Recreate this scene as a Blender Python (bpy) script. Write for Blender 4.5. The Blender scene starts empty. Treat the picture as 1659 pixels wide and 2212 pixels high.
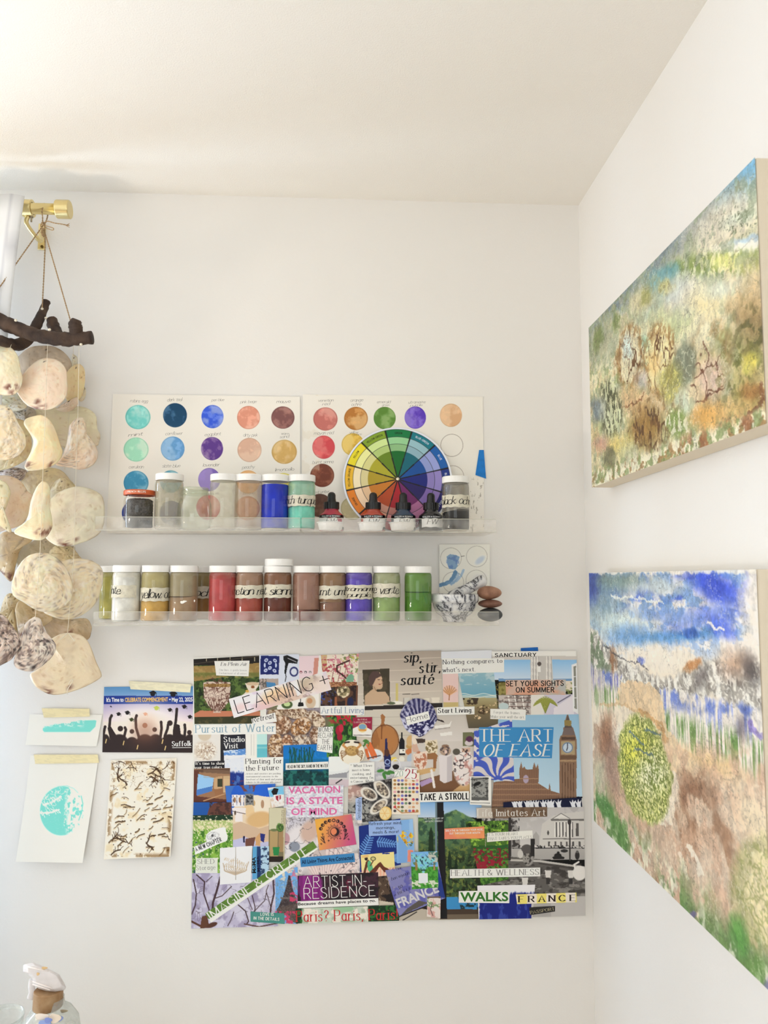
import bpy, math, random
import numpy as np
from mathutils import Matrix, Vector
sc = bpy.context.scene
PI = math.pi
# ------------------------------------------------------------------ camera
F_PX, CX, CY = 1650.0, 829.5, 1106.0
D, CAMZ = 1.45, 1.60
TH = math.atan(144.0/F_PX); PS = math.atan(85.0/F_PX); RO = 0.0025
_f = np.array([math.sin(PS)*math.cos(TH), math.cos(PS)*math.cos(TH), math.sin(TH)])
_r = np.array([math.cos(PS), -math.sin(PS), 0.0]); _u = np.cross(_r, _f)
RR = _r*math.cos(RO)+_u*math.sin(RO); UU = -_r*math.sin(RO)+_u*math.cos(RO)
cam_d = bpy.data.cameras.new('camera'); cam = bpy.data.objects.new('camera', cam_d)
sc.collection.objects.link(cam)
cam.matrix_world = Matrix(((RR[0],UU[0],-_f[0],0),(RR[1],UU[1],-_f[1],0),(RR[2],UU[2],-_f[2],CAMZ),(0,0,0,1)))
cam_d.sensor_fit = 'HORIZONTAL'; cam_d.sensor_width = 36; cam_d.lens = 36*F_PX/1659.0
cam_d.clip_start = 0.02
cam_d.dof.use_dof = True; cam_d.dof.focus_distance = 1.40; cam_d.dof.aperture_fstop = 14.0
sc.camera = cam
def ray(x, y):
    return _f + RR*((x-CX)/F_PX) - UU*((y-CY)/F_PX)
def P(x, y, d=0.0):                       # pixel -> point at distance d in front of the back wall
    v = ray(x, y); t = (D-d)/v[1]; return np.array([v[0]*t, D-d, CAMZ+v[2]*t])
def PX(x, y, X):                          # pixel -> point on a plane of constant X
    v = ray(x, y); t = X/v[0]; return np.array([X, v[1]*t, CAMZ+v[2]*t])
def proj(p):
    q = np.asarray(p, float) - np.array([0,0,CAMZ]); w = q@_f
    return CX+F_PX*(q@RR)/w, CY-F_PX*(q@UU)/w
XR = P(1264, 1150)[0]
ZC = P(640, 427)[2]
XL, YB = -2.1, -2.3
# ------------------------------------------------------------------ light
world = bpy.data.worlds.new('daylight'); sc.world = world; world.use_nodes = True
wb = world.node_tree.nodes['Background']; wb.inputs[0].default_value = (0.96,0.98,1.0,1); wb.inputs[1].default_value = 1.48
sc.view_settings.view_transform = 'Standard'; sc.view_settings.look = 'None'
sc.view_settings.exposure = -0.29; sc.view_settings.gamma = 1.0; sc.view_settings.use_curve_mapping = False
sc.cycles.transparent_max_bounces = 32; sc.cycles.max_bounces = 10; sc.cycles.diffuse_bounces = 6
sc.cycles.sample_clamp_indirect = 6
def area(name, loc, target, sx, sy, power, col, spread=180):
    l = bpy.data.lights.new(name, 'AREA'); l.shape = 'RECTANGLE'; l.size = sx; l.size_y = sy
    l.energy = power; l.color = col; l.spread = math.radians(spread)
    o = bpy.data.objects.new(name, l); sc.collection.objects.link(o); o.location = loc
    o.rotation_euler = (Vector(target)-Vector(loc)).to_track_quat('-Z','Y').to_euler(); return o
WZ0, WZ1, WY0, WY1 = 0.95, 2.08, 0.05, 1.12        # opening of the window in the left wall
back_light = area('back_window_daylight', (-1.3,D-.01,1.5), (-1.3,0,1.5), .85, 1.1, 60, (0.60,0.77,1.0))
area('added_uplight', (-1.45,.85,1.2), (-1.3,.85,2.3), .25, .25, 11.6, (1.0,0.87,0.76))     # warm uplight added to brighten the ceiling, at the bowl of the added uplighter
area('rear_window_fill', (-0.6,YB-0.05,1.45), (-0.6,0,1.45), 1.7, 1.1, 14.0, (0.90,0.95,1.0))  # frontal fill added behind the camera to brighten the back wall
area('left_window_sunlight', (XL-0.05,(WY0+WY1)/2,(WZ0+WZ1)/2), (1,(WY0+WY1)/2,(WZ0+WZ1)/2), WY1-WY0-.1, WZ1-WZ0-.1, 2.2, (1.0,0.80,0.52))
for nm,loc,tg,a_,b_ in (('left_window_portal',(XL-.02,(WY0+WY1)/2,(WZ0+WZ1)/2),(1,(WY0+WY1)/2,(WZ0+WZ1)/2),WY1-WY0,WZ1-WZ0),('rear_window_portal',(-.6,YB-.02,1.45),(-.6,0,1.45),1.8,1.2)):
    area(nm,loc,tg,a_,b_,1,(1,1,1)).data.cycles.is_portal = True
# ------------------------------------------------------------------ helpers
ORG = {}
def lin(c):
    c = np.asarray(c, float)/255.0
    return np.where(c<=0.04045, c/12.92, ((c+0.055)/1.055)**2.4)
K = 1.12
def alb(c, k):                              # paint colour -> albedo, never above a real white
    c = lin(np.clip(np.asarray(c,float).reshape(-1,3),0,255))*k; m = c.max(1,keepdims=True); return c*np.minimum(1,.92/np.maximum(m,1e-6))
def tag(o, label=None, cat=None, group=None, kind=None):
    if label: o['label'] = label
    if cat: o['category'] = cat
    if group: o['group'] = group
    if kind: o['kind'] = kind
    return o
def mk(name, v, f, mat, parent=None, col=None, smooth=False, org=None):
    v = np.asarray(v, float).reshape(-1,3)
    if parent is not None: o0 = ORG[parent.name]
    else: o0 = np.array(org if org is not None else v.mean(0))
    me = bpy.data.meshes.new(name); w = v-o0
    if isinstance(f, np.ndarray):
        n = f.shape[1]; me.vertices.add(len(w)); me.vertices.foreach_set('co', w.astype(np.float32).ravel())
        me.loops.add(f.size); me.loops.foreach_set('vertex_index', f.astype(np.int32).ravel())
        me.polygons.add(len(f)); me.polygons.foreach_set('loop_start', np.arange(0,f.size,n,dtype=np.int32))
        me.update(calc_edges=True); me.validate()
    else:
        me.from_pydata([tuple(p) for p in w], [], f); me.update()
    if col is not None:
        a = me.color_attributes.new('Col','FLOAT_COLOR','POINT')
        c = np.ones((len(w),4),np.float32); c[:,:3] = col; a.data.foreach_set('color', c.ravel())
    if smooth: me.polygons.foreach_set('use_smooth', [True]*len(me.polygons))
    if mat is not None: me.materials.append(mat)
    o = bpy.data.objects.new(name, me); sc.collection.objects.link(o)
    if parent is not None: o.parent = parent
    else: o.location = o0
    ORG[o.name] = o0; return o
def empty(name, loc, label, cat, group=None):
    o = bpy.data.objects.new(name, None); o.empty_display_size = 0.02; sc.collection.objects.link(o)
    o.location = loc; ORG[o.name] = np.array(loc, float); return tag(o, label, cat, group)
class G:                                   # geometry collector
    def __init__(s): s.v = []; s.f = []
    def add(s, v, f):
        n = len(s.v); s.v += [tuple(p) for p in v]; s.f += [tuple(i+n for i in q) for q in f]; return s
    def box(s, a, b):
        x0,y0,z0 = a; x1,y1,z1 = b
        return s.add([(x0,y0,z0),(x1,y0,z0),(x1,y1,z0),(x0,y1,z0),(x0,y0,z1),(x1,y0,z1),(x1,y1,z1),(x0,y1,z1)],
                     [(0,3,2,1),(4,5,6,7),(0,1,5,4),(1,2,6,5),(2,3,7,6),(3,0,4,7)])
    def lathe(s, prof, c=(0,0,0), n=32, axis='z', cap=True):
        vs = []
        for r, z in prof:
            for i in range(n):
                a = 2*PI*i/n; p = (r*math.cos(a), r*math.sin(a), z)
                if axis == 'x': p = (z, r*math.cos(a), r*math.sin(a))
                if axis == 'y': p = (r*math.sin(a), z, r*math.cos(a))
                vs.append((p[0]+c[0], p[1]+c[1], p[2]+c[2]))
        fs = [(k*n+i, k*n+(i+1)%n, (k+1)*n+(i+1)%n, (k+1)*n+i) for k in range(len(prof)-1) for i in range(n)]
        if cap: fs += [tuple(range(n))[::-1], tuple((len(prof)-1)*n+i for i in range(n))]
        return s.add(vs, fs)
    def tube(s, pts, rad, n=8, jit=0, rng=None, flat=1.0):
        pts = [np.array(p, float) for p in pts]; m = len(pts)
        if not hasattr(rad,'__len__'): rad = [rad]*m
        vs = []; up = None
        for i, p in enumerate(pts):
            t = pts[min(i+1,m-1)]-pts[max(i-1,0)]; t /= (np.linalg.norm(t)+1e-12)
            if up is None: up = np.array([0,0,1.]) if abs(t[2])<.9 else np.array([0,1.,0])
            a = np.cross(t, up); a /= np.linalg.norm(a); b = np.cross(a, t); up = b
            for k in range(n):
                q = 2*PI*k/n; j = 1+(rng.uniform(-jit,jit) if jit else 0)
                vs.append(p+(a*math.cos(q)*flat+b*math.sin(q))*rad[i]*j)
        fs = [(i*n+k, i*n+(k+1)%n, (i+1)*n+(k+1)%n, (i+1)*n+k) for i in range(m-1) for k in range(n)]
        fs += [tuple(range(n))[::-1], tuple((m-1)*n+k for k in range(n))]
        return s.add(vs, fs)
    def ellipsoid(s, c, r, n=24, m=14, fn=None):
        vs = []
        for j in range(m+1):
            t = PI*j/m
            for i in range(n):
                a = 2*PI*i/n; d = np.array([math.sin(t)*math.cos(a), math.sin(t)*math.sin(a), math.cos(t)])
                k = fn(d) if fn else 1.0
                vs.append((c[0]+d[0]*r[0]*k, c[1]+d[1]*r[1]*k, c[2]+d[2]*r[2]*k))
        return s.add(vs, [(j*n+i,(j+1)*n+i,(j+1)*n+(i+1)%n,j*n+(i+1)%n) for j in range(m) for i in range(n)])
    def mk(s, name, mat, parent=None, smooth=False, org=None): return mk(name, s.v, s.f, mat, parent, None, smooth, org)
def smooth_path(pts, sub=8):
    pts = [np.array(p, float) for p in pts]; out = []
    for i in range(len(pts)-1):
        p0 = pts[max(i-1,0)]; p1 = pts[i]; p2 = pts[i+1]; p3 = pts[min(i+2,len(pts)-1)]
        for k in range(sub):
            t = k/sub
            out.append(.5*((2*p1)+(p2-p0)*t+(2*p0-5*p1+4*p2-p3)*t*t+(3*p1-p0-3*p2+p3)*t**3))
    out.append(pts[-1]); return out
def bevel(o, w=0.001, seg=2):
    m = o.modifiers.new('bevel','BEVEL'); m.width = w; m.segments = seg; m.limit_method = 'ANGLE'; return o
# ------------------------------------------------------------------ materials
MATS = {}
def mat(name, col=(200,200,200), rough=.6, metal=0.0, bump=0, bscale=200, noise=0, nscale=30, col2=None, spec=.5, aniso=None, sub=0):
    if name in MATS: return MATS[name]
    m = bpy.data.materials.new(name); m.use_nodes = True; nt = m.node_tree; b = nt.nodes['Principled BSDF']
    b.inputs['Roughness'].default_value = rough; b.inputs['Metallic'].default_value = metal
    b.inputs['Specular IOR Level'].default_value = spec
    c = lin(col); b.inputs['Base Color'].default_value = (*c,1)
    tc = nt.nodes.new('ShaderNodeTexCoord')
    if col2 is not None:
        n = nt.nodes.new('ShaderNodeTexNoise'); n.inputs['Scale'].default_value = nscale; n.inputs['Detail'].default_value = 5
        nt.links.new(tc.outputs['Object'], n.inputs['Vector'])
        r = nt.nodes.new('ShaderNodeValToRGB'); r.color_ramp.elements[0].position = .35; r.color_ramp.elements[1].position = .65
        r.color_ramp.elements[0].color = (*c,1); r.color_ramp.elements[1].color = (*lin(col2),1)
        nt.links.new(n.outputs['Fac'], r.inputs['Fac']); nt.links.new(r.outputs['Color'], b.inputs['Base Color'])
    if bump:
        n = nt.nodes.new('ShaderNodeTexNoise'); n.inputs['Scale'].default_value = bscale; n.inputs['Detail'].default_value = 4
        nt.links.new(tc.outputs['Object'], n.inputs['Vector'])
        bp = nt.nodes.new('ShaderNodeBump'); bp.inputs['Strength'].default_value = bump; bp.inputs['Distance'].default_value = .002
        nt.links.new(n.outputs['Fac'], bp.inputs['Height']); nt.links.new(bp.outputs['Normal'], b.inputs['Normal'])
    MATS[name] = m; return m
def vmat(name, rough=.5, bump=0, bscale=300, spec=.4, trans=0.0):
    if name in MATS: return MATS[name]
    m = bpy.data.materials.new(name); m.use_nodes = True; nt = m.node_tree; b = nt.nodes['Principled BSDF']
    a = nt.nodes.new('ShaderNodeVertexColor'); a.layer_name = 'Col'
    nt.links.new(a.outputs['Color'], b.inputs['Base Color']); b.inputs['Roughness'].default_value = rough
    b.inputs['Specular IOR Level'].default_value = spec
    if bump:
        tc = nt.nodes.new('ShaderNodeTexCoord'); n = nt.nodes.new('ShaderNodeTexNoise'); n.inputs['Scale'].default_value = bscale
        n.inputs['Detail'].default_value = 4
        nt.links.new(tc.outputs['Object'], n.inputs['Vector'])
        bp = nt.nodes.new('ShaderNodeBump'); bp.inputs['Strength'].default_value = bump; bp.inputs['Distance'].default_value = .002
        nt.links.new(n.outputs['Fac'], bp.inputs['Height']); nt.links.new(bp.outputs['Normal'], b.inputs['Normal'])
    if trans:
        t = nt.nodes.new('ShaderNodeBsdfTranslucent'); nt.links.new(a.outputs['Color'], t.inputs['Color'])
        mx = nt.nodes.new('ShaderNodeMixShader'); mx.inputs[0].default_value = trans
        out = nt.nodes['Material Output']
        nt.links.new(b.outputs[0], mx.inputs[1]); nt.links.new(t.outputs[0], mx.inputs[2]); nt.links.new(mx.outputs[0], out.inputs['Surface'])
    MATS[name] = m; return m
def clear(name, tint=(250,252,250), gloss=.12, rough=.04, haze=0.0, hazecol=(255,255,255), edge=.5):
    """thin clear plastic or glass: see-through, mirror-like at grazing angles"""
    if name in MATS: return MATS[name]
    m = bpy.data.materials.new(name); m.use_nodes = True; nt = m.node_tree; nt.nodes.remove(nt.nodes['Principled BSDF'])
    out = nt.nodes['Material Output']; t = nt.nodes.new('ShaderNodeBsdfTransparent'); g = nt.nodes.new('ShaderNodeBsdfGlossy')
    t.inputs[0].default_value = (*lin(tint),1); g.inputs['Roughness'].default_value = rough
    lw = nt.nodes.new('ShaderNodeLayerWeight'); lw.inputs['Blend'].default_value = .35
    mr = nt.nodes.new('ShaderNodeMapRange'); mr.inputs['To Min'].default_value = gloss*.35; mr.inputs['To Max'].default_value = edge
    nt.links.new(lw.outputs['Facing'], mr.inputs['Value'])
    mx = nt.nodes.new('ShaderNodeMixShader'); nt.links.new(mr.outputs[0], mx.inputs[0])
    nt.links.new(t.outputs[0], mx.inputs[1]); nt.links.new(g.outputs[0], mx.inputs[2]); last = mx
    if haze:
        df = nt.nodes.new('ShaderNodeBsdfDiffuse'); df.inputs[0].default_value = (*lin(hazecol),1)
        m2 = nt.nodes.new('ShaderNodeMixShader')
        n = nt.nodes.new('ShaderNodeTexNoise'); n.inputs['Scale'].default_value = 45; n.inputs['Detail'].default_value = 4
        tc = nt.nodes.new('ShaderNodeTexCoord'); nt.links.new(tc.outputs['Object'], n.inputs['Vector'])
        r2 = nt.nodes.new('ShaderNodeMapRange'); r2.inputs['From Min'].default_value = .3; r2.inputs['From Max'].default_value = .7
        r2.inputs['To Min'].default_value = max(0,haze-.12); r2.inputs['To Max'].default_value = min(1,haze+.12)
        nt.links.new(n.outputs['Fac'], r2.inputs['Value']); nt.links.new(r2.outputs[0], m2.inputs[0])
        nt.links.new(mx.outputs[0], m2.inputs[1]); nt.links.new(df.outputs[0], m2.inputs[2]); last = m2
    nt.links.new(last.outputs[0], out.inputs['Surface']); MATS[name] = m; return m
PAPER = vmat('printed_paper', .55, spec=.25)
def pmat(c, rough=.55): return mat('ink_%02x%02x%02x'%tuple(int(k) for k in c), [k for k in c], rough, spec=.2)
# ------------------------------------------------------------------ noise and raster painting
def vnoise(x, y, seed=0):
    xi = np.floor(x).astype(np.int64); yi = np.floor(y).astype(np.int64); fx = x-xi; fy = y-yi
    fx = fx*fx*(3-2*fx); fy = fy*fy*(3-2*fy)
    def h(a,b):
        n = (a*374761393+b*668265263+seed*982451653) & 0xffffffff
        n = ((n^(n>>13))*1274126177) & 0xffffffff; return ((n^(n>>16))&0xffff)/65535.0
    return (h(xi,yi)*(1-fx)+h(xi+1,yi)*fx)*(1-fy)+(h(xi,yi+1)*(1-fx)+h(xi+1,yi+1)*fx)*fy
def fbm(x, y, seed=0, o=4):
    t = 0; a = .5; s = 0
    for k in range(o): t = t+a*vnoise(x*2**k+17*k, y*2**k-9*k, seed+k); s += a; a *= .55
    return t/s
def sstep(a,b,x): t = np.clip((x-a)/(b-a),0,1); return t*t*(3-2*t)
class R:
    """colours for the vertices of one sheet, painted in the photograph's coordinates of that sheet"""
    def __init__(s, X, Y): s.X = X; s.Y = Y; s.C = np.zeros(X.shape+(3,)); s.U = X; s.V = Y
    def fill(s, c): s.C[:] = c; return s
    def put(s, m, c, a=1.0):
        m = (np.asarray(m,float)*a)[...,None]; s.C = s.C*(1-m)+np.asarray(c,float)*m; return s
    def n(s, sx, sy=None, seed=0, o=4): return fbm(s.U/sx, s.V/(sy or sx), seed, o)
    def vg(s, y0, c0, y1, c1):
        t = np.clip((s.Y-y0)/(y1-y0),0,1)[...,None]; m = ((s.Y>=y0-1)&(s.Y<=y1+1))
        s.C = np.where(m[...,None], np.asarray(c0)*(1-t)+np.asarray(c1)*t, s.C); return s
    def rect(s, x0,y0,x1,y1,c,a=1): return s.put((s.X>=x0)&(s.X<=x1)&(s.Y>=y0)&(s.Y<=y1), c, a)
    def poly(s, pts, c, a=1):
        m = np.zeros(s.X.shape,bool); n = len(pts)
        for i in range(n):
            x0,y0 = pts[i]; x1,y1 = pts[(i+1)%n]
            if y0 == y1: continue
            k = ((y0>s.Y)!=(y1>s.Y)) & (s.X < (x1-x0)*(s.Y-y0)/(y1-y0)+x0); m ^= k
        return s.put(m, c, a)
    def em(s, cx,cy,rx,ry,rot=0,soft=.1):
        a = math.radians(rot); dx = s.X-cx; dy = s.Y-cy
        u = (dx*math.cos(a)+dy*math.sin(a))/rx; v = (-dx*math.sin(a)+dy*math.cos(a))/ry
        return 1-sstep(1-soft,1+soft,np.sqrt(u*u+v*v))
    def ell(s, cx,cy,rx,ry,c,rot=0,soft=.1,a=1): return s.put(s.em(cx,cy,rx,ry,rot,soft), c, a)
    def ring(s, cx,cy,rx,ry,w,c,a=1):
        d = np.abs(np.sqrt(((s.X-cx)/rx)**2+((s.Y-cy)/ry)**2)-1)*min(rx,ry); return s.put(1-sstep(w*.5,w*.5+.8,d), c, a)
    def line(s, pts, w, c, a=1, rag=0):
        d = np.full(s.X.shape,1e9)
        for (x0,y0),(x1,y1) in zip(pts[:-1],pts[1:]):
            L = (x1-x0)**2+(y1-y0)**2+1e-9; t = np.clip(((s.X-x0)*(x1-x0)+(s.Y-y0)*(y1-y0))/L,0,1)
            d = np.minimum(d, np.hypot(s.X-x0-t*(x1-x0), s.Y-y0-t*(y1-y0)))
        if rag: d = d+(s.n(3,seed=5)-.5)*rag
        return s.put(1-sstep(w*.5-.3,w*.5+.6,d), c, a)
    def mot(s, c, scale, lo=.5, hi=.6, seed=0, a=1, mask=None, sy=None):
        m = sstep(lo,hi,s.n(scale,sy,seed)); m = m if mask is None else m*mask; return s.put(m, c, a)
    def vein(s, c, scale, w=.03, seed=0, a=1, mask=None, sy=None):
        m = 1-sstep(w*.4,w,np.abs(s.n(scale,sy,seed,3)-.5)); m = m if mask is None else m*mask; return s.put(m, c, a)
    def dots(s, n, box, r, cols, seed=0, a=1, asp=1.0):
        g = random.Random(seed)
        for i in range(n):
            q = r*g.uniform(.6,1.3); s.ell(g.uniform(box[0],box[2]), g.uniform(box[1],box[3]), q, q*asp, cols[g.randrange(len(cols))], g.uniform(-30,30), .3, a)
        return s
def sheet(name, q, d, paint, parent=None, step=1.2, plane=None, material=None, k=K, curl=None, org=None):
    """a piece of paper whose corners TL TR BR BL are given where it sits on its plane"""
    pl = plane or (lambda x,y: P(x,y,d))
    c3 = [np.array(pl(*p)) for p in q]
    flat = not callable(paint)
    w = max(math.dist(q[0],q[1]), math.dist(q[3],q[2])); h = max(math.dist(q[0],q[3]), math.dist(q[1],q[2]))
    nu = 2 if flat else max(4,int(w/step)); nv = 2 if flat else max(4,int(h/step))
    if curl: nu = max(nu,6); nv = max(nv,14)
    u,v = np.meshgrid(np.linspace(0,1,nu), np.linspace(0,1,nv)); U = u[...,None]; V = v[...,None]
    W = (c3[0]*(1-U)+c3[1]*U)*(1-V)+(c3[3]*(1-U)+c3[2]*U)*V
    if curl: W = W+curl(U,V)
    px,py = proj(c3[0]*(1-U)*(1-V)+c3[1]*U*(1-V)+c3[3]*(1-U)*V+c3[2]*U*V); r = R(px,py)
    if flat: r.fill(paint)
    else: paint(r)
    i = np.arange(nu*nv).reshape(nv,nu)
    f = np.stack([i[:-1,:-1],i[1:,:-1],i[1:,1:],i[:-1,1:]],-1).reshape(-1,4)
    return mk(name, W.reshape(-1,3), f, material or PAPER, parent, alb(r.C,k), org=org)
# ------------------------------------------------------------------ lettering
GL = {
'A':(72,"0 0 36 100 72 0;13 35 59 35"),'B':(56,"0 0 0 100;~0 100 30 100 46 92 48 76 42 58 28 53 0 53;~28 53 46 48 56 34 54 12 38 0 0 0"),
'C':(68,"~66 80 50 97 34 100 12 86 0 50 12 14 34 0 52 3 68 20"),'D':(66,"0 0 0 100;~0 100 26 100 54 86 66 50 54 14 26 0 0 0"),
'E':(52,"0 0 0 100;0 100 50 100;0 52 40 52;0 0 52 0"),'F':(48,"0 0 0 100;0 100 48 100;0 52 38 52"),
'G':(70,"~66 82 50 98 34 100 12 86 0 50 12 14 34 0 54 2 68 14;68 14 68 46;48 46 70 46"),'H':(62,"0 0 0 100;62 0 62 100;0 52 62 52"),
'I':(4,"2 0 2 100"),'J':(32,"~30 100 30 40 28 12 14 0 0 10"),'K':(60,"0 0 0 100;56 100 0 40;18 58 60 0"),'L':(46,"0 100 0 0;0 0 46 0"),
'M':(84,"2 0 4 100;4 100 42 6;42 6 80 100;80 100 82 0"),'N':(64,"2 0 2 100;2 100 62 0;62 0 62 100"),
'O':(72,"~36 100 14 90 0 50 14 10 36 0 58 10 72 50 58 90 36 100"),'P':(52,"0 0 0 100;~0 100 32 100 50 90 50 60 32 48 0 48"),
'Q':(72,"~36 100 14 90 0 50 14 10 36 0 58 10 72 50 58 90 36 100;44 24 72 -8"),'R':(58,"0 0 0 100;~0 100 32 100 50 90 50 60 32 50 0 50;26 50 58 0"),
'S':(50,"~46 82 36 97 22 100 6 92 3 74 14 58 36 46 50 28 44 8 26 0 10 4 0 20"),'T':(60,"30 0 30 100;0 100 60 100"),
'U':(62,"~0 100 0 66 0 34 10 8 31 0 52 8 62 34 62 66 62 100"),'V':(68,"0 100 34 0;34 0 68 100"),'W':(100,"0 100 26 0;26 0 50 96;50 96 74 0;74 0 100 100"),
'X':(62,"0 100 62 0;0 0 62 100"),'Y':(62,"0 100 31 48;31 48 62 100;31 48 31 0"),'Z':(56,"2 100 54 100;54 100 0 0;0 0 56 0"),
'a':(42,"~38 50 26 62 10 58 0 31 10 4 24 0 40 16;40 62 40 0"),'b':(44,"0 100 0 0;~0 46 14 61 34 58 44 31 34 4 14 0 0 14"),
'c':(42,"~40 50 24 62 8 54 0 31 8 6 24 0 42 12"),'d':(44,"44 100 44 0;~44 46 30 61 10 58 0 31 10 4 30 0 44 14"),
'e':(42,"2 34 41 34;~41 34 38 54 22 62 6 54 0 31 8 6 24 0 42 12"),'f':(28,"~34 92 24 100 14 90 13 62 13 30 13 0;0 62 28 62"),
'g':(42,"~38 50 26 62 10 58 0 31 10 6 26 2 40 18;~40 62 40 0 36 -22 18 -30 2 -20"),'h':(38,"0 100 0 0;~0 44 16 61 32 58 38 40 38 20 38 0"),
'i':(4,"2 62 2 0;1 84 4 88"),'j':(12,"~10 62 10 20 8 -14 -2 -28;10 84 13 88"),'k':(38,"0 100 0 0;34 62 0 24;12 36 38 0"),'l':(4,"2 100 2 0"),
'm':(66,"0 62 0 0;~0 44 14 61 26 58 32 42 32 20 32 0;~32 44 46 61 58 58 65 42 65 20 65 0"),'n':(38,"0 62 0 0;~0 44 16 61 32 58 38 40 38 20 38 0"),
'o':(44,"~22 62 6 52 0 31 6 10 22 0 38 10 44 31 38 52 22 62"),'p':(44,"0 62 0 -32;~0 46 14 61 34 58 44 31 34 4 14 0 0 14"),
'q':(44,"44 62 44 -32;~44 46 30 61 10 58 0 31 10 4 30 0 44 14"),'r':(28,"0 62 0 0;~0 40 12 58 28 60"),
's':(34,"~32 52 20 62 6 56 4 42 18 34 33 22 28 4 14 0 0 8"),'t':(32,"~14 84 14 50 14 14 22 0 34 4;0 62 30 62"),
'u':(40,"~0 62 0 30 4 6 18 0 38 16;38 62 38 0"),'v':(42,"0 62 21 0;21 0 42 62"),'w':(62,"0 62 16 0;16 0 31 58;31 58 46 0;46 0 62 62"),
'x':(38,"0 62 38 0;0 0 38 62"),'y':(42,"0 62 21 2;~42 62 24 8 12 -22 -4 -30"),'z':(36,"0 62 34 62;34 62 0 0;0 0 36 0"),
'0':(52,"~26 100 8 88 0 50 8 12 26 0 44 12 52 50 44 88 26 100"),'1':(20,"0 82 18 100;18 100 18 0"),
'2':(50,"~2 76 12 96 28 100 45 88 46 70 30 40 0 0;0 0 50 0"),'5':(50,"46 100 8 100;8 100 5 56;~5 56 24 64 44 54 50 32 42 8 22 0 0 10"),
'3':(50,"~4 86 24 100 44 86 40 60 22 54 46 44 50 22 28 0 0 12"),'7':(46,"0 100 46 100;46 100 16 0"),
'.':(6,"1 0 4 4"),',':(6,"4 6 0 -14"),'!':(6,"3 100 3 28;2 0 4 4"),'?':(40,"~2 80 18 100 38 88 36 66 18 50 18 28;17 0 20 4"),
"'":(6,"4 100 2 78"),'-':(26,"0 36 26 36"),'+':(56,"28 14 28 74;-2 44 58 44"),':':(6,"2 0 4 4;2 40 4 44"),
'&':(70,"~70 0 40 34 14 72 14 92 30 100 42 88 38 70 10 46 0 24 14 2 36 0 56 16 66 44"),'"':(20,"~8 98 0 86 4 76 8 84;~20 98 12 86 16 76 20 84"),
'\u2022':(24,"6 44 16 44;8 48 14 48;8 40 14 40"),'\u00e9':(42,"2 34 41 34;~41 34 38 54 22 62 6 54 0 31 8 6 24 0 42 12;16 74 28 94"),
'\u2014':(70,"0 36 70 36"),
}
FONTS = {   # nib half width, half height, slant, serifs, letter space, x scale
'light':(.032,.030,0,0,.17,1),'sans':(.06,.055,0,0,.20,.9),'sansb':(.088,.08,0,0,.26,.92),'serif':(.062,.020,0,1,.22,1),'serifl':(.045,.016,0,1,.22,1),
'serifb':(.092,.028,0,1,.26,1.0),'serifi':(.062,.020,.20,1,.20,.92),'serifbi':(.075,.022,.15,1,.20,.92),'script':(.040,.024,.20,0,.04,.95),'pencil':(.026,.024,.22,0,.05,1.1),
'cond':(.085,.075,0,0,.2,.58),'hand':(.035,.035,.05,0,.13,.62),'wide':(.07,.06,0,0,.26,1.25),'mono':(.035,.03,0,0,.3,.9),'outl':(.05,.02,0,1,.2,1),
}
def strip(pts, a, b):
    pts = [np.array(p) for p in pts]; kx = b/a; q = [np.array([p[0]*kx,p[1]]) for p in pts]; m = len(q); L = []; Rr = []
    for i in range(m):
        d0 = q[i]-q[i-1] if i else q[1]-q[0]; d1 = q[i+1]-q[i] if i<m-1 else d0
        d0 = d0/(np.linalg.norm(d0)+1e-9); d1 = d1/(np.linalg.norm(d1)+1e-9); t = d0+d1; t = t/(np.linalg.norm(t)+1e-9)
        nrm = np.array([-t[1],t[0]]); c = max(.5, float(nrm@np.array([-d0[1],d0[0]]))); e = nrm*b/c
        x = q[i]
        if i == 0: x = x-d1*b*.5
        if i == m-1: x = x+d0*b*.5
        L.append((x+e)/np.array([kx,1])); Rr.append((x-e)/np.array([kx,1]))
    return L, Rr
def letters(txt, font):
    """list of quad strips in a space where the line is 1 wide and capitals are 1 high"""
    a,b,sl,ser,sp,xs = FONTS[font]; cur = 0; out = []; rng = random.Random(txt)
    for ch in txt:
        if ch == ' ': cur += .34*xs+sp*.3; continue
        w,g = GL.get(ch, GL['-']); w = w/100*xs; jy = rng.uniform(-.05,.05) if font in('script','pencil') else 0
        for s in g.split(';'):
            sm = s[0] == '~'; n = [float(k)/100 for k in s.lstrip('~').split()]
            pts = [(cur+n[i]*xs, n[i+1]+jy) for i in range(0,len(n),2)]
            pp = smooth_path(pts, 4) if sm else pts
            L,Rr = strip([(p[0]+sl*p[1],p[1]) for p in pp], a, b); out.append((L,Rr))
            if ser:
                for e,o in ((0,1),(-1,-2)):
                    p = pp[e]; t = pp[o]; dx = abs(p[0]-t[0]); dy = abs(p[1]-t[1])
                    if dy > 2.0*dx and min(abs(p[1]-k) for k in (0,1,.62,-.32))<.01 and dy>.02 and ch not in '!.,?&' and not (sm and ch in 'CGS25'):
                        k = .105*xs+a*.4; out.append(strip([(p[0]-k+sl*p[1],p[1]),(p[0]+k+sl*p[1],p[1])], b, b))
        if font == 'script' and ch.islower():
            out.append(strip([(p[0]+sl*p[1],p[1]+jy) for p in smooth_path([(cur+w-.03,.08),(cur+w+.03,.02),(cur+w+.1,.22)],3)], a*.5, b*.8))
        cur += w+sp*(1 if font not in('script','pencil') else 1)+.02
    W = cur-sp; return [([(p[0]/W,p[1]) for p in L],[(p[0]/W,p[1]) for p in Rr]) for L,Rr in out], W
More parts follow.
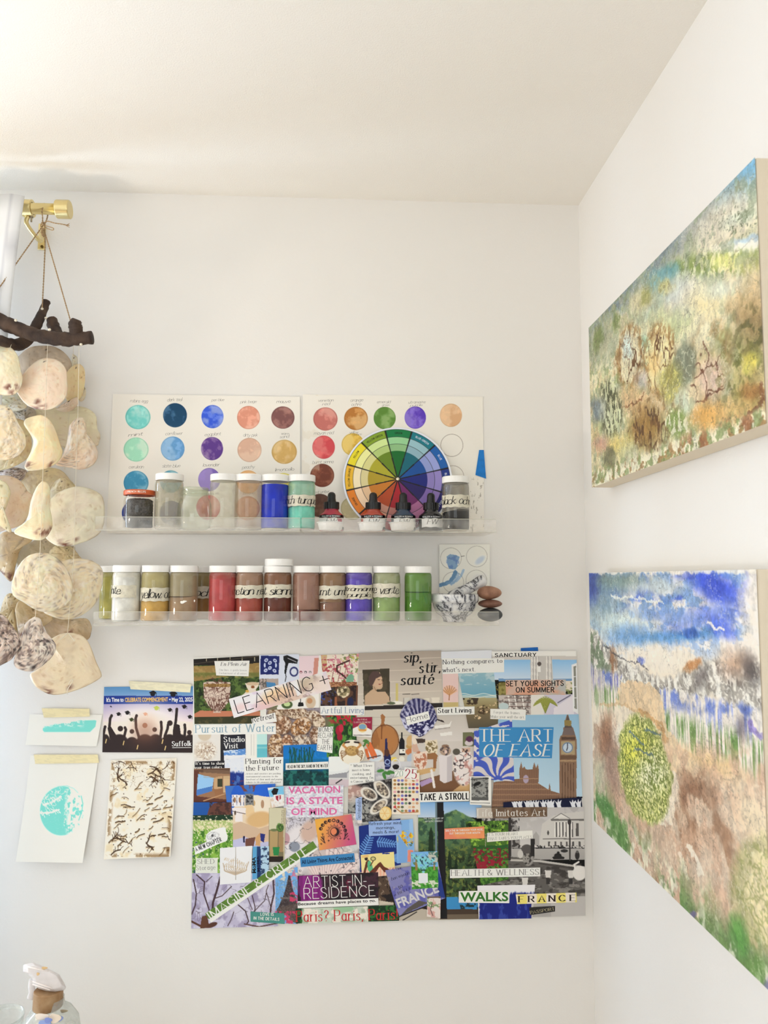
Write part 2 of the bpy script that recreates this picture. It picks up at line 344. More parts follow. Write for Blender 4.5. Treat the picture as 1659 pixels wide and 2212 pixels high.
def text_geo(g, txt, font, mp):
    """mp(u, v, lift) -> world point"""
    S,_ = letters(txt, font)
    for i,(L,Rr) in enumerate(S):
        z = (i%12)*4e-6; n = len(L)
        g.add([mp(p[0],p[1],z) for p in L]+[mp(p[0],p[1],z) for p in Rr], [(k,n+k,n+k+1,k+1) for k in range(n-1)])
_bf = {}
def bfont(txt, off):
    if (txt,off) in _bf: return _bf[(txt,off)]
    c = bpy.data.curves.new('type','FONT'); c.body = txt; c.size = 1; c.offset = off; c.resolution_u = 3; c.fill_mode = 'FRONT'
    o = bpy.data.objects.new('type', c); sc.collection.objects.link(o); bpy.context.view_layer.update()
    m = o.to_mesh(); v = np.array([q.co[:] for q in m.vertices]).reshape(-1,3); f = [tuple(p.vertices) for p in m.polygons]
    o.to_mesh_clear(); bpy.data.objects.remove(o); bpy.data.curves.remove(c)
    x0,x1 = v[:,0].min(), v[:,0].max(); h = .73
    v2 = np.stack([(v[:,0]-x0)/(x1-x0), v[:,1]/h],1); _bf[(txt,off)] = (v2,f); return v2,f
def put_text(parent, items, mp_of, lift=4e-5, name='lettering'):
    """items: (text, x0,y0,x1,y1,cap height,font,colour) in photograph coordinates; one mesh per colour"""
    by = {}
    for t in items: by.setdefault(tuple(t[7]), []).append(t)
    for c, ts in by.items():
        g = G()
        for (txt,x0,y0,x1,y1,h,font,_) in ts:
            e = np.array([x1-x0,y1-y0],float); l = np.linalg.norm(e); up = np.array([e[1],-e[0]])/l
            def mp(u,v,z,e=e,up=up,h=h,x0=x0,y0=y0):
                q = np.array([x0,y0])+e*u+up*(h*v); return mp_of(q[0],q[1],lift+z)
            if font.startswith('bold'):
                v2,f = bfont(txt, {'bold':.02,'boldx':.028,'boldm':.01}[font]); g.add([mp(p[0],p[1],0) for p in v2], f)
            else: text_geo(g, txt, font, mp)
        g.mk(name, pmat([max(4,k*.97) for k in c]), parent)
# ================================================================== the room
WALL = mat('painted_plaster_wall', (240,237,232), .75, bump=.10, bscale=260, spec=.2)
CEIL = mat('painted_textured_ceiling', (242,238,230), .85, bump=.35, bscale=420, spec=.1)
FLOOR = mat('pale_wood_floor', (205,180,150), .5, col2=(185,158,128), nscale=3)
def struct(g, name, m): return tag(g.mk(name, m), kind='structure')
def wall_with_hole(name, axis, pos, th, a0, a1, z0, z1, h):   # h = (a,b,c,d) opening
    g = G()
    def bx(p,q,r,s):
        if axis == 'x': g.box((pos,p,r),(pos+th,q,s))
        else: g.box((p,pos,r),(q,pos+th,s))
    if h:
        bx(a0,h[0],z0,z1); bx(h[1],a1,z0,z1); bx(h[0],h[1],z0,h[2]); bx(h[0],h[1],h[3],z1)
    else: bx(a0,a1,z0,z1)
    return struct(g, name, WALL)
wall_with_hole('wall_back','y',D,.12, XL-.12,XR+.12,-.0,ZC, (-1.75,-.85,.95,2.12))
wall_with_hole('wall_right','x',XR,.12, YB,D,0,ZC, None)
wall_with_hole('wall_left','x',XL-.12,.12, YB,D,0,ZC, (WY0,WY1,WZ0,WZ1))
wall_with_hole('wall_front','y',YB-.12,.12, XL-.12,XR+.12,0,ZC, (-1.5,.3,.85,2.05))
struct(G().box((XL-.12,YB-.12,ZC),(XR+.12,D+.12,ZC+.1)),'ceiling',CEIL)
struct(G().box((XL-.12,YB-.12,-.1),(XR+.12,D+.12,0)),'floor',FLOOR)
WHITE = mat('white_window_frame',(245,244,240),.4)
for n,(ax,pos,a,b,c,d) in enumerate((('y',D,-1.75,-.85,.95,2.12),('x',XL-.12,WY0,WY1,WZ0,WZ1),('y',YB-.12,-1.5,.3,.85,2.05)),1):
    g = G(); t = .03
    def bx(p,q,r,s):
        if ax == 'x': g.box((pos+.03,p,r),(pos+.07,q,s))
        else: g.box((p,pos+.03,r),(q,pos+.07,s))
    bx(a,b,c,c+t); bx(a,b,d-t,d); bx(a,a+t,c+t,d-t); bx(b-t,b,c+t,d-t); bx((a+b)/2-.012,(a+b)/2+.012,c+t,d-t)
    w = tag(g.mk('window_%d'%n, WHITE), kind='structure')
    g = G(); 
    if ax == 'x': g.box((pos+.045,a+t,c+t),(pos+.049,b-t,d-t))
    else: g.box((a+t,pos+.045,c+t),(b-t,pos+.049,d-t))
    g.mk('pane', clear('window_glass'), w)
# ================================================================== canvases on the right wall
CAN = vmat('acrylic_painted_canvas', .5, bump=.35, bscale=900, spec=.4)
LINEN = mat('primed_canvas_edge', (232,220,198), .8, bump=.3, bscale=1500, spec=.1)
XF = XR-.036
def canvas(name, q, paint, label, nu=380, nv=380):
    nu = nv = 460; tl,tr,br,bl = [PX(x,y,XF) for x,y in q]
    y0 = (tl[1]+bl[1])/2; y1 = (tr[1]+br[1])/2; zt = (tl[2]+tr[2])/2; zb = (bl[2]+br[2])/2
    root = empty(name, (XF+.018,(y0+y1)/2,zb), label, 'painting', None)
    bevel(G().box((XF+.0006,y1,zb),(XR-.0005,y0,zt)).mk('canvas_edge', LINEN, root), .002)
    u,v = np.meshgrid(np.linspace(0,1,nu),np.linspace(0,1,nv))
    W = np.stack([np.full(u.shape,XF-.0002), y0+(y1-y0)*u, zt+(zb-zt)*v],-1)
    px,py = proj(W); u_ = W[...,1]*-1000; v_ = -W[...,2]*1000
    wx = (fbm(u_/14,v_/14,201)-.5)*15+(fbm(u_/4,v_/4,203)-.5)*6; wy = (fbm(u_/14,v_/14,202)-.5)*16+(fbm(u_/4,v_/4,204)-.5)*6
    r = R(px+wx,py+wy); r.U = u_; r.V = v_; paint(r)
    k1 = sstep(.47,.55,fbm(u_/9,v_/13,211)); k2 = sstep(.5,.58,fbm(u_/3.2,v_/4.5,212)); k3 = 1-sstep(.01,.03,np.abs(fbm(u_/8,v_/8,213,3)-.5)); k4 = 1-sstep(.012,.035,np.abs(fbm(u_/5,v_/6,214,3)-.5))
    zn = sstep(.45,.6,fbm(u_/50,v_/50,215)); r.C *= 1.05*(1-.055*k1-.05*k2*k1+.03*(1-k1)*k2)[...,None]; r.C *= (1-.24*k3*zn)[...,None]; m_ = (.45*k4*(1-zn)*sstep(.4,.55,fbm(u_/30,v_/30,216)))[...,None]; r.C = r.C*(1-m_)+np.array((240,234,214))*m_
    i = np.arange(nu*nv).reshape(nv,nu); f = np.stack([i[:-1,:-1],i[1:,:-1],i[1:,1:],i[:-1,1:]],-1).reshape(-1,4)
    mk('painted_face', W.reshape(-1,3), f, CAN, root, alb(r.C,1.1))
    return root
def paint_upper(r):
    r.fill((212,204,168)); r.mot((226,218,182),60,.4,.7,1); r.mot((176,182,128),38,.52,.68,2,.8); r.mot((196,168,122),45,.55,.75,3,.8)
    r.mot((178,196,178),55,.55,.7,4,.7)
    top = lambda x: 712-1.03*(x-1270)
    dd = r.Y-top(r.X)
    r.put(sstep(110,20,dd+60*(r.n(50,seed=8)-.5)), (158,164,150), .6); r.put(sstep(60,8,dd+50*(r.n(30,seed=9)-.5)), (112,128,136), .85)
    r.mot((128,146,104),12,.5,.58,19,.6,mask=sstep(130,60,dd)*sstep(20,50,dd))
    r.ell(1625,372,60,50,(112,170,204),-40,.9); r.ell(1585,425,70,26,(150,178,184),-42,.8,.9)
    r.ell(1570,480,85,52,(216,206,184),-30,.7,.9); r.ell(1600,470,40,14,(204,212,190),-20,.8,.8)
    r.mot((90,96,66),3.0,.62,.66,11,.8,mask=r.em(1600,480,52,36,0,.6))
    r.ell(1615,530,70,14,(240,238,226),-12,.7,.9); r.ell(1625,515,50,6,(160,186,204),-14,.7,.7)
    g = r.em(1560,572,120,26,-6,.5); r.put(g,(214,218,168),.5); r.mot((118,136,64),6,.5,.56,12,.95,mask=g,sy=9); r.ell(1640,560,40,20,(140,156,80),-10,.8,.8)
    r.ell(1570,565,34,16,(226,222,140),0,.8,.8)
    r.ell(1436,592,32,17,(84,140,150),-35,.6,.9); r.ell(1425,618,26,30,(130,170,168),-20,.8,.8); r.ell(1405,662,14,36,(146,174,166),25,.7,.7); r.mot((120,136,76),10,.5,.6,130,.7,mask=r.em(1340,780,90,150,0,.8)); r.mot((206,188,140),18,.48,.6,131,.7,mask=r.em(1340,820,110,160,0,.8)); r.mot((140,152,120),14,.54,.64,132,.6)
    r.ell(1440,622,16,15,(196,188,100),0,.5,.9); r.mot((120,110,50),4,.5,.56,13,.8,mask=r.em(1440,622,16,15,0,.5))
    r.ell(1384,652,28,22,(206,196,158),-30,.7,.9); r.ell(1395,642,10,20,(150,150,80),20,.6,.8)
    r.ell(1480,640,50,40,(214,216,212),-35,.8,.8); r.ell(1525,650,42,32,(228,212,160),0,.8,.85); r.ell(1560,622,40,20,(214,222,206),-20,.8,.7)
    r.ell(1635,640,40,70,(206,178,132),0,.8,.9); r.ell(1630,705,46,50,(132,108,66),-10,.8,.75); r.mot((88,84,40),9,.5,.6,21,.8,mask=r.em(1625,720,42,60,0,.7))
    r.ell(1400,735,60,50,(222,218,196),0,.9,.6); r.ell(1392,740,12,16,(150,208,182),0,.7,.8); r.ell(1445,700,40,30,(192,200,150),0,.8,.7)
    r.ell(1300,740,36,50,(160,164,140),0,.8,.7); r.ell(1292,732,9,28,(96,112,52),8,.5,.8); r.ell(1332,696,8,18,(96,112,52),10,.5,.8)
    # the two egg shaped prints and the pink one
    for cx,cy,rx,ry,c in ((1361,768,27,62,(214,204,170)),(1424,778,30,72,(226,214,160))):
        m = r.em(cx,cy,rx,ry,4,.25); r.put(m, c, .9)
        r.put(np.clip(r.em(cx,cy,rx*1.15,ry*1.12,4,.2)-r.em(cx,cy,rx*.78,ry*.84,4,.25),0,1)*sstep(.35,.55,r.n(12,seed=int(cx))),(134,88,34),.75)
        r.vein((84,46,10),16,.05,int(cx)+3,.9,mask=m,sy=26)
    r.ell(1356,752,12,26,(196,214,210),0,.6,.8); r.vein((110,70,40),9,.05,77,.6,mask=r.em(1356,752,14,28))
    r.ell(1414,788,14,26,(220,186,120),0,.6,.7); r.ell(1385,822,12,18,(196,190,192),0,.7,.7)
    m = r.em(1530,812,40,70,8,.4); r.put(m,(196,168,130),.6); r.ell(1536,815,26,38,(212,184,166),0,.5,.85)
    r.put(np.clip(r.em(1535,790,50,92,4,.3)-r.em(1532,812,34,60,8,.4),0,1)*sstep(.4,.6,r.n(30,seed=90)),(128,96,50),.75)
    r.vein((98,56,36),22,.045,91,.9,mask=r.em(1528,815,36,66,8,.2))
    for pts in (((1505,868),(1520,870),(1535,850),(1560,838)),((1502,815),(1520,800),(1545,782),(1550,800)),((1520,740),(1532,770),(1528,790))): r.line(pts,3.2,(100,58,38),.8,2)
    r.ell(1478,790,26,48,(112,120,100),12,.3,.85); r.vein((186,186,160),10,.05,50,.8,mask=r.em(1478,790,24,44,12))
    r.ell(1448,828,24,40,(146,142,70),10,.5,.8); r.mot((214,206,120),5,.5,.6,51,.7,mask=r.em(1448,828,24,40,10))
    r.ell(1378,870,60,26,(206,170,124),12,.7,.7); r.line(((1330,860),(1345,880),(1375,872),(1392,848)),3,(120,66,30),.7,2)
    m = r.em(1318,885,26,62,-6,.3); r.put(m,(196,200,160),.8); r.mot((62,64,34),5,.5,.55,60,.9,mask=m,sy=10)
    r.ell(1290,885,12,24,(96,112,128),0,.6,.8); r.ell(1302,880,10,24,(176,180,168),0,.6,.6)
    r.ell(1395,925,34,46,(142,104,44),10,.6,.85); r.vein((74,44,14),14,.06,61,.8,mask=r.em(1400,930,40,52,10),sy=34); r.mot((96,60,20),18,.55,.65,62,.6,mask=r.em(1420,910,60,60,0,.8))
    r.ell(1465,915,24,34,(120,142,72),0,.4,.9); r.mot((232,228,204),7,.5,.58,63,.8,mask=r.em(1465,920,28,38))
    r.ell(1340,970,34,28,(222,196,106),0,.7,.8); r.ell(1360,985,24,26,(170,184,168),0,.7,.6); r.ell(1300,960,14,18,(190,140,126),0,.7,.7)
    r.ell(1318,988,14,24,(96,96,70),0,.3,.8); r.ell(1530,900,34,26,(212,160,82),-18,.7,.9); r.ell(1605,890,62,34,(204,166,104),-20,.8,.8)
    r.ell(1620,820,44,60,(150,126,60),0,.9,.6); r.mot((90,92,36),12,.5,.6,64,.8,mask=r.em(1600,800,52,60,0,.8)); r.ell(1622,780,14,16,(220,204,90),0,.7,.8); r.ell(1613,800,12,12,(222,210,110),0,.7,.8)
    r.line(((1620,890),(1636,880),(1648,860),(1644,830)),10,(108,62,36),.75,5); r.ell(1625,845,26,16,(140,90,40),0,.8,.7)
    edge = r.Y-(1055-.374*(r.X-1279)); r.put(sstep(-46,-12,edge+30*(r.n(26,seed=70)-.5)),(232,226,200),.85); r.mot((148,112,64),12,.5,.58,71,.85,mask=sstep(-50,-16,edge)); r.mot((128,142,88),9,.52,.6,72,.8,mask=sstep(-60,-20,edge))
    r.mot((150,96,60),20,.52,.6,73,.8,mask=sstep(-56,-20,edge)*sstep(1450,1500,r.X))
    r.put(sstep(1641,1654,r.X-(r.Y-600)*.04+4*r.n(20,seed=75)),(240,232,214),.7)
    r.C += ((r.n(5,seed=80)-.5)*26+(r.n(2.2,seed=82,o=2)-.5)*18)[...,None]; r.vein((120,112,80),26,.012,81,.4)
def paint_lower(r):
    r.fill((226,212,188)); X,Y = r.X,r.Y
    r.mot((238,228,208),70,.45,.65,1)
    sky = sstep(1440,1360,Y+40*(r.n(60,seed=2)-.5)); r.put(sky,(214,214,220),.9)
    r.mot((72,104,196),60,.42,.62,3,.95,mask=sky*sstep(1400,1300,Y),sy=22); r.put(sstep(1300,1245,Y+50*(r.n(50,seed=4)-.5))*sstep(1420,1560,X),(54,80,200),.7); r.mot((226,220,212),40,.5,.62,204,.85,mask=sky,sy=12); r.mot((112,150,200),24,.52,.62,205,.8,mask=sky,sy=12)
    r.ell(1300,1262,70,26,(86,112,150),0,.7,.9); r.ell(1330,1256,70,16,(122,142,128),0,.8,.9); r.ell(1300,1310,46,50,(118,146,158),20,.8,.8); r.ell(1275,1260,16,40,(52,76,160),0,.7,.9)
    r.ell(1420,1268,60,16,(196,206,206),0,.8,.9); r.ell(1545,1262,60,22,(44,70,196),20,.7,.9); r.ell(1560,1290,46,16,(62,88,206),20,.8,.9)
    r.ell(1345,1350,60,32,(214,226,216),0,.8,.8); r.ell(1360,1372,46,22,(90,140,196),0,.8,.75); r.ell(1450,1375,90,12,(74,138,200),-6,.7,.8); r.ell(1490,1368,18,10,(40,84,166),0,.5,.9)
    r.ell(1520,1330,70,20,(112,134,212),-20,.8,.8); r.ell(1440,1330,60,14,(120,150,206),8,.8,.7); r.ell(1560,1355,30,20,(70,96,206),40,.7,.8); r.line(((1530,1346),(1562,1362)),6,(238,232,226),.9,3)
    r.line(((1320,1288),(1380,1292),(1430,1300)),5,(232,232,220),.8,4)
    r.put(sstep(1590,1625,X+20*(r.n(60,seed=5)-.5))*sstep(1560,1400,Y),(236,226,210),.9); r.ell(1420,1425,70,30,(242,232,214),8,.7,.95)
    # mountains
    mt = np.interp(X,[1260,1300,1340,1400,1450,1500,1540,1600,1680,1800],[1345,1380,1420,1455,1462,1440,1425,1445,1470,1500])
    mb = mt+np.interp(X,[1260,1320,1400,1500,1680],[95,95,40,70,120])
    m = sstep(-6,10,Y-mt+16*(r.n(12,seed=6)-.5))*sstep(10,-14,Y-mb+20*(r.n(14,seed=7)-.5))
    r.put(m,(160,154,144),.9); r.mot((120,112,104),12,.52,.64,8,.8,mask=m); r.mot((232,228,216),9,.52,.6,9,.9,mask=m); r.vein((240,236,226),12,.05,10,.7,mask=m)
    r.mot((96,116,84),18,.5,.6,11,.8,mask=m*sstep(1340,1300,X)); r.ell(1325,1430,6,30,(130,80,44),0,.6,.8); r.ell(1497,1437,22,9,(176,118,66),-35,.5,.9); r.ell(1585,1435,30,30,(170,130,104),0,.9,.6); r.ell(1622,1445,18,32,(66,58,58),-20,.9,.75); r.ell(1515,1462,13,24,(104,96,94),20,.9,.7)
    r.line(((1310,1395),(1345,1425),(1385,1432),(1400,1450)),3,(50,48,56),.7,4); r.ell(1385,1425,10,7,(70,90,180),0,.5,.8)
    # bluebells and stems
    def strip_(x0,x1,yt,yb,blue,sd):
        t = np.interp(X,[x0,x1],yt); b = np.interp(X,[x0,x1],yb); ins = ((X>x0)&(X<x1)).astype(float)
        st = fbm(r.U/3.2,r.V/60,sd,3); mk_ = ins*sstep(-8,6,Y-t+16*(r.n(8,30,sd)-.5))*sstep(6,-14,Y-b+50*(st-.5))
        k = np.clip((Y-t)/(b-t+1),0,1)
        r.put(mk_,(224,216,206),.75); r.put(mk_*sstep(.46,.6,st)*sstep(.65,.3,k)*sstep(.35,.6,fbm(r.U/30,r.V/40,sd+9,3)),blue,.85); r.put(mk_*sstep(.48,.58,fbm(r.U/2.6,r.V/70,sd+5,3))*sstep(.3,.6,k),(96,134,62),.9)
        r.mot((70,96,180),30,.54,.7,sd+3,.75,mask=mk_*sstep(.45,.15,k))
    strip_(1272,1340,(1438,1460),(1530,1525),(112,110,168),20); strip_(1428,1700,(1488,1545),(1590,1705),(110,128,196),30)
    r.ell(1600,1575,10,26,(90,80,96),0,.7,.6); r.line(((1618,1560),(1642,1592)),9,(136,120,188),.8,3)
    # sand path
    r.poly([(1338,1478),(1360,1468),(1400,1475),(1430,1500),(1435,1560),(1470,1615),(1560,1660),(1700,1790),(1700,1900),(1560,1720),(1440,1660),(1425,1560),(1330,1520)],(222,196,156),.85)
    r.poly([(1340,1480),(1372,1468),(1420,1490),(1428,1530),(1400,1545),(1338,1515)],(216,190,152),.8)
    r.line(((1385,1535),(1420,1560),(1440,1600)),9,(190,146,92),.8,6); r.ell(1560,1660,80,22,(222,186,128),28,.7,.8); r.line(((1300,1520),(1350,1525),(1380,1540)),6,(196,160,112),.6,4)
    # mauve earth
    r.poly([(1280,1560),(1330,1600),(1345,1700),(1400,1780),(1450,1780),(1470,1700),(1560,1700),(1640,1800),(1720,2000),(1720,2300),(1500,2150),(1290,1800)],(178,148,122),.75)
    r.mot((206,184,160),90,.4,.66,40,.75,mask=sstep(1600,1720,Y)); r.mot((214,196,172),20,.5,.7,140,.5,mask=sstep(1600,1720,Y)); r.mot((150,112,84),44,.55,.7,41,.75,mask=sstep(1640,1740,Y)*sstep(1290,1310,X)); r.mot((196,160,132),26,.5,.62,42,.6,mask=sstep(1560,1650,Y))
    r.mot((136,98,72),26,.5,.62,43,.8,mask=r.em(1500,1725,44,60,-10,.7)); r.ell(1310,1585,16,46,(136,90,60),4,.6,.75); r.ell(1322,1660,18,60,(142,112,96),0,.7,.7); r.ell(1295,1680,12,40,(186,186,156),0,.7,.8)
    r.line(((1487,1825),(1500,1850),(1515,1890)),9,(240,230,210),.85,5); r.line(((1468,1840),(1485,1900)),6,(236,224,206),.7,4); r.ell(1640,1780,40,70,(232,214,180),-30,.8,.8)
    # cracked green oval
    m = r.em(1393,1662,54,118,-9,.08); r.put(m,(214,212,140),1); r.put(m*r.em(1375,1630,30,46,0,.8),(226,222,70),.8); r.put(m*r.em(1405,1670,32,40,0,.8),(238,236,206),.85)
    r.vein((96,112,30),5.2,.10,44,.95,mask=m); r.vein((108,122,44),9,.07,45,.9,mask=m); r.put(np.clip(r.em(1393,1662,56,120,-9,.05)-r.em(1393,1662,50,112,-9,.1),0,1)*sstep(.45,.6,r.n(14,seed=46)),(120,130,60),.6)
    for p in (((1392,1573),(1405,1576),(1425,1588)),((1358,1578),(1380,1596),(1390,1606)),((1374,1619),(1395,1625),(1412,1636))): r.line(p,4,(86,110,120),.85,3)
    # second oval near the lower right
    m = r.em(1690,1950,100,150,-20,.15); r.put(m,(226,212,166),.9); r.vein((150,150,88),9,.08,47,.7,mask=m); r.put(np.clip(m-r.em(1700,1950,86,140,-20,.3),0,1),(112,118,70),.6)
    # green growth along the lower edge
    ed = Y-(1772+1.02*(X-1288)); gm = sstep(-120,-20,ed+90*(r.n(60,seed=50)-.5))
    r.mot((92,132,70),44,.5,.58,51,.9,mask=gm,sy=60); r.mot((226,226,202),12,.52,.6,52,.8,mask=gm,sy=22); r.mot((98,122,66),14,.5,.6,53,.7,mask=gm*sstep(1400,1440,X))
    r.ell(1308,1745,14,32,(72,124,58),-30,.4,.9); r.ell(1340,1800,14,46,(86,128,62),-25,.4,.9); r.ell(1597,2020,18,44,(84,142,60),-14,.5,.9); r.ell(1630,2090,26,26,(92,130,60),-40,.6,.8); r.ell(1497,1975,7,8,(104,94,140),30,.4,.9); r.ell(1660,2140,12,20,(126,112,170),0,.6,.8)
    r.mot((238,226,206),12,.66,.72,54,.7,mask=sstep(1760,1850,Y)*sstep(1500,1430,X)); r.C += ((r.n(6,seed=60)-.5)*26+(r.n(2.2,seed=62,o=2)-.5)*18)[...,None]
    r.put(sstep(1243,1237,Y+3*r.n(8,seed=61)),(238,230,214),.8)
canvas('abstract_canvas', [(1270,711),(1631,338),(1655,913),(1281,1054)], paint_upper, 'upper stretched canvas painted with mossy green, ochre and brown branching shell prints')
canvas('abstract_canvas', [(1268,1236),(1633,1233),(1672,2160),(1288,1772)], paint_lower, 'lower stretched canvas painted with blue sky, bluebells and a cracked yellow green oval')
# ================================================================== curtain rod, curtain
BRASS = mat('brushed_brass', (226,208,152), .30, 1.0, bump=.05, bscale=600)
RD = .085
def mpx(px, d): return px*(D-d)/F_PX
rc = P(125,452,RD); rodz = rc[2]
rod = empty('curtain_rod', (P(90,452,RD)[0], D-.002, rodz), 'brushed brass curtain rod with a drum shaped end cap, above the driftwood', 'curtain rod')
G().lathe([(.0,0),(.0098,0),(.0098,1.0),(0,1.0)], (P(125,452,RD)[0]-1.0,D-RD,rodz), 28, 'x').mk('pole', BRASS, rod, True)
x0,x1 = P(122,452,RD)[0], P(152,452,RD)[0]
bevel(G().lathe([(.0165,0),(.0165,x1-x0)], (x0,D-RD,rodz), 40, 'x').mk('finial', BRASS, rod, False), .002, 3)
x0,x1 = P(50,452,RD)[0], P(71,452,RD)[0]
bk = G().lathe([(.0108,0),(.0155,0),(.0155,x1-x0),(.0108,x1-x0),(.0108,0)], (x0,D-RD,rodz), 36, 'x', False).mk('bracket', BRASS, rod)
xm = P(80,480,.05)[0]; pz = P(90,515,.003)[2]
g = G().tube(smooth_path([(x1-.008,D-RD,rodz-.015),(xm-.005,D-RD+.004,rodz-.028),(P(88,490,.05)[0],D-.05,rodz-.045),(P(90,505,.01)[0],D-.012,pz+.012),(P(90,505,.01)[0],D-.004,pz+.002)]),.0033,8,flat=1.3)
g.mk('bracket_arm', BRASS, rod, True)
xp = P(91,515,0)[0]; bevel(G().box((xp-.0068,D-.0035,P(91,541,0)[2]),(xp+.0068,D-.0002,P(91,484,0)[2])).mk('wall_plate', BRASS, rod), .002, 3)
for py in (533,500):
    p = P(91,py,.0035); G().lathe([(.0028,0),(.0028,-.0016),(.0012,-.0016),(.0012,-.0006),(0,-.0006)], (p[0],p[1],p[2]), 16,'y',False).mk('screw', mat('dark_screw',(120,100,60),.3,1), rod)
p = P(68,470,RD); G().lathe([(.0016,-.012),(.0016,-.004),(.0034,-.004),(.0034,-.001),(.0016,0)], (p[0],p[1],p[2]+.004), 14).mk('set_screw', mat('steel_screw',(170,160,140),.3,1), rod)
# curtain: thick white cloth with vertical folds, a hem and top heading
CLOTH = vmat('white_curtain_cloth', .9, spec=.1, trans=.35)
cx1 = P(51,600,.1)[0]; nu,nv = 90,60; u,v = np.meshgrid(np.linspace(0,1,nu),np.linspace(0,1,nv)); L = .50
ztop = P(30,437,.08)[2]; zbot = .35
xx = cx1-L*(1-u)-.040*(1-np.exp(-v/.26))*u; dd = .1085+.0085*np.sin(u*46+1.2*np.sin(u*9))*(1-.35*np.exp(-v*14))+.0015*np.sin(v*11+u*6)
zz = ztop+(zbot-ztop)*v+.004*np.sin(u*23)*(v<.02)
W = np.stack([xx,D-dd,zz],-1); col = np.ones((nv,nu,3))*lin((246,246,246)); 
hem = (np.abs(u-.955)<.004)|((np.abs(v-.052)<.009)&(u>.955)); col[hem] = lin((226,226,228))
i = np.arange(nu*nv).reshape(nv,nu); f = np.stack([i[:-1,:-1],i[1:,:-1],i[1:,1:],i[:-1,1:]],-1).reshape(-1,4)
cur = mk('curtain', W.reshape(-1,3), f, CLOTH, None, col.reshape(-1,3), True); m = cur.modifiers.new('cloth_thickness','SOLIDIFY'); m.thickness = .0012
tag(cur, 'white cloth curtain hanging from the brass rod behind the shells', 'curtain')
# ================================================================== shell wind chime
BARK = mat('dark_driftwood_bark', (40,27,21), .8, bump=1.0, bscale=110, col2=(80,60,46), nscale=38)
CUT = mat('sawn_wood_end', (96,76,58), .8, bump=.5, bscale=120)
TWINE = mat('jute_twine', (188,158,118), .9, bump=.6, bscale=900, col2=(150,120,84), nscale=400)
THREAD = mat('pale_thread', (232,222,200), .8)
chime = empty('shell_wind_chime', tuple(P(92,470,RD)), 'wind chime of translucent oyster shells on threads below dark driftwood, hung from the brass rod', 'wind chime')
rg = random.Random(4)
def branch(name, pts, rad, d, par=chime):
    q = smooth_path([np.array(list(P(x,y,dd))) for (x,y),dd in zip(pts,d)],6); n = len(q)
    rr = np.interp(np.linspace(0,1,n), np.linspace(0,1,len(rad)), rad); rr = [mpx(k,.1)*(1+.05*math.sin(i*1.7)+.03*rg.uniform(-1,1)) for i,k in enumerate(rr)]
    g = G().tube(q, rr, 16, .05, rg); return g.mk(name, BARK, par, True)
branch('driftwood_branch',[(-70,640),(-30,672),(0,693),(35,709),(75,723),(115,731),(155,732),(199,729)],[13,15,16,15,14,14.5,14,13.5],[.13,.13,.13,.13,.13,.13,.13,.13])
branch('driftwood_branch',[(101,650),(93,672),(80,700),(62,730),(38,745),(8,738),(-30,725)],[8,9,11,13,13,11,10],[.055,.06,.075,.085,.105,.135,.14])
branch('driftwood_branch',[(112,690),(116,706),(128,728),(146,740),(165,736)],[11,13,13,10,5],[.05,.055,.065,.08,.10])
branch('branch_stub',[(166,728),(164,712),(163,700),(166,690)],[13,14,14,9],[.13,.133,.136,.138])
def twine(name, pts, r=.0011, m=TWINE, tw=True):
    q = [np.array(P(x,y,d)) for x,y,d in pts]; n = max(8,int(sum(np.linalg.norm(b-a) for a,b in zip(q[:-1],q[1:]))/.0014))
    if len(q)>2: q = smooth_path(q,10)
    s = np.concatenate([[0],np.cumsum([np.linalg.norm(b-a) for a,b in zip(q[:-1],q[1:])])]); t = np.linspace(0,s[-1],n)
    qq = np.stack([np.interp(t,s,[p[k] for p in q]) for k in range(3)],1); g = G()
    if tw:
        for ph in (0,PI): g.tube([p+np.array([math.cos(x/.0016+ph),math.sin(x/.0016+ph),0])*r*.55 for p,x in zip(qq,t)], r*.62, 6)
    else: g.tube(list(qq), r, 5)
    return g.mk(name, m, chime, True)
twine('twine',[(96,439,RD+.001),(91,455,RD+.0125),(92,470,RD+.010),(92,488,RD+.008)]); twine('twine',[(98,440,RD-.002),(103,455,RD-.0115),(102,470,RD-.004),(96,486,RD+.006)])
twine('twine',[(92,488,RD+.009),(-2,622,.12),(-40,676,.132)]); twine('twine',[(96,490,RD+.007),(97,540,.082),(91,668,.066)]); twine('twine',[(93,492,RD+.009),(105,530,.1),(152,692,.138)])
twine('twine',[(94,484,RD+.01),(102,478,.105),(118,482,.11),(132,484,.11),(148,487,.108)],.0013)
twine('twine',[(94,486,RD+.01),(106,490,.112),(115,493,.115),(114,497,.113),(103,494,.108),(95,489,.1)])
twine('twine',[(90,480,.1),(96,492,.104),(89,500,.102),(94,512,.1),(92,498,.096),(88,486,.1),(95,480,.1)],.0013)
for x0,y0 in ((148,487),): 
    for a in (-4,0,4): twine('twine',[(x0-6,y0,.108),(x0+2,y0+a,.109)],.0006,tw=False)
for x,y,d in ((91,667,.07),(34,692,.148),(99,687,.075),(107,712,.145),(175,744,.148)):
    G().ellipsoid(tuple(P(x,y,d)),(.0026,.0022,.0022),10,8).mk('knot', THREAD, chime, True)
SHELL = vmat('capiz_shell', .38, bump=.25, bscale=260, spec=.6, trans=.28)
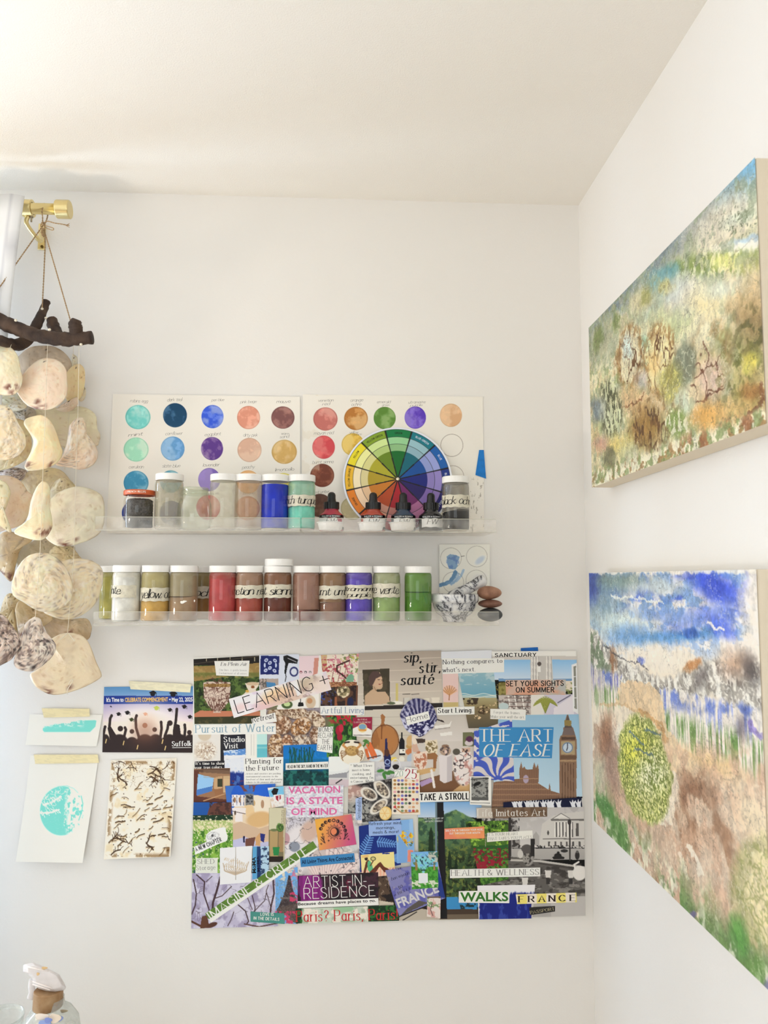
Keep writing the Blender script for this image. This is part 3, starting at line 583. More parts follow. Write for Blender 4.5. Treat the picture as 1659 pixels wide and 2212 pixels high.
def shell(pts, d, base, style='smooth', tilt=0.0, bulge=.010, seed=0):
    n = 56; pts = smooth_path([np.array(p,float) for p in pts+[pts[0]]],6)[:-1]
    s = np.linspace(0,len(pts)-1,n,endpoint=False).astype(int); B = np.array([pts[k] for k in s]); c = B.mean(0); m = 22
    rr = np.linspace(0.02,1,m)[:,None,None]; XY = c+(B[None]-c)*rr; X,Y = XY[...,0],XY[...,1]; r = R(X,Y); b = np.array(base,float); r.fill(b)
    top = np.array([c[0], B[:,1].min()]); dist = np.hypot(X-top[0],Y-top[1]); rg_ = random.Random(seed)
    b = np.clip(b*1.04+4,0,255); r.fill(b); r.mot(np.clip(b*1.08+6,0,255),30,.4,.7,seed,.7); r.mot(b*np.array([.92,.87,.82]),26,.5,.75,seed+1,.55); r.mot((230,214,200),34,.45,.7,seed+7,.4); r.mot(b*np.array([.86,.78,.68]),5,.66,.74,seed+11,.5); r.vein(np.clip(b*1.1+8,0,255),24,.03,seed+12,.5)
    if style in ('ridge','dark'):
        w = dist/3.6+5.5*fbm(X/22,Y/22,seed+2,3); k = sstep(.72,.95,.5+.5*np.sin(w*2*PI/1.3)); k = k*sstep(.3,.7,rr[...,0]*np.ones_like(X)+.5*(r.n(30,seed=seed+21)-.5))
        r.put(k*sstep(.3,.6,r.n(14,seed=seed+3)),(150,134,122) if style=='ridge' else (96,78,74),.6 if style=='ridge' else .8); r.mot((246,240,230),5,.56,.64,seed+4,.5)
    if style == 'dark': r.mot((110,88,84),7,.54,.64,seed+5,.6,mask=sstep(.2,.6,(Y-top[1])/60)); r.mot((66,56,56),6,.6,.68,seed+6,.8,mask=sstep(.3,.7,(Y-top[1])/70))
    if style == 'stain':
        for _ in range(3): r.mot((116,66,48),7,.35,.6,seed+8,.85,mask=r.em(c[0]+rg_.uniform(-.6,.6)*np.ptp(B[:,0])/2, B[:,1].max()-rg_.uniform(4,22), rg_.uniform(5,14), rg_.uniform(4,9), rg_.uniform(-40,40), .7))
    r.ell(top[0],top[1]+9,1.3,1.3,(80,60,46))
    zb = bulge*(1-rr[...,0]**2)*np.ones_like(X)+.0012*(r.n(7,seed=seed+9)-.5)*(3 if style in('ridge','dark') else 1)*2+tilt*(X-c[0])/60+.004*np.sin((X-c[0])/np.ptp(B[:,0])*5+seed)*rr[...,0]
    V = np.array([[P(X[i,j],Y[i,j],d+zb[i,j]) for j in range(n)] for i in range(m)])
    F = [(i*n+j,(i+1)*n+j,(i+1)*n+(j+1)%n,i*n+(j+1)%n) for i in range(m-1) for j in range(n)]+[tuple(range(n))]
    o = mk('shell', V.reshape(-1,3), F, SHELL, chime, alb(r.C,1.1), True)
    so = o.modifiers.new('shell_thickness','SOLIDIFY'); so.thickness = .0012; so.offset = 0; return o
CR=(244,228,196); TR=(216,208,180); PK=(226,208,186); GY=(206,200,180); TN=(206,184,144); WH=(232,222,206)
SH = [
([(40,770),(62,752),(90,747),(120,750),(145,768),(155,790),(150,830),(120,845),(60,840),(42,810)],.045,(196,180,158),'stain'),
([(157,764),(167,772),(165,788),(152,795),(154,775)],.035,CR,'smooth'),([(181,833),(186,845),(182,862),(172,866),(174,845)],.03,CR,'smooth'),
([(155,792),(170,786),(181,795),(184,812),(181,840),(172,862),(150,870),(140,850),(143,810)],.055,(226,206,160),'smooth'),
([(120,884),(140,870),(166,858),(168,872),(155,886),(135,889)],.06,PK,'smooth'),
([(75,885),(110,882),(170,878),(195,886),(208,900),(210,925),(217,940),(214,955),(206,965),(160,972),(120,960),(85,940),(68,900)],.03,TR,'smooth'),
([(28,885),(60,878),(78,890),(72,915),(52,922),(35,905)],.035,(160,150,130),'smooth'),([(-20,850),(35,850),(50,863),(57,880),(30,888),(-20,885)],.055,(250,240,214),'smooth'),
([(-30,900),(50,908),(68,950),(62,985),(40,1003),(10,1014),(-30,1010)],.05,(226,206,160),'smooth'),([(-10,1018),(30,1010),(58,1018),(45,1037),(10,1032)],.03,(176,160,150),'dark'),
([(45,1040),(62,1018),(95,1010),(130,1015),(150,1035),(165,1058),(150,1095),(100,1122),(60,1095),(50,1060)],.035,(206,192,156),'smooth'),
([(100,1060),(130,1032),(150,1040),(162,1060),(140,1080),(110,1090)],.045,(208,196,156),'smooth'),
([(-10,1028),(20,1028),(45,1040),(60,1062),(72,1073),(65,1100),(50,1130),(20,1143),(-15,1140)],.07,(226,204,176),'smooth'),
([(0,1155),(18,1148),(70,1163),(45,1185),(35,1215),(25,1255),(5,1238),(-20,1200)],.045,TN,'stain'),
([(32,1215),(40,1190),(65,1172),(95,1162),(120,1170),(150,1180),(162,1185),(150,1230),(60,1240)],.03,(176,162,132),'smooth'),
([(102,1200),(115,1182),(138,1176),(158,1185),(170,1200),(176,1212),(140,1222)],.05,(206,190,150),'smooth'),
([(0,1325),(10,1292),(22,1282),(45,1290),(40,1312),(20,1345),(-10,1335)],.035,(196,176,134),'smooth'),([(14,1345),(30,1315),(38,1360),(46,1402),(30,1385)],.045,(190,166,116),'smooth'),
([(33,1318),(45,1296),(90,1318),(115,1335),(95,1352),(60,1372),(45,1385),(38,1350)],.06,(188,164,120),'stain'),
([(88,1337),(115,1332),(150,1338),(185,1336),(197,1350),(197,1366),(188,1382),(150,1388),(110,1378)],.045,(186,166,134),'stain'),
([(-45,742),(0,744),(22,750),(38,768),(45,800),(49,817),(45,837),(33,851),(13,854),(-10,850),(-45,840)],.13,(248,232,198),'stain'),
([(103,773),(125,778),(142,795),(145,820),(145,850),(135,868),(115,882),(90,885),(60,876),(40,853),(36,836),(45,815),(65,792),(85,777)],.115,(228,208,184),'stain'),
([(-40,878),(10,875),(28,890),(40,915),(52,935),(56,960),(45,980),(25,991),(0,994),(-40,985)],.12,(244,224,190),'ridge'),
([(78,898),(90,897),(105,905),(118,925),(130,960),(135,978),(125,998),(100,1012),(65,1017),(54,1010),(58,995),(69,972),(72,950),(62,932),(52,915),(58,904)],.115,(240,222,178),'stain'),
([(150,920),(165,904),(180,903),(186,920),(188,937),(205,960),(211,985),(200,1005),(175,1014),(150,1010),(120,1003),(135,985),(145,955)],.085,(228,206,180),'ridge'),
([(92,1039),(102,1043),(108,1058),(107,1090),(112,1122),(112,1140),(100,1160),(85,1167),(60,1163),(32,1152),(38,1140),(58,1125),(68,1080),(80,1052)],.12,(246,226,188),'stain'),
([(110,1078),(130,1062),(165,1051),(200,1058),(222,1075),(226,1110),(222,1140),(205,1160),(165,1176),(130,1180),(105,1168),(96,1150),(104,1110)],.08,(212,206,184),'stain'),
([(-30,1030),(8,1040),(22,1062),(15,1090),(5,1120),(24,1145),(16,1147),(-20,1110)],.14,(250,232,196),'smooth'),
([(35,1232),(50,1210),(70,1197),(100,1195),(125,1207),(145,1230),(156,1260),(155,1290),(140,1310),(110,1321),(80,1318),(50,1300),(28,1285),(26,1260)],.12,(226,212,184),'ridge'),
([(132,1213),(160,1207),(195,1210),(218,1225),(223,1245),(218,1275),(205,1305),(175,1330),(140,1338),(110,1330),(95,1318),(150,1300),(140,1260)],.085,(220,206,176),'ridge'),
([(-40,1310),(5,1328),(25,1350),(38,1370),(44,1390),(35,1410),(15,1430),(-40,1440)],.14,(214,196,184),'dark'),
([(75,1332),(88,1338),(95,1360),(110,1378),(121,1395),(115,1415),(95,1435),(70,1450),(40,1445),(30,1430),(38,1400),(48,1370),(57,1345)],.125,(226,210,196),'dark'),
([(108,1382),(130,1370),(155,1367),(180,1375),(195,1395),(208,1430),(219,1455),(215,1466),(180,1485),(140,1498),(110,1500),(80,1485),(65,1460),(75,1450),(100,1430),(112,1400)],.085,(216,202,174),'stain'),
]
for i,(pts,d,b,st) in enumerate(SH): shell(pts, d, b, st, tilt=rg.uniform(-.004,.004), seed=i*13+3)
for pts in ([(103,735,.13),(98,890,.135),(92,1040,.137),(86,1197,.137),(76,1335,.142)],[(171,742,.13),(168,905,.1),(163,1053,.1),(159,1207,.1),(146,1368,.1)],[(28,733,.11),(22,752,.146)],[(155,745,.06),(158,768,.052),(140,1015,.045)]):
    twine('thread', pts, .0004, THREAD, False)
twine('thread',[(146,1368,.102),(130,1381,.103)],.0007,THREAD,False); twine('thread',[(148,1368,.102),(162,1385,.103)],.0007,THREAD,False)
twine('thread',[(145,1500,.098),(147,1488,.1),(157,1472,.101),(155,1468,.101),(148,1478,.1)],.0006,THREAD,False)
# ================================================================== papers taped on the wall, lower left
def wallmap(d): return lambda x,y,z: P(x,y,d+z)
TAPE = (236,222,176)
def tape(par, q, c=TAPE, d=.0035, name='masking_tape_strip', col2=None):
    def pt(r): r.fill(c); r.mot(np.array(c)*.93,14,.45,.6,3,.7,sy=3)
    return sheet(name, q, d, pt, par, step=2)
def lift_bottom(a): return lambda U,V: np.concatenate([0*U*V, -a*V**2*(1+0*U), 0*U*V],-1)
TEAL = (118,214,202)
def p_stroke(r):
    r.fill((246,243,234)); m = np.zeros(r.X.shape)
    t = np.interp(r.X,[92,110,150,175,205,208],[1572,1566,1562,1556,1555,1556]); b = np.interp(r.X,[92,96,150,195,206,209],[1576,1581,1581,1581,1570,1558])
    m = sstep(-.5,1.5,r.Y-t+9*(r.n(5,3,2)-.45)*sstep(200,150,r.X))*sstep(1,-1,r.Y-b)*((r.X>93)&(r.X<208)); r.put(m,TEAL,.95); r.put(m*sstep(.5,.6,r.n(5,4,seed=3))*sstep(1574,1564,r.Y)*sstep(190,170,r.X),(240,244,236),.8)
c1 = sheet('white_card',[(64,1543),(221,1544),(210,1611),(57,1608)],.0016,p_stroke,None,1.0,curl=lift_bottom(.004)); tag(c1,'small white card with a turquoise brush stroke, taped to the wall','card')
tape(c1,[(90,1530),(193,1531),(194,1548),(95,1550)])
def p_disc(r):
    r.fill((247,244,235)); m = r.em(135,1750,47,52,0,.03); a = r.n(6,9,5); v = np.abs(r.n(9,9,8)-.5)
    solid = sstep(152,140,r.X+8*(r.n(20,seed=2)-.5)+np.clip(r.Y-1780,0,40)*-.2)
    k = np.clip(solid*sstep(.03,.06,v+.03*(r.X<140)*(r.Y>1740)+.02)+(1-solid)*sstep(.52,.6,a),0,1)
    r.put(m*k,TEAL,.95)
    for x0,y0,x1,y1 in ((96,1738,132,1720),(90,1755,128,1748)):
        for i in range(9):
            t = i/8; x = x0+(x1-x0)*t; y = y0+(y1-y0)*t+3*math.sin(i); q=5+3*math.sin(i*2.3); r.line(((x,y),(x-4,y-q)),.9,(246,244,236),.9,2); r.line(((x,y),(x+4,y+q)),1.2,(246,244,236),.9,2)
        r.line(((x0,y0),((x0+x1)/2,(y0+y1)/2+3),(x1,y1)),3.4,(246,244,236),.95,4)
    r.line(((176,1719),(180,1735),(178,1752),(172,1770)),2,TEAL,.9); r.line(((125,1699),(145,1697),(160,1703),(169,1712)),1.2,TEAL,.6)
c2 = sheet('white_card',[(66,1632),(213,1633),(183,1859),(40,1856)],.0016,p_disc,None,.9,curl=lift_bottom(.012)); tag(c2,'tall white card with a round turquoise print, taped to the wall below the brush stroke','card')
tape(c2,[(73,1630),(211,1630),(214,1648),(76,1650)])
def p_veins(r):
    r.fill((245,239,224)); X,Y = r.X,r.Y; r.mot((222,202,160),22,.5,.65,1,.7); r.mot((250,246,234),30,.5,.6,2,.8)
    g_ = random.Random(8); D1 = (58,34,14)
    def wig(x,y,a,l,w,k=3):
        pts=[(x,y)]
        for _ in range(k): a+=g_.uniform(-.5,.5); x+=l/k*math.cos(a); y+=l/k*math.sin(a); pts.append((x,y))
        r.line(pts,w,D1,.85); return pts,a
    for _ in range(60):
        x=g_.uniform(236,378); y=g_.uniform(1700,1845); pts,a=wig(x,y,g_.uniform(-.75,-.15),g_.uniform(6,24),g_.choice((1,1.4,2,3)))
        r.line([(p[0]-1,p[1]+2.5) for p in pts],3.5,(190,160,110),.35)
    for _ in range(26):
        x=g_.uniform(238,378); y=g_.choice((g_.uniform(1646,1700),g_.uniform(1646,1690),g_.uniform(1815,1848))); pts,a=wig(x,y,g_.uniform(-2.8,.6),g_.uniform(14,30),g_.choice((1.2,2,2.6)),4)
        for p in pts[1:]: wig(p[0],p[1],a+g_.choice((-1,1))*g_.uniform(.5,1.1),g_.uniform(5,12),1,2)
    for _ in range(90): r.ell(g_.uniform(234,380),g_.uniform(1645,1850),g_.uniform(.6,1.8),g_.uniform(.6,1.6),D1,0,.3,.8)
    r.vein((120,84,44),12,.035,31,.5,mask=(Y<1700)*1.,sy=9)
    e = np.minimum(np.minimum(X-np.interp(Y,[1640,1850],[240,228]),np.interp(Y,[1640,1850],[381,369])-X),np.minimum(Y-1642,1850-Y)); r.put(sstep(14,4,e)*sstep(.45,.6,r.n(12,seed=20)),(122,84,40),.7); r.put(sstep(4,0,e),(244,238,224),.9)
c3 = sheet('speckled_print',[(239,1642),(382,1637),(370,1847),(227,1853)],.0016,p_veins,None,.8,curl=lift_bottom(.008)); tag(c3,'cream paper print covered in dark brown branching veins, below the graduation postcard','print')
def p_grad(r):
    r.fill((120,160,200)); r.vg(1484,(86,140,190),1503,(120,160,205)); r.rect(200,1503,440,1522,(26,52,140)); r.vg(1522,(170,160,200),1560,(232,214,216)); r.vg(1560,(240,226,216),1627,(250,232,206))
    r.ell(315,1563,60,36,(255,250,238),0,1.0)
    DK=(46,34,34); r.put((r.Y>1598)*1.,DK)
    for x,w in ((228,14),(258,26),(285,18),(313,26),(336,22),(366,24),(390,20),(410,18)): r.ell(x,1606,w*.75,20 if x!=285 else 14,DK,0,.1)
    for pts in (((246,1596),(236,1574),(238,1552),(241,1546)),((268,1592),(272,1576),(270,1572)),((300,1592),(294,1572),(293,1552),(295,1546)),((346,1596),(349,1574),(348,1560)),((376,1580),(380,1556),(382,1532)),((398,1596),(400,1576),(399,1566)),((222,1594),(226,1574),(227,1570)),((356,1590),(362,1574),(363,1566))): r.line(pts,5.5,DK); r.ell(pts[-1][0],pts[-1][1],3,3.4,DK)
    r.poly([(372,1596),(376,1562),(388,1566),(392,1596)],DK); r.poly([(232,1572),(240,1570),(256,1596),(238,1600)],DK)
    for x,y,q in ((260,1574,6),(313,1567,5.5),(334,1576,5),(367,1562,6),(409,1582,5),(285,1580,5)): r.ell(x,y,q,q,(52,38,36) if x!=313 else (170,120,96))
    r.ell(313,1570,24,22,(190,130,100),0,1,.45); r.ell(313,1590,30,26,(120,76,60),0,1,.35)
    for x,y in ((230,1597),(268,1601),(298,1610),(352,1598),(358,1612)): r.line(((x,y),(x-2,y+8)),1.6,(236,208,140))
    for x,y,c,s in ((256,1542,(30,24,30),1),(275,1539,(30,24,30),1.1),(284,1554,(60,64,30),1),(314,1542,(226,170,140),.9),(338,1529,(190,200,90),1.2),(367,1533,(36,30,30),1),(398,1526,(30,24,30),1.1),(410,1548,(36,30,34),1),(330,1497,(24,20,26),1.5),(374,1498,(24,20,26),1.6),(239,1526,(60,60,80),.4)):
        r.poly([(x-6*s,y-1),(x+1,y-4*s),(x+6*s,y),(x,y+3*s)],c); r.ell(x,y+2*s,3.5*s,2.5*s,c); r.line(((x+5*s,y),(x+5*s,y+5*s)),.7,c)
pc = sheet('postcard',[(225,1484),(419,1482),(418,1626),(221,1625)],.0018,p_grad,None,.8); tag(pc,'glossy postcard of graduates throwing caps under a blue banner','postcard')
put_text(pc,[("It's Time to",230,1516,267,1515.5,9,'boldx',(250,250,250)),('CELEBRATE COMMENCEMENT',270,1516,363,1515,9,'boldx',(250,206,110)),('\u2022',365,1514,369,1514,7,'bold',(250,250,250)),('May 22, 2025',371,1515.5,416,1515,9,'boldx',(250,250,250)),('Suffolk',372,1612,413,1611,10.5,'serifb',(250,250,250))],wallmap(.0018))
G().box(tuple(P(372,1614.5,.0019)),tuple(P(413,1615.3,.00195))).mk('underline',pmat((240,240,240)),pc)
tape(pc,[(278,1471),(413,1478),(411,1496),(282,1489)],(232,226,196))
# ================================================================== swatch sheets
SY = 1.0; SDEP = .13
UZ = P(640,1147,SDEP)[2]; LZ = P(640,1350.5,SDEP)[2]
def wash(r,cx,cy,rx,ry,c,c2,seed,a=.95):
    m = r.em(cx,cy,rx+1.2*math.sin(seed),ry,0,.03); r.put(m,c2,a); r.put(m*sstep(.38,.6,r.n(26,seed=seed)+(cx-r.X)/rx*.16*(-1)**(seed//4%2)),c,a*.95); r.mot(np.clip(np.array(c2)*1.1,0,255),11,.54,.7,seed+1,.45,mask=m)
    r.put(np.clip(m-r.em(cx,cy,rx-1.5,ry-1.5,0,.05),0,1),np.array(c)*.85,.6)
def p_sw1(r):
    r.fill((245,240,230)); r.C += ((r.n(30,seed=4)-.5)*6)[...,None]
    S = [(298,901,26,(112,206,200),(164,220,212)),(378,897,26,(14,62,96),(70,112,150)),(459,900,25,(44,82,214),(126,148,222)),(537,902,25,(214,142,118),(232,176,154)),(611,902,24,(120,78,76),(160,112,104)),
    (294,971,26,(156,220,190),(196,230,206)),(373,969,26,(96,152,206),(140,184,222)),(458,969,25,(84,48,130),(150,124,170)),(539,972,26,(214,172,148),(226,190,164)),(614,976,26,(206,166,96),(220,188,130)),
    (294,1043,26,(58,140,180),(120,180,206)),(369,1040,24,(96,160,180),(140,186,196)),(452,1036,25,(120,98,180),(150,130,196)),(536,1041,25,(236,180,116),(240,196,150)),(612,1046,24,(238,226,110),(242,232,140)),
    (290,1108,26,(24,48,130),(40,60,150)),(370,1108,26,(96,104,150),(120,124,160)),(450,1096,27,(206,112,112),(220,140,134)),(535,1098,26,(206,150,120),(220,170,140)),(610,1110,26,(120,76,80),(150,100,100))]
    for i,s in enumerate(S): wash(r,s[0],s[1],s[2],s[2],s[3],s[4],i*5+1)
s1 = sheet('swatch_sheet',[(244,851),(648,857),(649,1152),(230,1152)],.0024,p_sw1,None,.8); tag(s1,'left cream sheet of handwritten watercolour swatch circles starting with robins egg','swatch sheet',None)
PEN = (86,78,70)
put_text(s1,[(t,x0,y0,x1,y1,h,'pencil',PEN) for t,x0,y0,x1,y1,h in (("robins egg",281,869,319,870,7),('dark teal',361,867,393,866,7),('peri blue',457,867,484,866,6),('pink beige',519,871,554,870,6),('mauve',597,871,627,870,7),
 ('mint',277,943,308,940,7),('cornflower',357,940,394,939,7),('eggplant',442,942,477,940,7),('dirty pink',525,943,556,943,7),('warm',607,939,624,940,6),('sand',604,947,624,945,6),
 ('cerulean',278,1012,310,1011,7),('slate blue',350,1010,389,1009,7),('lavender',438,1008,474,1007,7),('peachy',523,1013,550,1011,7),('limoncello',594,1018,635,1016,7),('mauve',450,1069,472,1068,6),('bisque',526,1068,549,1067,6))],wallmap(.0024))
def p_sw2(r):
    r.fill((245,240,230)); r.C += ((r.n(30,seed=6)-.5)*6)[...,None]
    S = [(703,905,25,(190,108,100),(214,146,134)),(769,904,25,(176,112,48),(214,166,106)),(831,903,24,(86,130,48),(132,168,96)),(897,902,24,(84,50,180),(132,110,206)),(974,897,25,(214,168,126),(226,188,148)),
    (699,966,25,(206,72,78),(220,110,108)),(762,960,24,(220,178,70),(232,200,110)),(696,1027,25,(112,58,44),(150,90,66)),(691,1092,25,(88,60,50),(120,86,70)),(762,1098,25,(206,196,152),(216,206,170)),(905,1098,24,(90,120,60),(120,150,90))]
    for i,s in enumerate(S): wash(r,s[0],s[1],s[2],s[2],s[3],s[4],i*7+2)
    r.ring(976,962,24,24,.6,(170,160,150)); r.ring(978,1030,24,24,.6,(180,170,160))
    r.mot((120,112,100),3,.66,.72,9,.6,mask=(r.X>1015)*(r.Y>1020)*1.0,sy=9); r.mot((206,196,178),24,.56,.66,10,.4,mask=(r.X<690)*1.0)
s2 = sheet('swatch_sheet',[(654,852),(1043,857),(1046,1152),(650,1152)],.0012,p_sw2,None,.8); tag(s2,'right cream sheet of handwritten swatch circles behind the colour wheel, blue tape at its edge','swatch sheet',None)
put_text(s2,[(t,x0,y0,x1,y1,h,'pencil',PEN) for t,x0,y0,x1,y1,h in (('venetian',687,868,720,867,6),('red',696,876,712,875,6),('orange',757,868,784,867,7),('ochre',759,877,780,876,7),('emerald',814,871,843,871,6),('green',825,877,841,877,5),('ultramarine',882,872,919,871,6),('purple',886,878,912,877,5),
 ('mayan red',678,939,720,938,7),('yellow',755,937,774,936,6),('ochre',762,941,781,940,5),('burnt sienna',675,1002,720,1000,7),('burnt umber',672,1067,712,1064,6))],wallmap(.0012))
tape(s2,[(1035,972),(1045,972),(1050,1034),(1027,1026)],(30,120,200),.0022,'blue_tape_piece')
# ================================================================== clear acrylic picture ledges
ACR = clear('clear_acrylic', (254,253,252), .06, .05, .04, (246,244,236), .12); ACE = mat('acrylic_polished_edge',(206,204,188),.3,spec=.6)
def ledge(x0,x1,z,lip,label):
    t = .0028; xa,xb = P(x0,1200,SDEP)[0], P(x1,1200,SDEP)[0]; root = empty('acrylic_shelf',((xa+xb)/2,D-SDEP/2,z),label,'shelf','clear acrylic picture ledges')
    yf = D-SDEP; G().box((xa,yf+t,z),(xb,D-.0005,z+t)).mk('base_panel',ACR,root); bevel(G().box((xa,yf,z),(xb,yf+t*.98,z+lip)).mk('front_lip',ACR,root),.0008)
    G().box((xa+.001,yf-.0002,z+lip),(xb-.001,yf+t,z+lip+.0007)).mk('polished_edge',ACE,root); G().box((xa,yf-.0003,z-.0007),(xb,yf+t,z-.0001)).mk('polished_edge',ACE,root)
    return root
LIP = .0222
ledge(203,648,UZ,LIP,'clear acrylic ledge on the left, holding the blue pigment jar and swatch sheet'); ledge(650,1073,UZ,LIP,'clear acrylic ledge on the right, holding the ink bottles and colour wheel')
ledge(206,648,LZ,LIP,'lower left clear acrylic ledge holding white, yellow and red pigment jars'); ledge(650,1077,LZ,LIP,'lower right clear acrylic ledge holding purple and green pigment jars and mortar')
UF, LF = UZ+.0029, LZ+.0029
# ================================================================== jars
GLASS = clear('jar_glass', (254,253,250), .10, .03, edge=.30); LID = mat('white_plastic_lid',(244,242,238),.45); LABELC = mat('translucent_washi_label',(226,220,200),.7,col2=(208,202,184),nscale=160,spec=.2)
BLACKI = pmat((24,22,22))
def cyl_label(par, cx, cy, z0, z1, r, a0, a1, m, name='paper_label'):
    g = G(); n = 28; vs = []
    for i in range(n+1):
        a = math.radians(a0+(a1-a0)*i/n); vs += [(cx+r*math.sin(a),cy-r*math.cos(a),z0+(.0006*math.sin(i*1.1))),(cx+r*math.sin(a),cy-r*math.cos(a),z1+.0005*math.sin(i*.8+1))]
    g.add(vs,[(2*i,2*i+2,2*i+3,2*i+1) for i in range(n)]); return g.mk(name,m,par,True)
def cyl_text(par, txts, cx, cy, r, name='lettering'):
    g = G()
    for (t,a0,a1,z,h,font) in txts:
        def mp(u,v,l,a0=a0,a1=a1,z=z,h=h):
            a = math.radians(a0+(a1-a0)*u); return (cx+(r+l)*math.sin(a),cy-(r+l)*math.cos(a),z+h*v)
        text_geo(g,t,font,mp)
    g.mk(name,BLACKI,par)
def jar(px, floor, label, fillc=None, fill=.5, filmc=None, film=.3, txt=None, H=.0985, Rr=.0247, back=False, rank=None, group=None, lidmark=False, tilt=0):
    dd = .029 if back else .0915; p = P(px,1200,dd); cx,cy,z = p[0],p[1],floor
    j = empty('pigment_jar',(cx,cy,z),label,'jar',group); c = (cx,cy,z)
    G().lathe([(.0,.0006),(.74*Rr,.0004),(.92*Rr,.0015),(Rr,.006),(Rr,.080*H/.0985),(.97*Rr,.0845*H/.0985),(.87*Rr,.0872*H/.0985),(.85*Rr,.0885*H/.0985),(.90*Rr,.0892*H/.0985),(.90*Rr,.091*H/.0985)],c,40,cap=False).mk('glass_body',GLASS,j,True)
    G().lathe([(.80*Rr,.0008),(.93*Rr,.0018),(.95*Rr,.0028),(.80*Rr,.003)],c,40).mk('glass_base',mat('thick_glass_base',(204,200,186),.15,spec=.8),j,True)
    ht = .081*H/.0985
    if fillc is not None:
        top = .004+(ht-.004)*fill; n = 40; g = G(); rgj = random.Random(px); a0 = rgj.uniform(0,6); am = .003 if fill<.97 else 0
        vs = []; pr = [(.5*Rr,.0035),(.93*Rr,.0038),(.955*Rr,.007),(.955*Rr,None)]
        g.lathe([(.5*Rr,.0035),(.93*Rr,.0038),(.955*Rr,.007),(.955*Rr,top-.001),(.90*Rr,top),(.3*Rr,top+am*.6)],c,n)
        g.v = [(x,y,zz+(am*math.sin(math.atan2(y-cy,x-cx)+a0)*(1 if zz-z>top-.003 else 0))) for x,y,zz in g.v]
        f2 = tuple(max(0,k*.86) for k in fillc); g.mk('pigment_powder',mat('powder_%d_%d_%d'%tuple(fillc),fillc,.95,bump=.15,bscale=500,col2=f2,nscale=45,spec=.05),j,True)
    if filmc is not None:
        b0 = .004+(ht-.004)*(fill if fillc is not None else 0)*.98
        G().lathe([(.965*Rr,max(.006,b0)),(.965*Rr,.079*H/.0985),(.93*Rr,.0845*H/.0985),(.84*Rr,.0872*H/.0985),(.82*Rr,.0885*H/.0985)],c,40,cap=False).mk('dust_film',clear('dust_%d_%d_%d_%d'%(*filmc,int(film*100)),(255,255,255),0,.3,film,filmc,edge=.02),j,True)
    l = G().lathe([(.88*Rr,.0868*H/.0985),(.985*Rr,.0868*H/.0985),(.985*Rr,.0872*H/.0985),(.985*Rr,.0972*H/.0985),(.95*Rr,.0985*H/.0985),(0,.0985*H/.0985)],c,48,cap=False).mk('lid',LID,j,False)
    bevel(l,.0006)
    if txt:
        lo,hi,a0,a1,ts = txt; cyl_label(j,cx,cy,z+lo,z+hi,Rr+.0004,a0,a1,LABELC); cyl_text(j,[(t,b0,b1,z+zz,h,'script') for t,b0,b1,zz,h in ts],cx,cy,Rr+.0007)
    return j
U_ = 'glass pigment jars on the ledges'
# upper row
c0 = P(298,1200,.0915); hj = empty('spice_jar',(c0[0],c0[1],UF),'short squat jar of black grains with an orange metal lid','jar'); cc=(c0[0],c0[1],UF)
G().lathe([(0,.0005),(.022,.0005),(.0262,.004),(.0265,.05),(.0255,.055),(.024,.0575),(.024,.0605)],cc,40,cap=False).mk('glass_body',GLASS,hj,True)
def lump(g, amp, seed):
    rg_=random.Random(seed); g.v=[(x+rg_.uniform(-amp,amp),y+rg_.uniform(-amp,amp),z+rg_.uniform(-amp,amp)) for x,y,z in g.v]; return g
lump(G().lathe([(.012,.004)]+[(.0228,.0045+i*.0022) for i in range(22)]+[(.018,.0535),(.008,.055)],cc,56),.0006,3).mk('black_grains',mat('charcoal_grains',(42,38,36),.6,bump=1,bscale=400,col2=(84,80,76),nscale=300),hj,False)
bevel(G().lathe([(.024,.0602),(.0275,.0602),(.0275,.0605),(.0275,.0672),(.0262,.0688),(0,.0684)],cc,48,cap=False).mk('lid',mat('orange_metal_lid',(206,96,48),.35,col2=(196,84,42),nscale=20),hj),.0006)
g = G()
for a0,a1,t in ((-32,2,'FRENCH'),(8,36,'RECIPE')):
    def mp(u,v,l,a0=a0,a1=a1): a=math.radians(a0+(a1-a0)*u); return (cc[0]+(.0278+l)*math.sin(a),cc[1]-(.0278+l)*math.cos(a),UF+.0629+.0032*v)
    text_geo(g,t,'sansb',mp)
g.mk('lettering',pmat((244,232,220)),hj)
jar(362,UF,'clear glass jar with a grey dusty film beside the orange lidded jar',None,0,(182,176,152),.40)
c0 = P(418,1200,.0915); oj = empty('open_jar',(c0[0],c0[1],UF),'squat round clear glass jar without a lid, empty','jar'); cc=(c0[0],c0[1],UF)
G().lathe([(0,.001),(.020,.0006),(.027,.004),(.0298,.014),(.0302,.03),(.029,.044),(.0262,.053),(.0232,.058),(.0228,.061),(.0246,.062),(.0250,.0645),(.0236,.066),(.0232,.0685),(.0246,.070),(.0246,.0725),(.0232,.0745),(.0222,.0742),(.0218,.062)],cc,44,cap=False).mk('glass_body',clear('bumpy_glass',(240,244,236),.22,.05,.05,(236,230,212),.35),oj,True)
jar(481,UF,'clear glass jar with a white lid, empty, to the right of the open squat jar',None,0,(214,212,190),.22)
jar(535,UF,'clear glass jar with a faint brown film, left of the blue jar',None,0,(190,160,130),.30)
jar(592,UF,'glass jar full of vivid ultramarine blue pigment',(26,54,206),1.0)
jar(650,UF,'glass jar of pale turquoise pigment with a black brush lettered label',(128,222,200),.50,(150,216,190),.45,(.042,.0615,-80,80,[('french turquoise',-118,112,0.0460,0.0137)]))
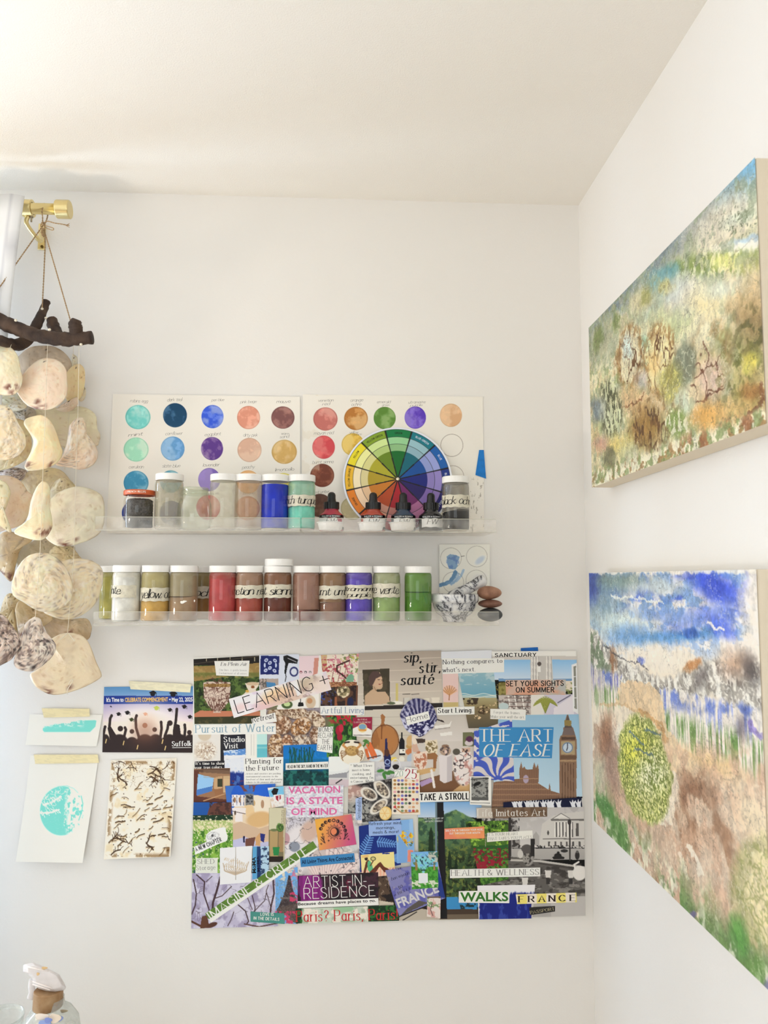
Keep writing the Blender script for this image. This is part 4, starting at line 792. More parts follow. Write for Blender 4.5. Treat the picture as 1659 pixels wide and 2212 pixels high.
jar(985,UF,'glass jar of black pigment with a pale label, right of the ink bottles',(44,42,40),.42,(130,126,118),.42,(.042,.064,-88,80,[('black ochre',-82,84,0.0475,0.0137)]))
# lower row
jar(248,LF,'glass jar of greenish yellow pigment standing behind the white jar',(196,190,104),.97,(190,184,90),.5,back=True)
jar(276,LF,'glass jar of white pigment powder with a half hidden label',(244,244,240),.98,(240,238,230),.7,(.043,.064,-75,55,[('white',-84,-10,0.0495,0.0137)]))
jar(338,LF,'glass jar of ochre yellow pigment labelled in black script',(220,178,100),.56,(196,184,128),.68,(.037,.060,-90,90,[('yellow ochre',-52,130,0.0425,0.0152)]))
jar(399,LF,'glass jar of taupe powder with chipped white paint marks',(176,148,118),.55,(170,158,128),.75)
jar(438,LF,'glass jar of brown ochre pigment standing behind, half hidden left of the red jar',(172,132,84),.50,(164,146,104),.78,(.040,.062,-70,80,[('ochre',-20,90,0.0445,0.0137)]),back=True)
jar(483,LF,'glass jar full of rose red pigment',(196,82,84),.95,(190,90,84),.6)
jar(540,LF,'glass jar of venetian red pigment with a script label beside the rose red jar',(178,88,76),.60,(176,140,116),.70,(.042,.0645,-92,88,[('venetian red',-115,92,0.0485,0.0137)]))
jj = jar(601,LF,'glass jar of dark sienna pigment with a spare lid on top',(108,58,46),.62,(142,100,74),.80,(.043,.066,-90,92,[("burnt sienna",-150,84,0.0485,0.0145)]))
jar(663,LF,'glass jar of brick brown powder coating its glass, right of the sienna jar',(140,92,84),.25,(168,128,112),.80)
jar(719,LF,'glass jar of burnt umber pigment with a script label',(148,112,96),.42,(150,118,88),.86,(.041,.064,-90,90,[('burnt umber',-96,108,0.0475,0.0137)]))
jar(775,LF,'glass jar of violet purple pigment with a two line label',(108,88,204),.96,(110,92,190),.8,(.041,.0655,-88,90,[('ultramarine',-88,86,.0550,.0078),('purple',-52,52,.0448,.0078)]))
jar(835,LF,'glass jar of pale green pigment with a script label',(160,188,122),.55,(180,186,148),.72,(.044,.068,-85,85,[('terre verte',-128,52,0.0505,0.0145)]))
jar(903,LF,'glass jar of strong leaf green pigment, left of the mortar',(92,144,56),.66,(110,150,76),.85)
# paint marks on jars
def blob(name,px,py,d,rx,rz,m,label=None,par=None):
    g=G().ellipsoid(tuple(P(px,py,d)),(rx,.0004,rz),14,8,lambda q:1+.12*math.sin(3*math.atan2(q[2],q[0])+1)); return g.mk(name,m,par,True)
spare = P(603,1219,.0915); zt = LF+.0986
sl = bevel(G().lathe([(.0245,0),(.0250,.0006),(.0250,.0108),(.0238,.0122),(0,.0122)],(spare[0],spare[1],zt),48,cap=False).mk('jar_lid',LID),.0005); tag(sl,'spare white plastic lid resting on top of the sienna jar','lid')
tj = [o for o in bpy.data.objects if o.get('label','').startswith('glass jar of taupe')][0]
for a,b,c,e in ((374,1299,.0030,.0014),(383,1302,.006,.0013),(394,1301,.004,.0024),(399,1299,.0035,.0016),(382,1328,.0022,.0026),(420,1298,.0012,.0020)): blob('paint_fleck',a,b,.0915+math.sqrt(max(0,.0251**2-mpx(a-399,.1)**2)),c,e,mat('white_paint_fleck',(246,244,236),.6),par=tj)
# ---- ink bottles
BLK = mat('black_rubber_dropper',(18,18,20),.35,bump=.05)
def ink(px, col, lab, txtc, side, strong):
    dd=.0585; p = P(px,1120,dd); cx,cy,z = p[0],p[1],UF; b = empty('ink_bottle',(cx,cy,z),lab,'ink bottle','dropper bottles of acrylic ink'); c=(cx,cy,z)
    im = mat('ink_glass_%d_%d_%d'%col,col,.12,spec=.7)
    G().lathe([(.0,.0003),(.020,.0003),(.0222,.002),(.0224,.028),(.0214,.031),(.016,.0355),(.0135,.038),(.0125,.040),(.0130,.0415),(.0124,.0425)],c,40).mk('glass_body',im,b,True)
    prof=[]; n=48; g=G(); vs=[]
    zs=[(.0415,1),(.0425,1),(.0535,1),(.0545,.97)]
    for zz,k in zs:
        for i in range(n): a=2*PI*i/n; rr=.0138*k*(1+(.03 if i%2 else 0)); vs.append((cx+rr*math.cos(a),cy+rr*math.sin(a),z+zz))
    g.add(vs,[(k*n+i,k*n+(i+1)%n,(k+1)*n+(i+1)%n,(k+1)*n+i) for k in range(3) for i in range(n)]+[tuple(3*n+i for i in range(n))]); g.mk('ribbed_cap',BLK,b)
    G().lathe([(.0085,.0540),(.0078,.058),(.0072,.062),(.0073,.067),(.0062,.0705),(.0035,.0728),(0,.0734)],c,28,cap=False).mk('rubber_bulb',BLK,b,True)
    lb = cyl_label(b,cx,cy,z+.004,z+.0245,.02265,-80,80,mat('white_gloss_label',(240,240,238),.3)); cyl_label(b,cx,cy,z+.0245,z+.0300,.0226,-80,80,mat('black_gloss_label',(20,20,22),.3),'label_band'); 
    cyl_label(b,cx,cy,z+.0040,z+.0085,.0229,-80,80,mat('black_gloss_label',(20,20,22),.3),'label_band'); cyl_label(b,cx,cy,z+.0085,z+.0245,.0229,side,side+26,im,'label_colour_patch')
    g=G(); R0=.0229
    def mpf(a0,a1,zz,h): return lambda u,v,l: (cx+(R0+.0002+l)*math.sin(math.radians(a0+(a1-a0)*u)),cy-(R0+.0002+l)*math.cos(math.radians(a0+(a1-a0)*u)),z+zz+h*v)
    text_geo(g,'DALER',"sansb",mpf(-46,-12,.0262,.0024)); text_geo(g,'ROWNEY',"sansb",mpf(4,44,.0262,.0024)); text_geo(g,'+','sansb',mpf(-8,0,.0260,.0028)); g.mk('lettering',pmat((240,240,240)),b)
    g=G(); text_geo(g,'FW.',"script",mpf(-24,28,.0142,.0090)); S,_=letters('FW.','script'); g.mk('lettering',BLACKI,b); return b
ink(716,(176,34,62),'ink bottle with crimson ink and black dropper, leftmost of the four droppers',0,30,0); ink(806,(176,62,38),'ink bottle with orange red ink in front of the colour wheel',0,-80,0)
ink(871,(24,52,78),'ink bottle with dark teal blue ink and black dropper',0,-80,0); ink(931,(24,24,28),'ink bottle with black ink and dropper, next to the black pigment jar',0,-80,0)
CUPM = mat('white_plastic_cup',(246,245,242),.35,bump=.1,bscale=60)
for px,lb in ((714,'small white ribbed plastic cup in front of the crimson ink bottle'),(802,'small white ribbed plastic cup in front of the orange red ink bottle'),(869,'small white ribbed plastic cup in front of the dark teal ink bottle')):
    p=P(px,1130,.1025); c=(p[0],p[1],UF); n=64; g=G(); vs=[]
    for r_,zz,k in ((.0185,.0003,0),(.0195,.0008,.5),(.0222,.0118,1),(.0225,.0130,0),(.0242,.0133,0),(.0245,.0142,0),(.0238,.0146,0),(.0222,.0140,0),(.0190,.0022,0),(.001,.002,0)):
        for i in range(n): a=2*PI*i/n; rr=r_*(1+.014*k*(1 if i%4<2 else -1)); vs.append((c[0]+rr*math.cos(a),c[1]+rr*math.sin(a),c[2]+zz))
    g.add(vs,[(k*n+i,k*n+(i+1)%n,(k+1)*n+(i+1)%n,(k+1)*n+i) for k in range(9) for i in range(n)]+[tuple(range(n))[::-1]]); o=g.mk('plastic_cup',CUPM,None,True); tag(o,lb,'cup','small white plastic cups')
# ---- colour wheel
RW=.1035; LEAN=math.radians(9); wb_=np.array([P(859,1100,.02)[0],D-.036,UF+.0006]); ax=np.array([0,math.sin(LEAN),math.cos(LEAN)]); nrm=np.array([0,-math.cos(LEAN),math.sin(LEAN)]); wc=wb_+ax*RW
cw = empty('colour_wheel',tuple(wc),'round paper colour mixing wheel leaning behind the ink bottles','colour wheel')
rad_=np.linspace(0,1,110); nA=361; ang=np.linspace(0,2*PI,nA); A_,R_=np.meshgrid(ang,rad_)
outer=[(0,118,62),(0,116,132),(10,92,172),(22,46,130),(40,34,110),(120,36,90),(176,34,48),(206,84,40),(226,128,34),(232,182,44),(230,214,40),(128,160,40)]
t1=[(150,206,150),(150,190,200),(150,160,216),(148,134,200),(140,116,180),(190,120,160),(226,150,150),(236,180,150),(246,214,180),(244,228,190),(236,236,160),(206,226,150)]
t2=[(140,186,130),(140,176,190),(140,152,206),(140,126,190),(126,100,170),(176,106,150),(196,130,120),(206,150,130),(226,190,150),(216,204,150),(214,210,140),(176,200,120)]
inn=[(0,100,36),(0,96,112),(0,74,150),(10,28,116),(30,20,90),(110,30,96),(170,26,40),(176,70,30),(196,120,36),(172,148,36),(170,164,40),(100,130,24)]
deg=(np.degrees(A_)+13.5)%360; sg=(deg//30).astype(int)%12; Cc=np.zeros(A_.shape+(3,))
for (lo,hi,tb) in ((0,.545,inn),(.545,.68,t2),(.68,.82,t1),(.82,.965,outer)):
    m=(R_>=lo)&(R_<hi); Cc[m]=np.array(tb)[sg[m]]
Cc[R_>=.965]=(226,230,240)
for q in (.545,.68,.82,.962): Cc[np.abs(R_-q)<.0035]=(40,50,50)
dd_=np.minimum(deg%30,30-deg%30); Cc[(np.radians(dd_)*R_<.011)&(R_<.965)]=(14,14,18)
W=wc+nrm*.0008+(np.sin(A_)[...,None]*np.array([1,0,0])+np.cos(A_)[...,None]*ax)*(R_*RW)[...,None]
i=np.arange(110*nA).reshape(110,nA); f=np.stack([i[:-1,:-1],i[1:,:-1],i[1:,1:],i[:-1,1:]],-1).reshape(-1,4)
mk('printed_face',W.reshape(-1,3),f,vmat('glossy_print',.3,spec=.4),cw,lin(Cc.reshape(-1,3))*K)
g=G(); n=90; vs=[tuple(wc+nrm*o+(math.sin(2*PI*k/n)*np.array([1,0,0])+math.cos(2*PI*k/n)*ax)*RW) for o in (.0007,-.0006) for k in range(n)]
g.add(vs,[tuple(range(n)),tuple(range(n,2*n))[::-1]]+[(k,n+k,n+(k+1)%n,(k+1)%n) for k in range(n)]).mk('wheel_card',mat('wheel_card',(228,230,236),.5),cw)
G().ellipsoid(tuple(wc+nrm*.0015),(.0035,.0014,.0035),20,10).mk('rivet',mat('brass_rivet',(214,206,180),.25,1),cw,True)
for k,nm in enumerate(('GREEN','BLUE-GREEN','BLUE','BLUE-VIOLET','VIOLET','RED-VIOLET','RED','RED-ORANGE','ORANGE','YELLOW-ORANGE','YELLOW','YELLOW-GREEN')):
    g=G(); am=math.radians(30*k+1.5); wd=.0145*len(nm)
    def mp(u,v,l):
        a=am+(u-.5)*wd*2.1; r_=RW*(.875+v*.035); return tuple(wc+nrm*(.0009+l)+(math.sin(a)*np.array([1,0,0])+math.cos(a)*ax)*r_)
    text_geo(g,nm,'sansb',mp); g.mk('lettering',pmat((30,32,30) if k in (0,8,9,10,11,7) else (214,224,240)),cw)
# ---- little watercolour card behind the mortar
def p_wc(r):
    r.fill((240,238,228))
    for x,y in ((974,1206),(1030,1202),(979,1258),(1029,1254)): r.ring(x,y,22.5,22.5,.5,(186,182,174))
    r.line(((996,1202),(1003,1201)),1,(100,96,90)); m=np.zeros(r.X.shape)
    r.poly([(965,1202),(972,1197),(985,1199),(993,1203),(991,1210),(987,1215),(989,1222),(984,1230),(970,1229),(966,1218)],(110,150,190),.8); r.mot((90,120,180),9,.5,.6,4,.6,mask=r.em(978,1213,14,16))
    r.line(((951,1264),(960,1262),(972,1256),(980,1246),(984,1236)),8,(78,124,168),.85,3); r.line(((975,1262),(986,1254),(996,1244),(1001,1232)),5,(120,160,200),.6,3); r.line(((966,1260),(980,1258),(990,1240)),6,(130,165,200),.55,3); r.ell(1037,1210,12,6,(176,192,212),-40,.5,.7); r.ell(1036,1245,14,5,(216,214,214),-10,.8,.7)
wcard = sheet('watercolour_card',[(949,1176),(1058,1175.5),(1058,1352),(949,1352)],.0040,p_wc,None,.8); tag(wcard,'small white card with pencilled circles and blue brush dabs, behind the mortar','card')
# ---- mortar, pestle, stones
def marble(name='white_marble'):
    if name in MATS: return MATS[name]
    m=mat(name,(236,234,230),.22,spec=.5); nt=m.node_tree; b=nt.nodes['Principled BSDF']; tc=nt.nodes.new('ShaderNodeTexCoord')
    n1=nt.nodes.new('ShaderNodeTexNoise'); n1.inputs['Scale'].default_value=17; n1.inputs['Detail'].default_value=9; n1.inputs['Roughness'].default_value=.62; n1.inputs['Distortion'].default_value=.5; nt.links.new(tc.outputs['Object'],n1.inputs['Vector'])
    s=nt.nodes.new('ShaderNodeMath'); s.operation='SUBTRACT'; s.inputs[1].default_value=.5; a=nt.nodes.new('ShaderNodeMath'); a.operation='ABSOLUTE'; nt.links.new(n1.outputs['Fac'],s.inputs[0]); nt.links.new(s.outputs[0],a.inputs[0])
    r=nt.nodes.new('ShaderNodeValToRGB'); e=r.color_ramp.elements; e[0].position=.006; e[0].color=(.05,.05,.06,1); e[1].position=.07; e[1].color=(.80,.79,.77,1); x=e.new(.022); x.color=(.52,.52,.54,1); nt.links.new(a.outputs[0],r.inputs['Fac']); nt.links.new(r.outputs['Color'],b.inputs['Base Color']); return m
MARB=marble(); pm=P(981,1200,.077); c=(pm[0],pm[1],LF)
mo=G().lathe([(0,.0003),(.020,.0003),(.0205,.003),(.022,.008),(.033,.016),(.0385,.0275),(.0390,.0330),(.0420,.0345),(.0432,.0380),(.0432,.0475),(.0420,.0495),(.0385,.0495),(.0370,.046),(.032,.024),(.020,.014),(0,.011)],c,56,cap=False).mk('mortar',MARB,None,True,org=c); tag(mo,'white marble mortar with grey veins at the right end of the ledge','mortar')
a=np.array(P(968,1296,.085)); b=np.array(P(1046,1252,.050)); dv=(b-a); g=G()
pts=[a+dv*t for t in (0,.04,.12,.3,.5,.7,.85,.93,.98,1.0)]; g.tube(pts,[.004,.009,.012,.0115,.0098,.0098,.0108,.0112,.0095,.004],28); pe=g.mk('pestle',MARB,None,True); tag(pe,'marble pestle resting in the mortar, its thick end up to the right','pestle')
def stone(px,py,rx,rz,colr,col2,label,zb,sd):
    p=P(px,py,.075); q=np.array([p[0],p[1],zb+rz]); g=G().ellipsoid(tuple(q),(rx,.019,rz),36,20,lambda d: 1+.05*math.sin(3*d[0]+sd)+.03*math.sin(5*d[1]+d[0]*2+sd))
    mz=min(v[2] for v in g.v); g.v=[(x,y,z-mz+zb) for x,y,z in g.v]; tag(g.mk('river_stone',mat('stone_%d'%sd,colr,.6,bump=.2,bscale=120,col2=col2,nscale=70),None,True),label,'stone','stones stacked beside the mortar'); return max(v[2] for v in g.v)
z_=stone(1058,1329,.0232,.0116,(58,60,60),(80,82,82),'dark grey river stone at the bottom of the stack of three',LF,1)
z_=stone(1059,1308,.0224,.0072,(120,82,66),(140,98,80),'flat brown river stone in the middle of the stack of three',z_-.0004,2)
stone(1058,1287,.0222,.0118,(140,98,76),(176,130,104),'rounded reddish brown river stone on top of the stack',z_-.0004,3)
# ================================================================== work table with spray bottle and tub
TZ=.745; tb=empty('work_table',(-.55,.95,0),'white work table below the frame that carries the spray bottle','table')
WT=mat('white_table_laminate',(236,234,230),.5); bevel(G().box((-1.25,.62,TZ-.03),(-.05,1.22,TZ)).mk('tabletop',WT,tb),.003)
for x in (-1.2,-.12):
    for y in (.66,1.16): G().box((x,y,0),(x+.04,y+.04,TZ-.03)).mk('leg',WT,tb)
SD_=.35; sp=P(104,2160,SD_); c=(sp[0],sp[1],TZ); zc0=P(104,2175,SD_)[2]-TZ; s=(D-SD_)/F_PX
sb=empty('spray_bottle',c,'clear paint smeared spray bottle with a tan collar and translucent trigger head','spray bottle')
hN=zc0; bm=clear('smeared_bottle_plastic',(246,247,244),.12,.08,.34,(222,224,218),.35)
G().lathe([(0,.001),(.036,.001),(.041,.006),(.041,hN-.062),(.040,hN-.052),(.0375,hN-.044),(.0385,hN-.032),(.036,hN-.018),(.028,hN-.006),(.0175,hN+.001),(.0165,hN+.012)],(c[0]+.004,c[1],c[2]),40,cap=False).mk('bottle_body',bm,sb,True)
for k,(px,py,rx,rz,cl) in enumerate(((104,2204,.005,.0035,(130,146,206)),(118,2200,.008,.006,(240,222,200)),(90,2196,.009,.004,(244,230,214)),(128,2200,.005,.004,(150,166,220)),(96,2212,.008,.005,(150,170,220)),(82,2206,.004,.007,(240,236,224)),(138,2184,.005,.002,(150,136,110)))):
    blob('paint_smear',px,py,SD_+.036-abs(px-104)*.0006,rx,rz,mat('paint_smear_%d'%k,cl,.6),par=sb)
bevel(G().lathe([(.0188,hN+.0005),(.0192,hN+.001),(.0186,hN+.0215),(.0178,hN+.0222),(0,hN+.0222)],(c[0],c[1],c[2]),44,cap=False).mk('collar',mat('tan_screw_collar',(176,144,106),.5,col2=(150,112,70),nscale=60),sb),.0006)
hp=[(50,2085),(55,2082),(70,2079),(95,2088),(115,2098),(128,2105),(138,2122),(143,2133),(139,2139),(120,2143),(100,2141),(84,2136),(72,2126),(69,2112),(63,2108),(61,2104),(50,2099)]
g=G(); n=len(hp); lay=[(.0,.78),(.006,.96),(.011,1.0),(.017,1.0),(.022,.96),(.028,.78)]; cxp,cyp=98,2112; vs=[]
for dq,k in lay: vs+=[tuple(P(cxp+(x-cxp)*k,cyp+(y-cyp)*k,SD_+dq-.014)) for x,y in hp]
g.add(vs,[(l*n+i,(l+1)*n+i,(l+1)*n+(i+1)%n,l*n+(i+1)%n) for l in range(5) for i in range(n)]+[tuple(range(n)),tuple(5*n+i for i in range(n))[::-1]])
HEAD=clear('translucent_trigger_plastic',(250,246,246),.2,.2,.72,(240,234,232),.5); o=g.mk('trigger_head',HEAD,sb); bevel(o,.0012)
G().tube(smooth_path([P(70,2116,SD_),P(68,2130,SD_),P(69,2144,SD_),P(65,2158,SD_)]),.0022,8,flat=2.0).mk('trigger',HEAD,sb,True)
for (a,b_) in (((70,2120),(112,2135)),((70,2126),(108,2138)),((56,2088),(104,2098))): G().tube([P(*a,SD_+.014),P(*b_,SD_+.0145)],.0009,6).mk('moulded_rib',mat('milky_plastic_rib',(250,240,234),.3),sb,True)
blob('tan_stain',96,2091,SD_+.0145,.004,.0018,mat('tan_stain',(226,190,136),.7),par=sb); blob('tan_stain',82,2104,SD_+.0145,.002,.002,mat('tan_stain',(226,190,136),.7),par=sb)
q=P(0,2195,SD_+.0); zt=q[2]-TZ; tbm=clear('clear_tub_plastic',(247,249,247),.14,.06,.10,(226,230,226),.4)
tub=G().lathe([(0,.0006),(.024,.0006),(.025,.004),(.0285,zt-.012),(.0290,zt-.010),(.0290,zt-.004),(.0300,zt-.003),(.0304,zt),(.0292,zt),(.0280,zt-.006)],(q[0],q[1],TZ),44,cap=False).mk('plastic_tub',tbm,None,True); tag(tub,'clear plastic tub at the bottom left corner beside the spray bottle','tub')

# unseen uplighter, added as a body for the warm ceiling light
fl=empty('added_uplighter',(-1.5,.7,0),'unseen brass uplighter added to carry the warm ceiling light','lamp')
G().lathe([(0,0),(.13,0),(.13,.012),(.02,.022),(0,.022)],(-1.5,.7,0),40,cap=False).mk('base',BRASS,fl,True)
G().lathe([(.009,.02),(.009,1.10)],(-1.5,.7,0),20).mk('pole',BRASS,fl,True)
G().lathe([(.02,1.09),(.09,1.11),(.16,1.17),(.19,1.20),(.188,1.202),(.157,1.174),(.088,1.118),(0,1.105)],(-1.5,.7,0),48,cap=False).mk('lamp_shade',mat('white_glass_bowl',(240,236,228),.4),fl,True)
# ================================================================== the collage poster
PD = .0022
pq = [(418,1420),(1246,1407),(1266,1979),(412,2007)]
poster = empty('collage_poster', tuple(P(840,1980,0)), 'large vision board collage of magazine clippings and cut out slogans', 'poster')
g = G(); fr = [tuple(P(x,y,PD)) for x,y in pq]; bk_ = [tuple(P(x,y,.0003)) for x,y in pq]
g.add(fr+bk_, [(3,2,1,0),(4,5,6,7)]+[(k,(k+1)%4,4+(k+1)%4,4+k) for k in range(4)]).mk('backing_board', mat('white_poster_board',(238,236,228),.6), poster)
tape(poster,[(1125,1400),(1162,1398),(1163,1412),(1125,1412)],(30,104,190),.0010,'blue_tape_piece')
ZL = [0]
def clip(name, q, paint, texts=(), step=.95, label=None):
    if len(q) == 4 and not hasattr(q[0],'__len__'): x0,y0,x1,y1 = q; q = [(x0,y0),(x1,y0),(x1,y1),(x0,y1)]
    ZL[0] += 1; d = PD+.00012+ZL[0]*6.5e-5
    o = sheet(name, q, d, paint, poster, step)
    if label: o['label'] = label
    if texts: put_text(o, texts, lambda x,y,z,d=d: P(x,y,d+z), 2.5e-5)
    return o
W_=(246,245,240); INK=(28,26,28)
def leaves(r, mask, cols, sc, seed, sy=None):
    for i,c in enumerate(cols): r.mot(c, sc, .52, .58, seed+i*3, .9, mask=mask, sy=sy)
# --- 1 vases in a garden
def f(r):
    r.fill((50,70,30)); r.mot((86,110,50),7,.48,.58,1); r.mot((28,42,20),6,.55,.65,2); r.vg(1410,(24,20,18),1436,(30,24,20)); r.poly([(418,1440),(565,1432),(565,1462),(500,1460),(418,1472)],(150,122,70)); r.mot((176,150,92),8,.5,.6,3,.7,mask=(r.Y<1464)*(r.Y>1438)*1.)
    for x in (446,470,497,523,550): r.line(((x,1420),(x,1428)),1.2,(190,180,150))
    r.line(((418,1434),(563,1417)),1.5,(70,60,50)); r.put(sstep(1466,1456,r.Y+14*(r.n(5,seed=9)-.5))*sstep(1450,1456,r.Y),(96,108,50),.8)
    r.poly([(418,1543),(432,1535),(565,1537),(565,1546),(418,1549)],(190,120,90)); r.poly([(418,1549),(565,1546),(565,1563),(418,1564)],(54,56,34)); r.mot((90,80,50),9,.55,.65,5,.8,mask=(r.Y>1549)*1.)
    r.poly([(439,1475),(450,1472),(498,1474),(497,1500),(492,1518),(480,1533),(475,1537),(478,1540),(460,1540),(462,1536),(450,1524),(441,1508)],(206,186,170)); b=r.em(468,1500,30,38,0,.05)
    r.vein((96,58,48),7,.09,6,.9,mask=b); r.ell(460,1500,15,10,(230,216,200),10,.5,.7); r.vein((110,66,56),4,.09,7,.8,mask=r.em(460,1500,15,12)); r.poly([(440,1477),(498,1477),(497,1484),(440,1484)],(130,96,50)); r.mot((180,146,90),3,.5,.6,8,.8,mask=((r.Y>1477)&(r.Y<1484)&(r.X>440)&(r.X<497))*1.)
    for x in range(450,490,6): r.line(((x,1516),(466+(x-468)*.5,1535)),1.3,(96,58,48))
    r.poly([(529,1476),(560,1474),(558,1482),(552,1490),(560,1505),(520,1505),(536,1490)],(226,214,196)); r.ell(546,1477,14,4,(206,180,150)); r.ell(546,1484,4,3,(140,80,40)); r.ell(534,1493,4,3,(206,166,80))
clip('garden_vase_photo',[(418,1424),(562,1416),(562,1563),(420,1564)],f)
clip('slogan_strip',[(463,1428),(539,1427),(537,1461),(467,1459)],W_,[('En Plein Air',477,1438,533,1438,7.5,'serifi',(84,84,84)),('Fine lines. A gentle breeze.',474,1449,534,1450,4.2,'serifl',(130,130,130)),('Enchantment of all senses.',474,1456,534,1457,4.2,'serifl',(130,130,130))])
# --- product panel
def f(r):
    r.fill((222,228,242)); r.poly([(563,1416),(604,1417),(602,1457),(562,1457)],(24,36,104))
    for x,y in ((575,1426),(594,1427),(574,1448),(593,1449),(583,1432),(583,1443)): r.ell(x,y,4.5,3.5,(196,206,234),rot=45 if x>583 else -45); r.ell(x,y,1.6,1.2,(24,36,104))
    for x,y in ((572,1437),(596,1437)): r.ell(x,y,2,5,(196,206,234))
    r.poly([(612,1417),(620,1415),(644,1425),(642,1434),(624,1432),(621,1440),(618,1455),(614,1455),(616,1432),(612,1425)],(20,20,22)); r.line(((616,1450),(618,1462),(616,1472)),1.6,(24,24,26)); r.line(((622,1422),(640,1430)),1,(190,190,196))
    r.ring(635,1451,8,9,2.6,(50,54,110)); r.rect(561,1466,601,1505,(176,160,150)); r.mot((90,84,80),4,.5,.58,3,.9,mask=((r.X<576)&(r.Y>1466))*1.,sy=6); r.poly([(575,1473),(594,1475),(598,1486),(576,1484)],(70,130,180)); r.ell(612,1495,30,12,(240,200,190),-20,.5,.6)
clip('product_photo',[(560,1415),(646,1413),(648,1500),(560,1512)],f)
def f(r):
    r.fill((238,214,220)); r.poly([(679,1421),(689,1421),(686,1454),(676,1462)],(206,142,126)); 
    for x,c in ((650,(130,50,60)),(660,(90,84,84)),(670,(150,140,140))): r.ell(x,1452,3,3,c); r.ell(x,1453,1.4,1.6,(236,216,220))
    r.poly([(689,1414),(700,1413),(700,1470),(686,1466)],(246,244,238))
clip('product_photo',[(646,1418),(700,1415),(700,1475),(646,1475)],f)
def f(r):
    r.fill((236,232,226)); r.ell(620,1522,12,9,(70,90,50)); r.ell(620,1521,7,5,(190,210,150)); r.poly([(645,1517),(655,1517),(656,1526),(643,1526)],(24,22,22)); r.line(((649,1508),(649,1518)),1.6,(40,36,34)); r.ell(671,1517,11,14,(206,186,160)); r.ell(669,1514,6,6,(190,140,100)); r.rect(688,1495,702,1532,(226,222,212)); r.rect(690,1497,691,1532,(180,170,156)); r.rect(575,1520,598,1545,(120,110,90)); r.mot((90,110,60),5,.5,.6,3,.9,mask=(r.X<600)*1.)
clip('product_photo',[(572,1500),(704,1490),(704,1534),(572,1546)],f)
# --- tapestry and dark interior
def f(r):
    r.fill((236,224,206)); r.rect(692,1414,706,1450,(206,176,130)); r.mot((110,130,70),5,.55,.62,1,.9,mask=(r.X>738)*1.); r.mot((190,180,90),4,.56,.62,7,.9,mask=((r.X>735)&(r.Y<1430))*1.); r.mot((170,60,70),5,.56,.62,2,.9,mask=(r.X<752)*(r.Y>1424)*1.); r.mot((206,120,140),5,.58,.64,3,.8)
    r.line(((754,1427),(742,1432),(728,1438),(728,1450),(740,1458),(747,1465)),3.2,(70,40,38)); r.ell(756,1468,8,12,(120,170,140),20); r.rect(708,1473,775,1490,(130,80,56)); r.mot((190,140,100),3,.5,.6,4,.9,mask=(r.Y>1473)*1.)
    for x in (722,736,748): r.line(((x,1440),(x-6,1472)),1,(130,60,60))
clip('tapestry_photo',[(693,1415),(776,1412),(770,1488),(700,1492)],f)
def f(r):
    r.fill((44,30,30)); r.mot((90,60,44),8,.52,.6,1); r.mot((60,80,150),5,.6,.64,2,.9,mask=(r.X<725)*1.); r.ell(742,1493,14,13,(150,136,100)); r.mot((230,214,180),5,.5,.56,3,.95,mask=r.em(741,1494,14,14)); r.mot((70,60,40),4,.56,.6,4,.9,mask=r.em(730,1490,20,12)); r.rect(723,1506,728,1526,(150,90,60)); r.rect(746,1506,750,1526,(120,74,50)); r.poly([(770,1478),(776,1478),(775,1526),(768,1526)],(110,70,50)); r.ell(757,1516,7,10,(30,34,70))
clip('interior_photo',[(694,1486),(776,1480),(776,1527),(692,1527)],f)
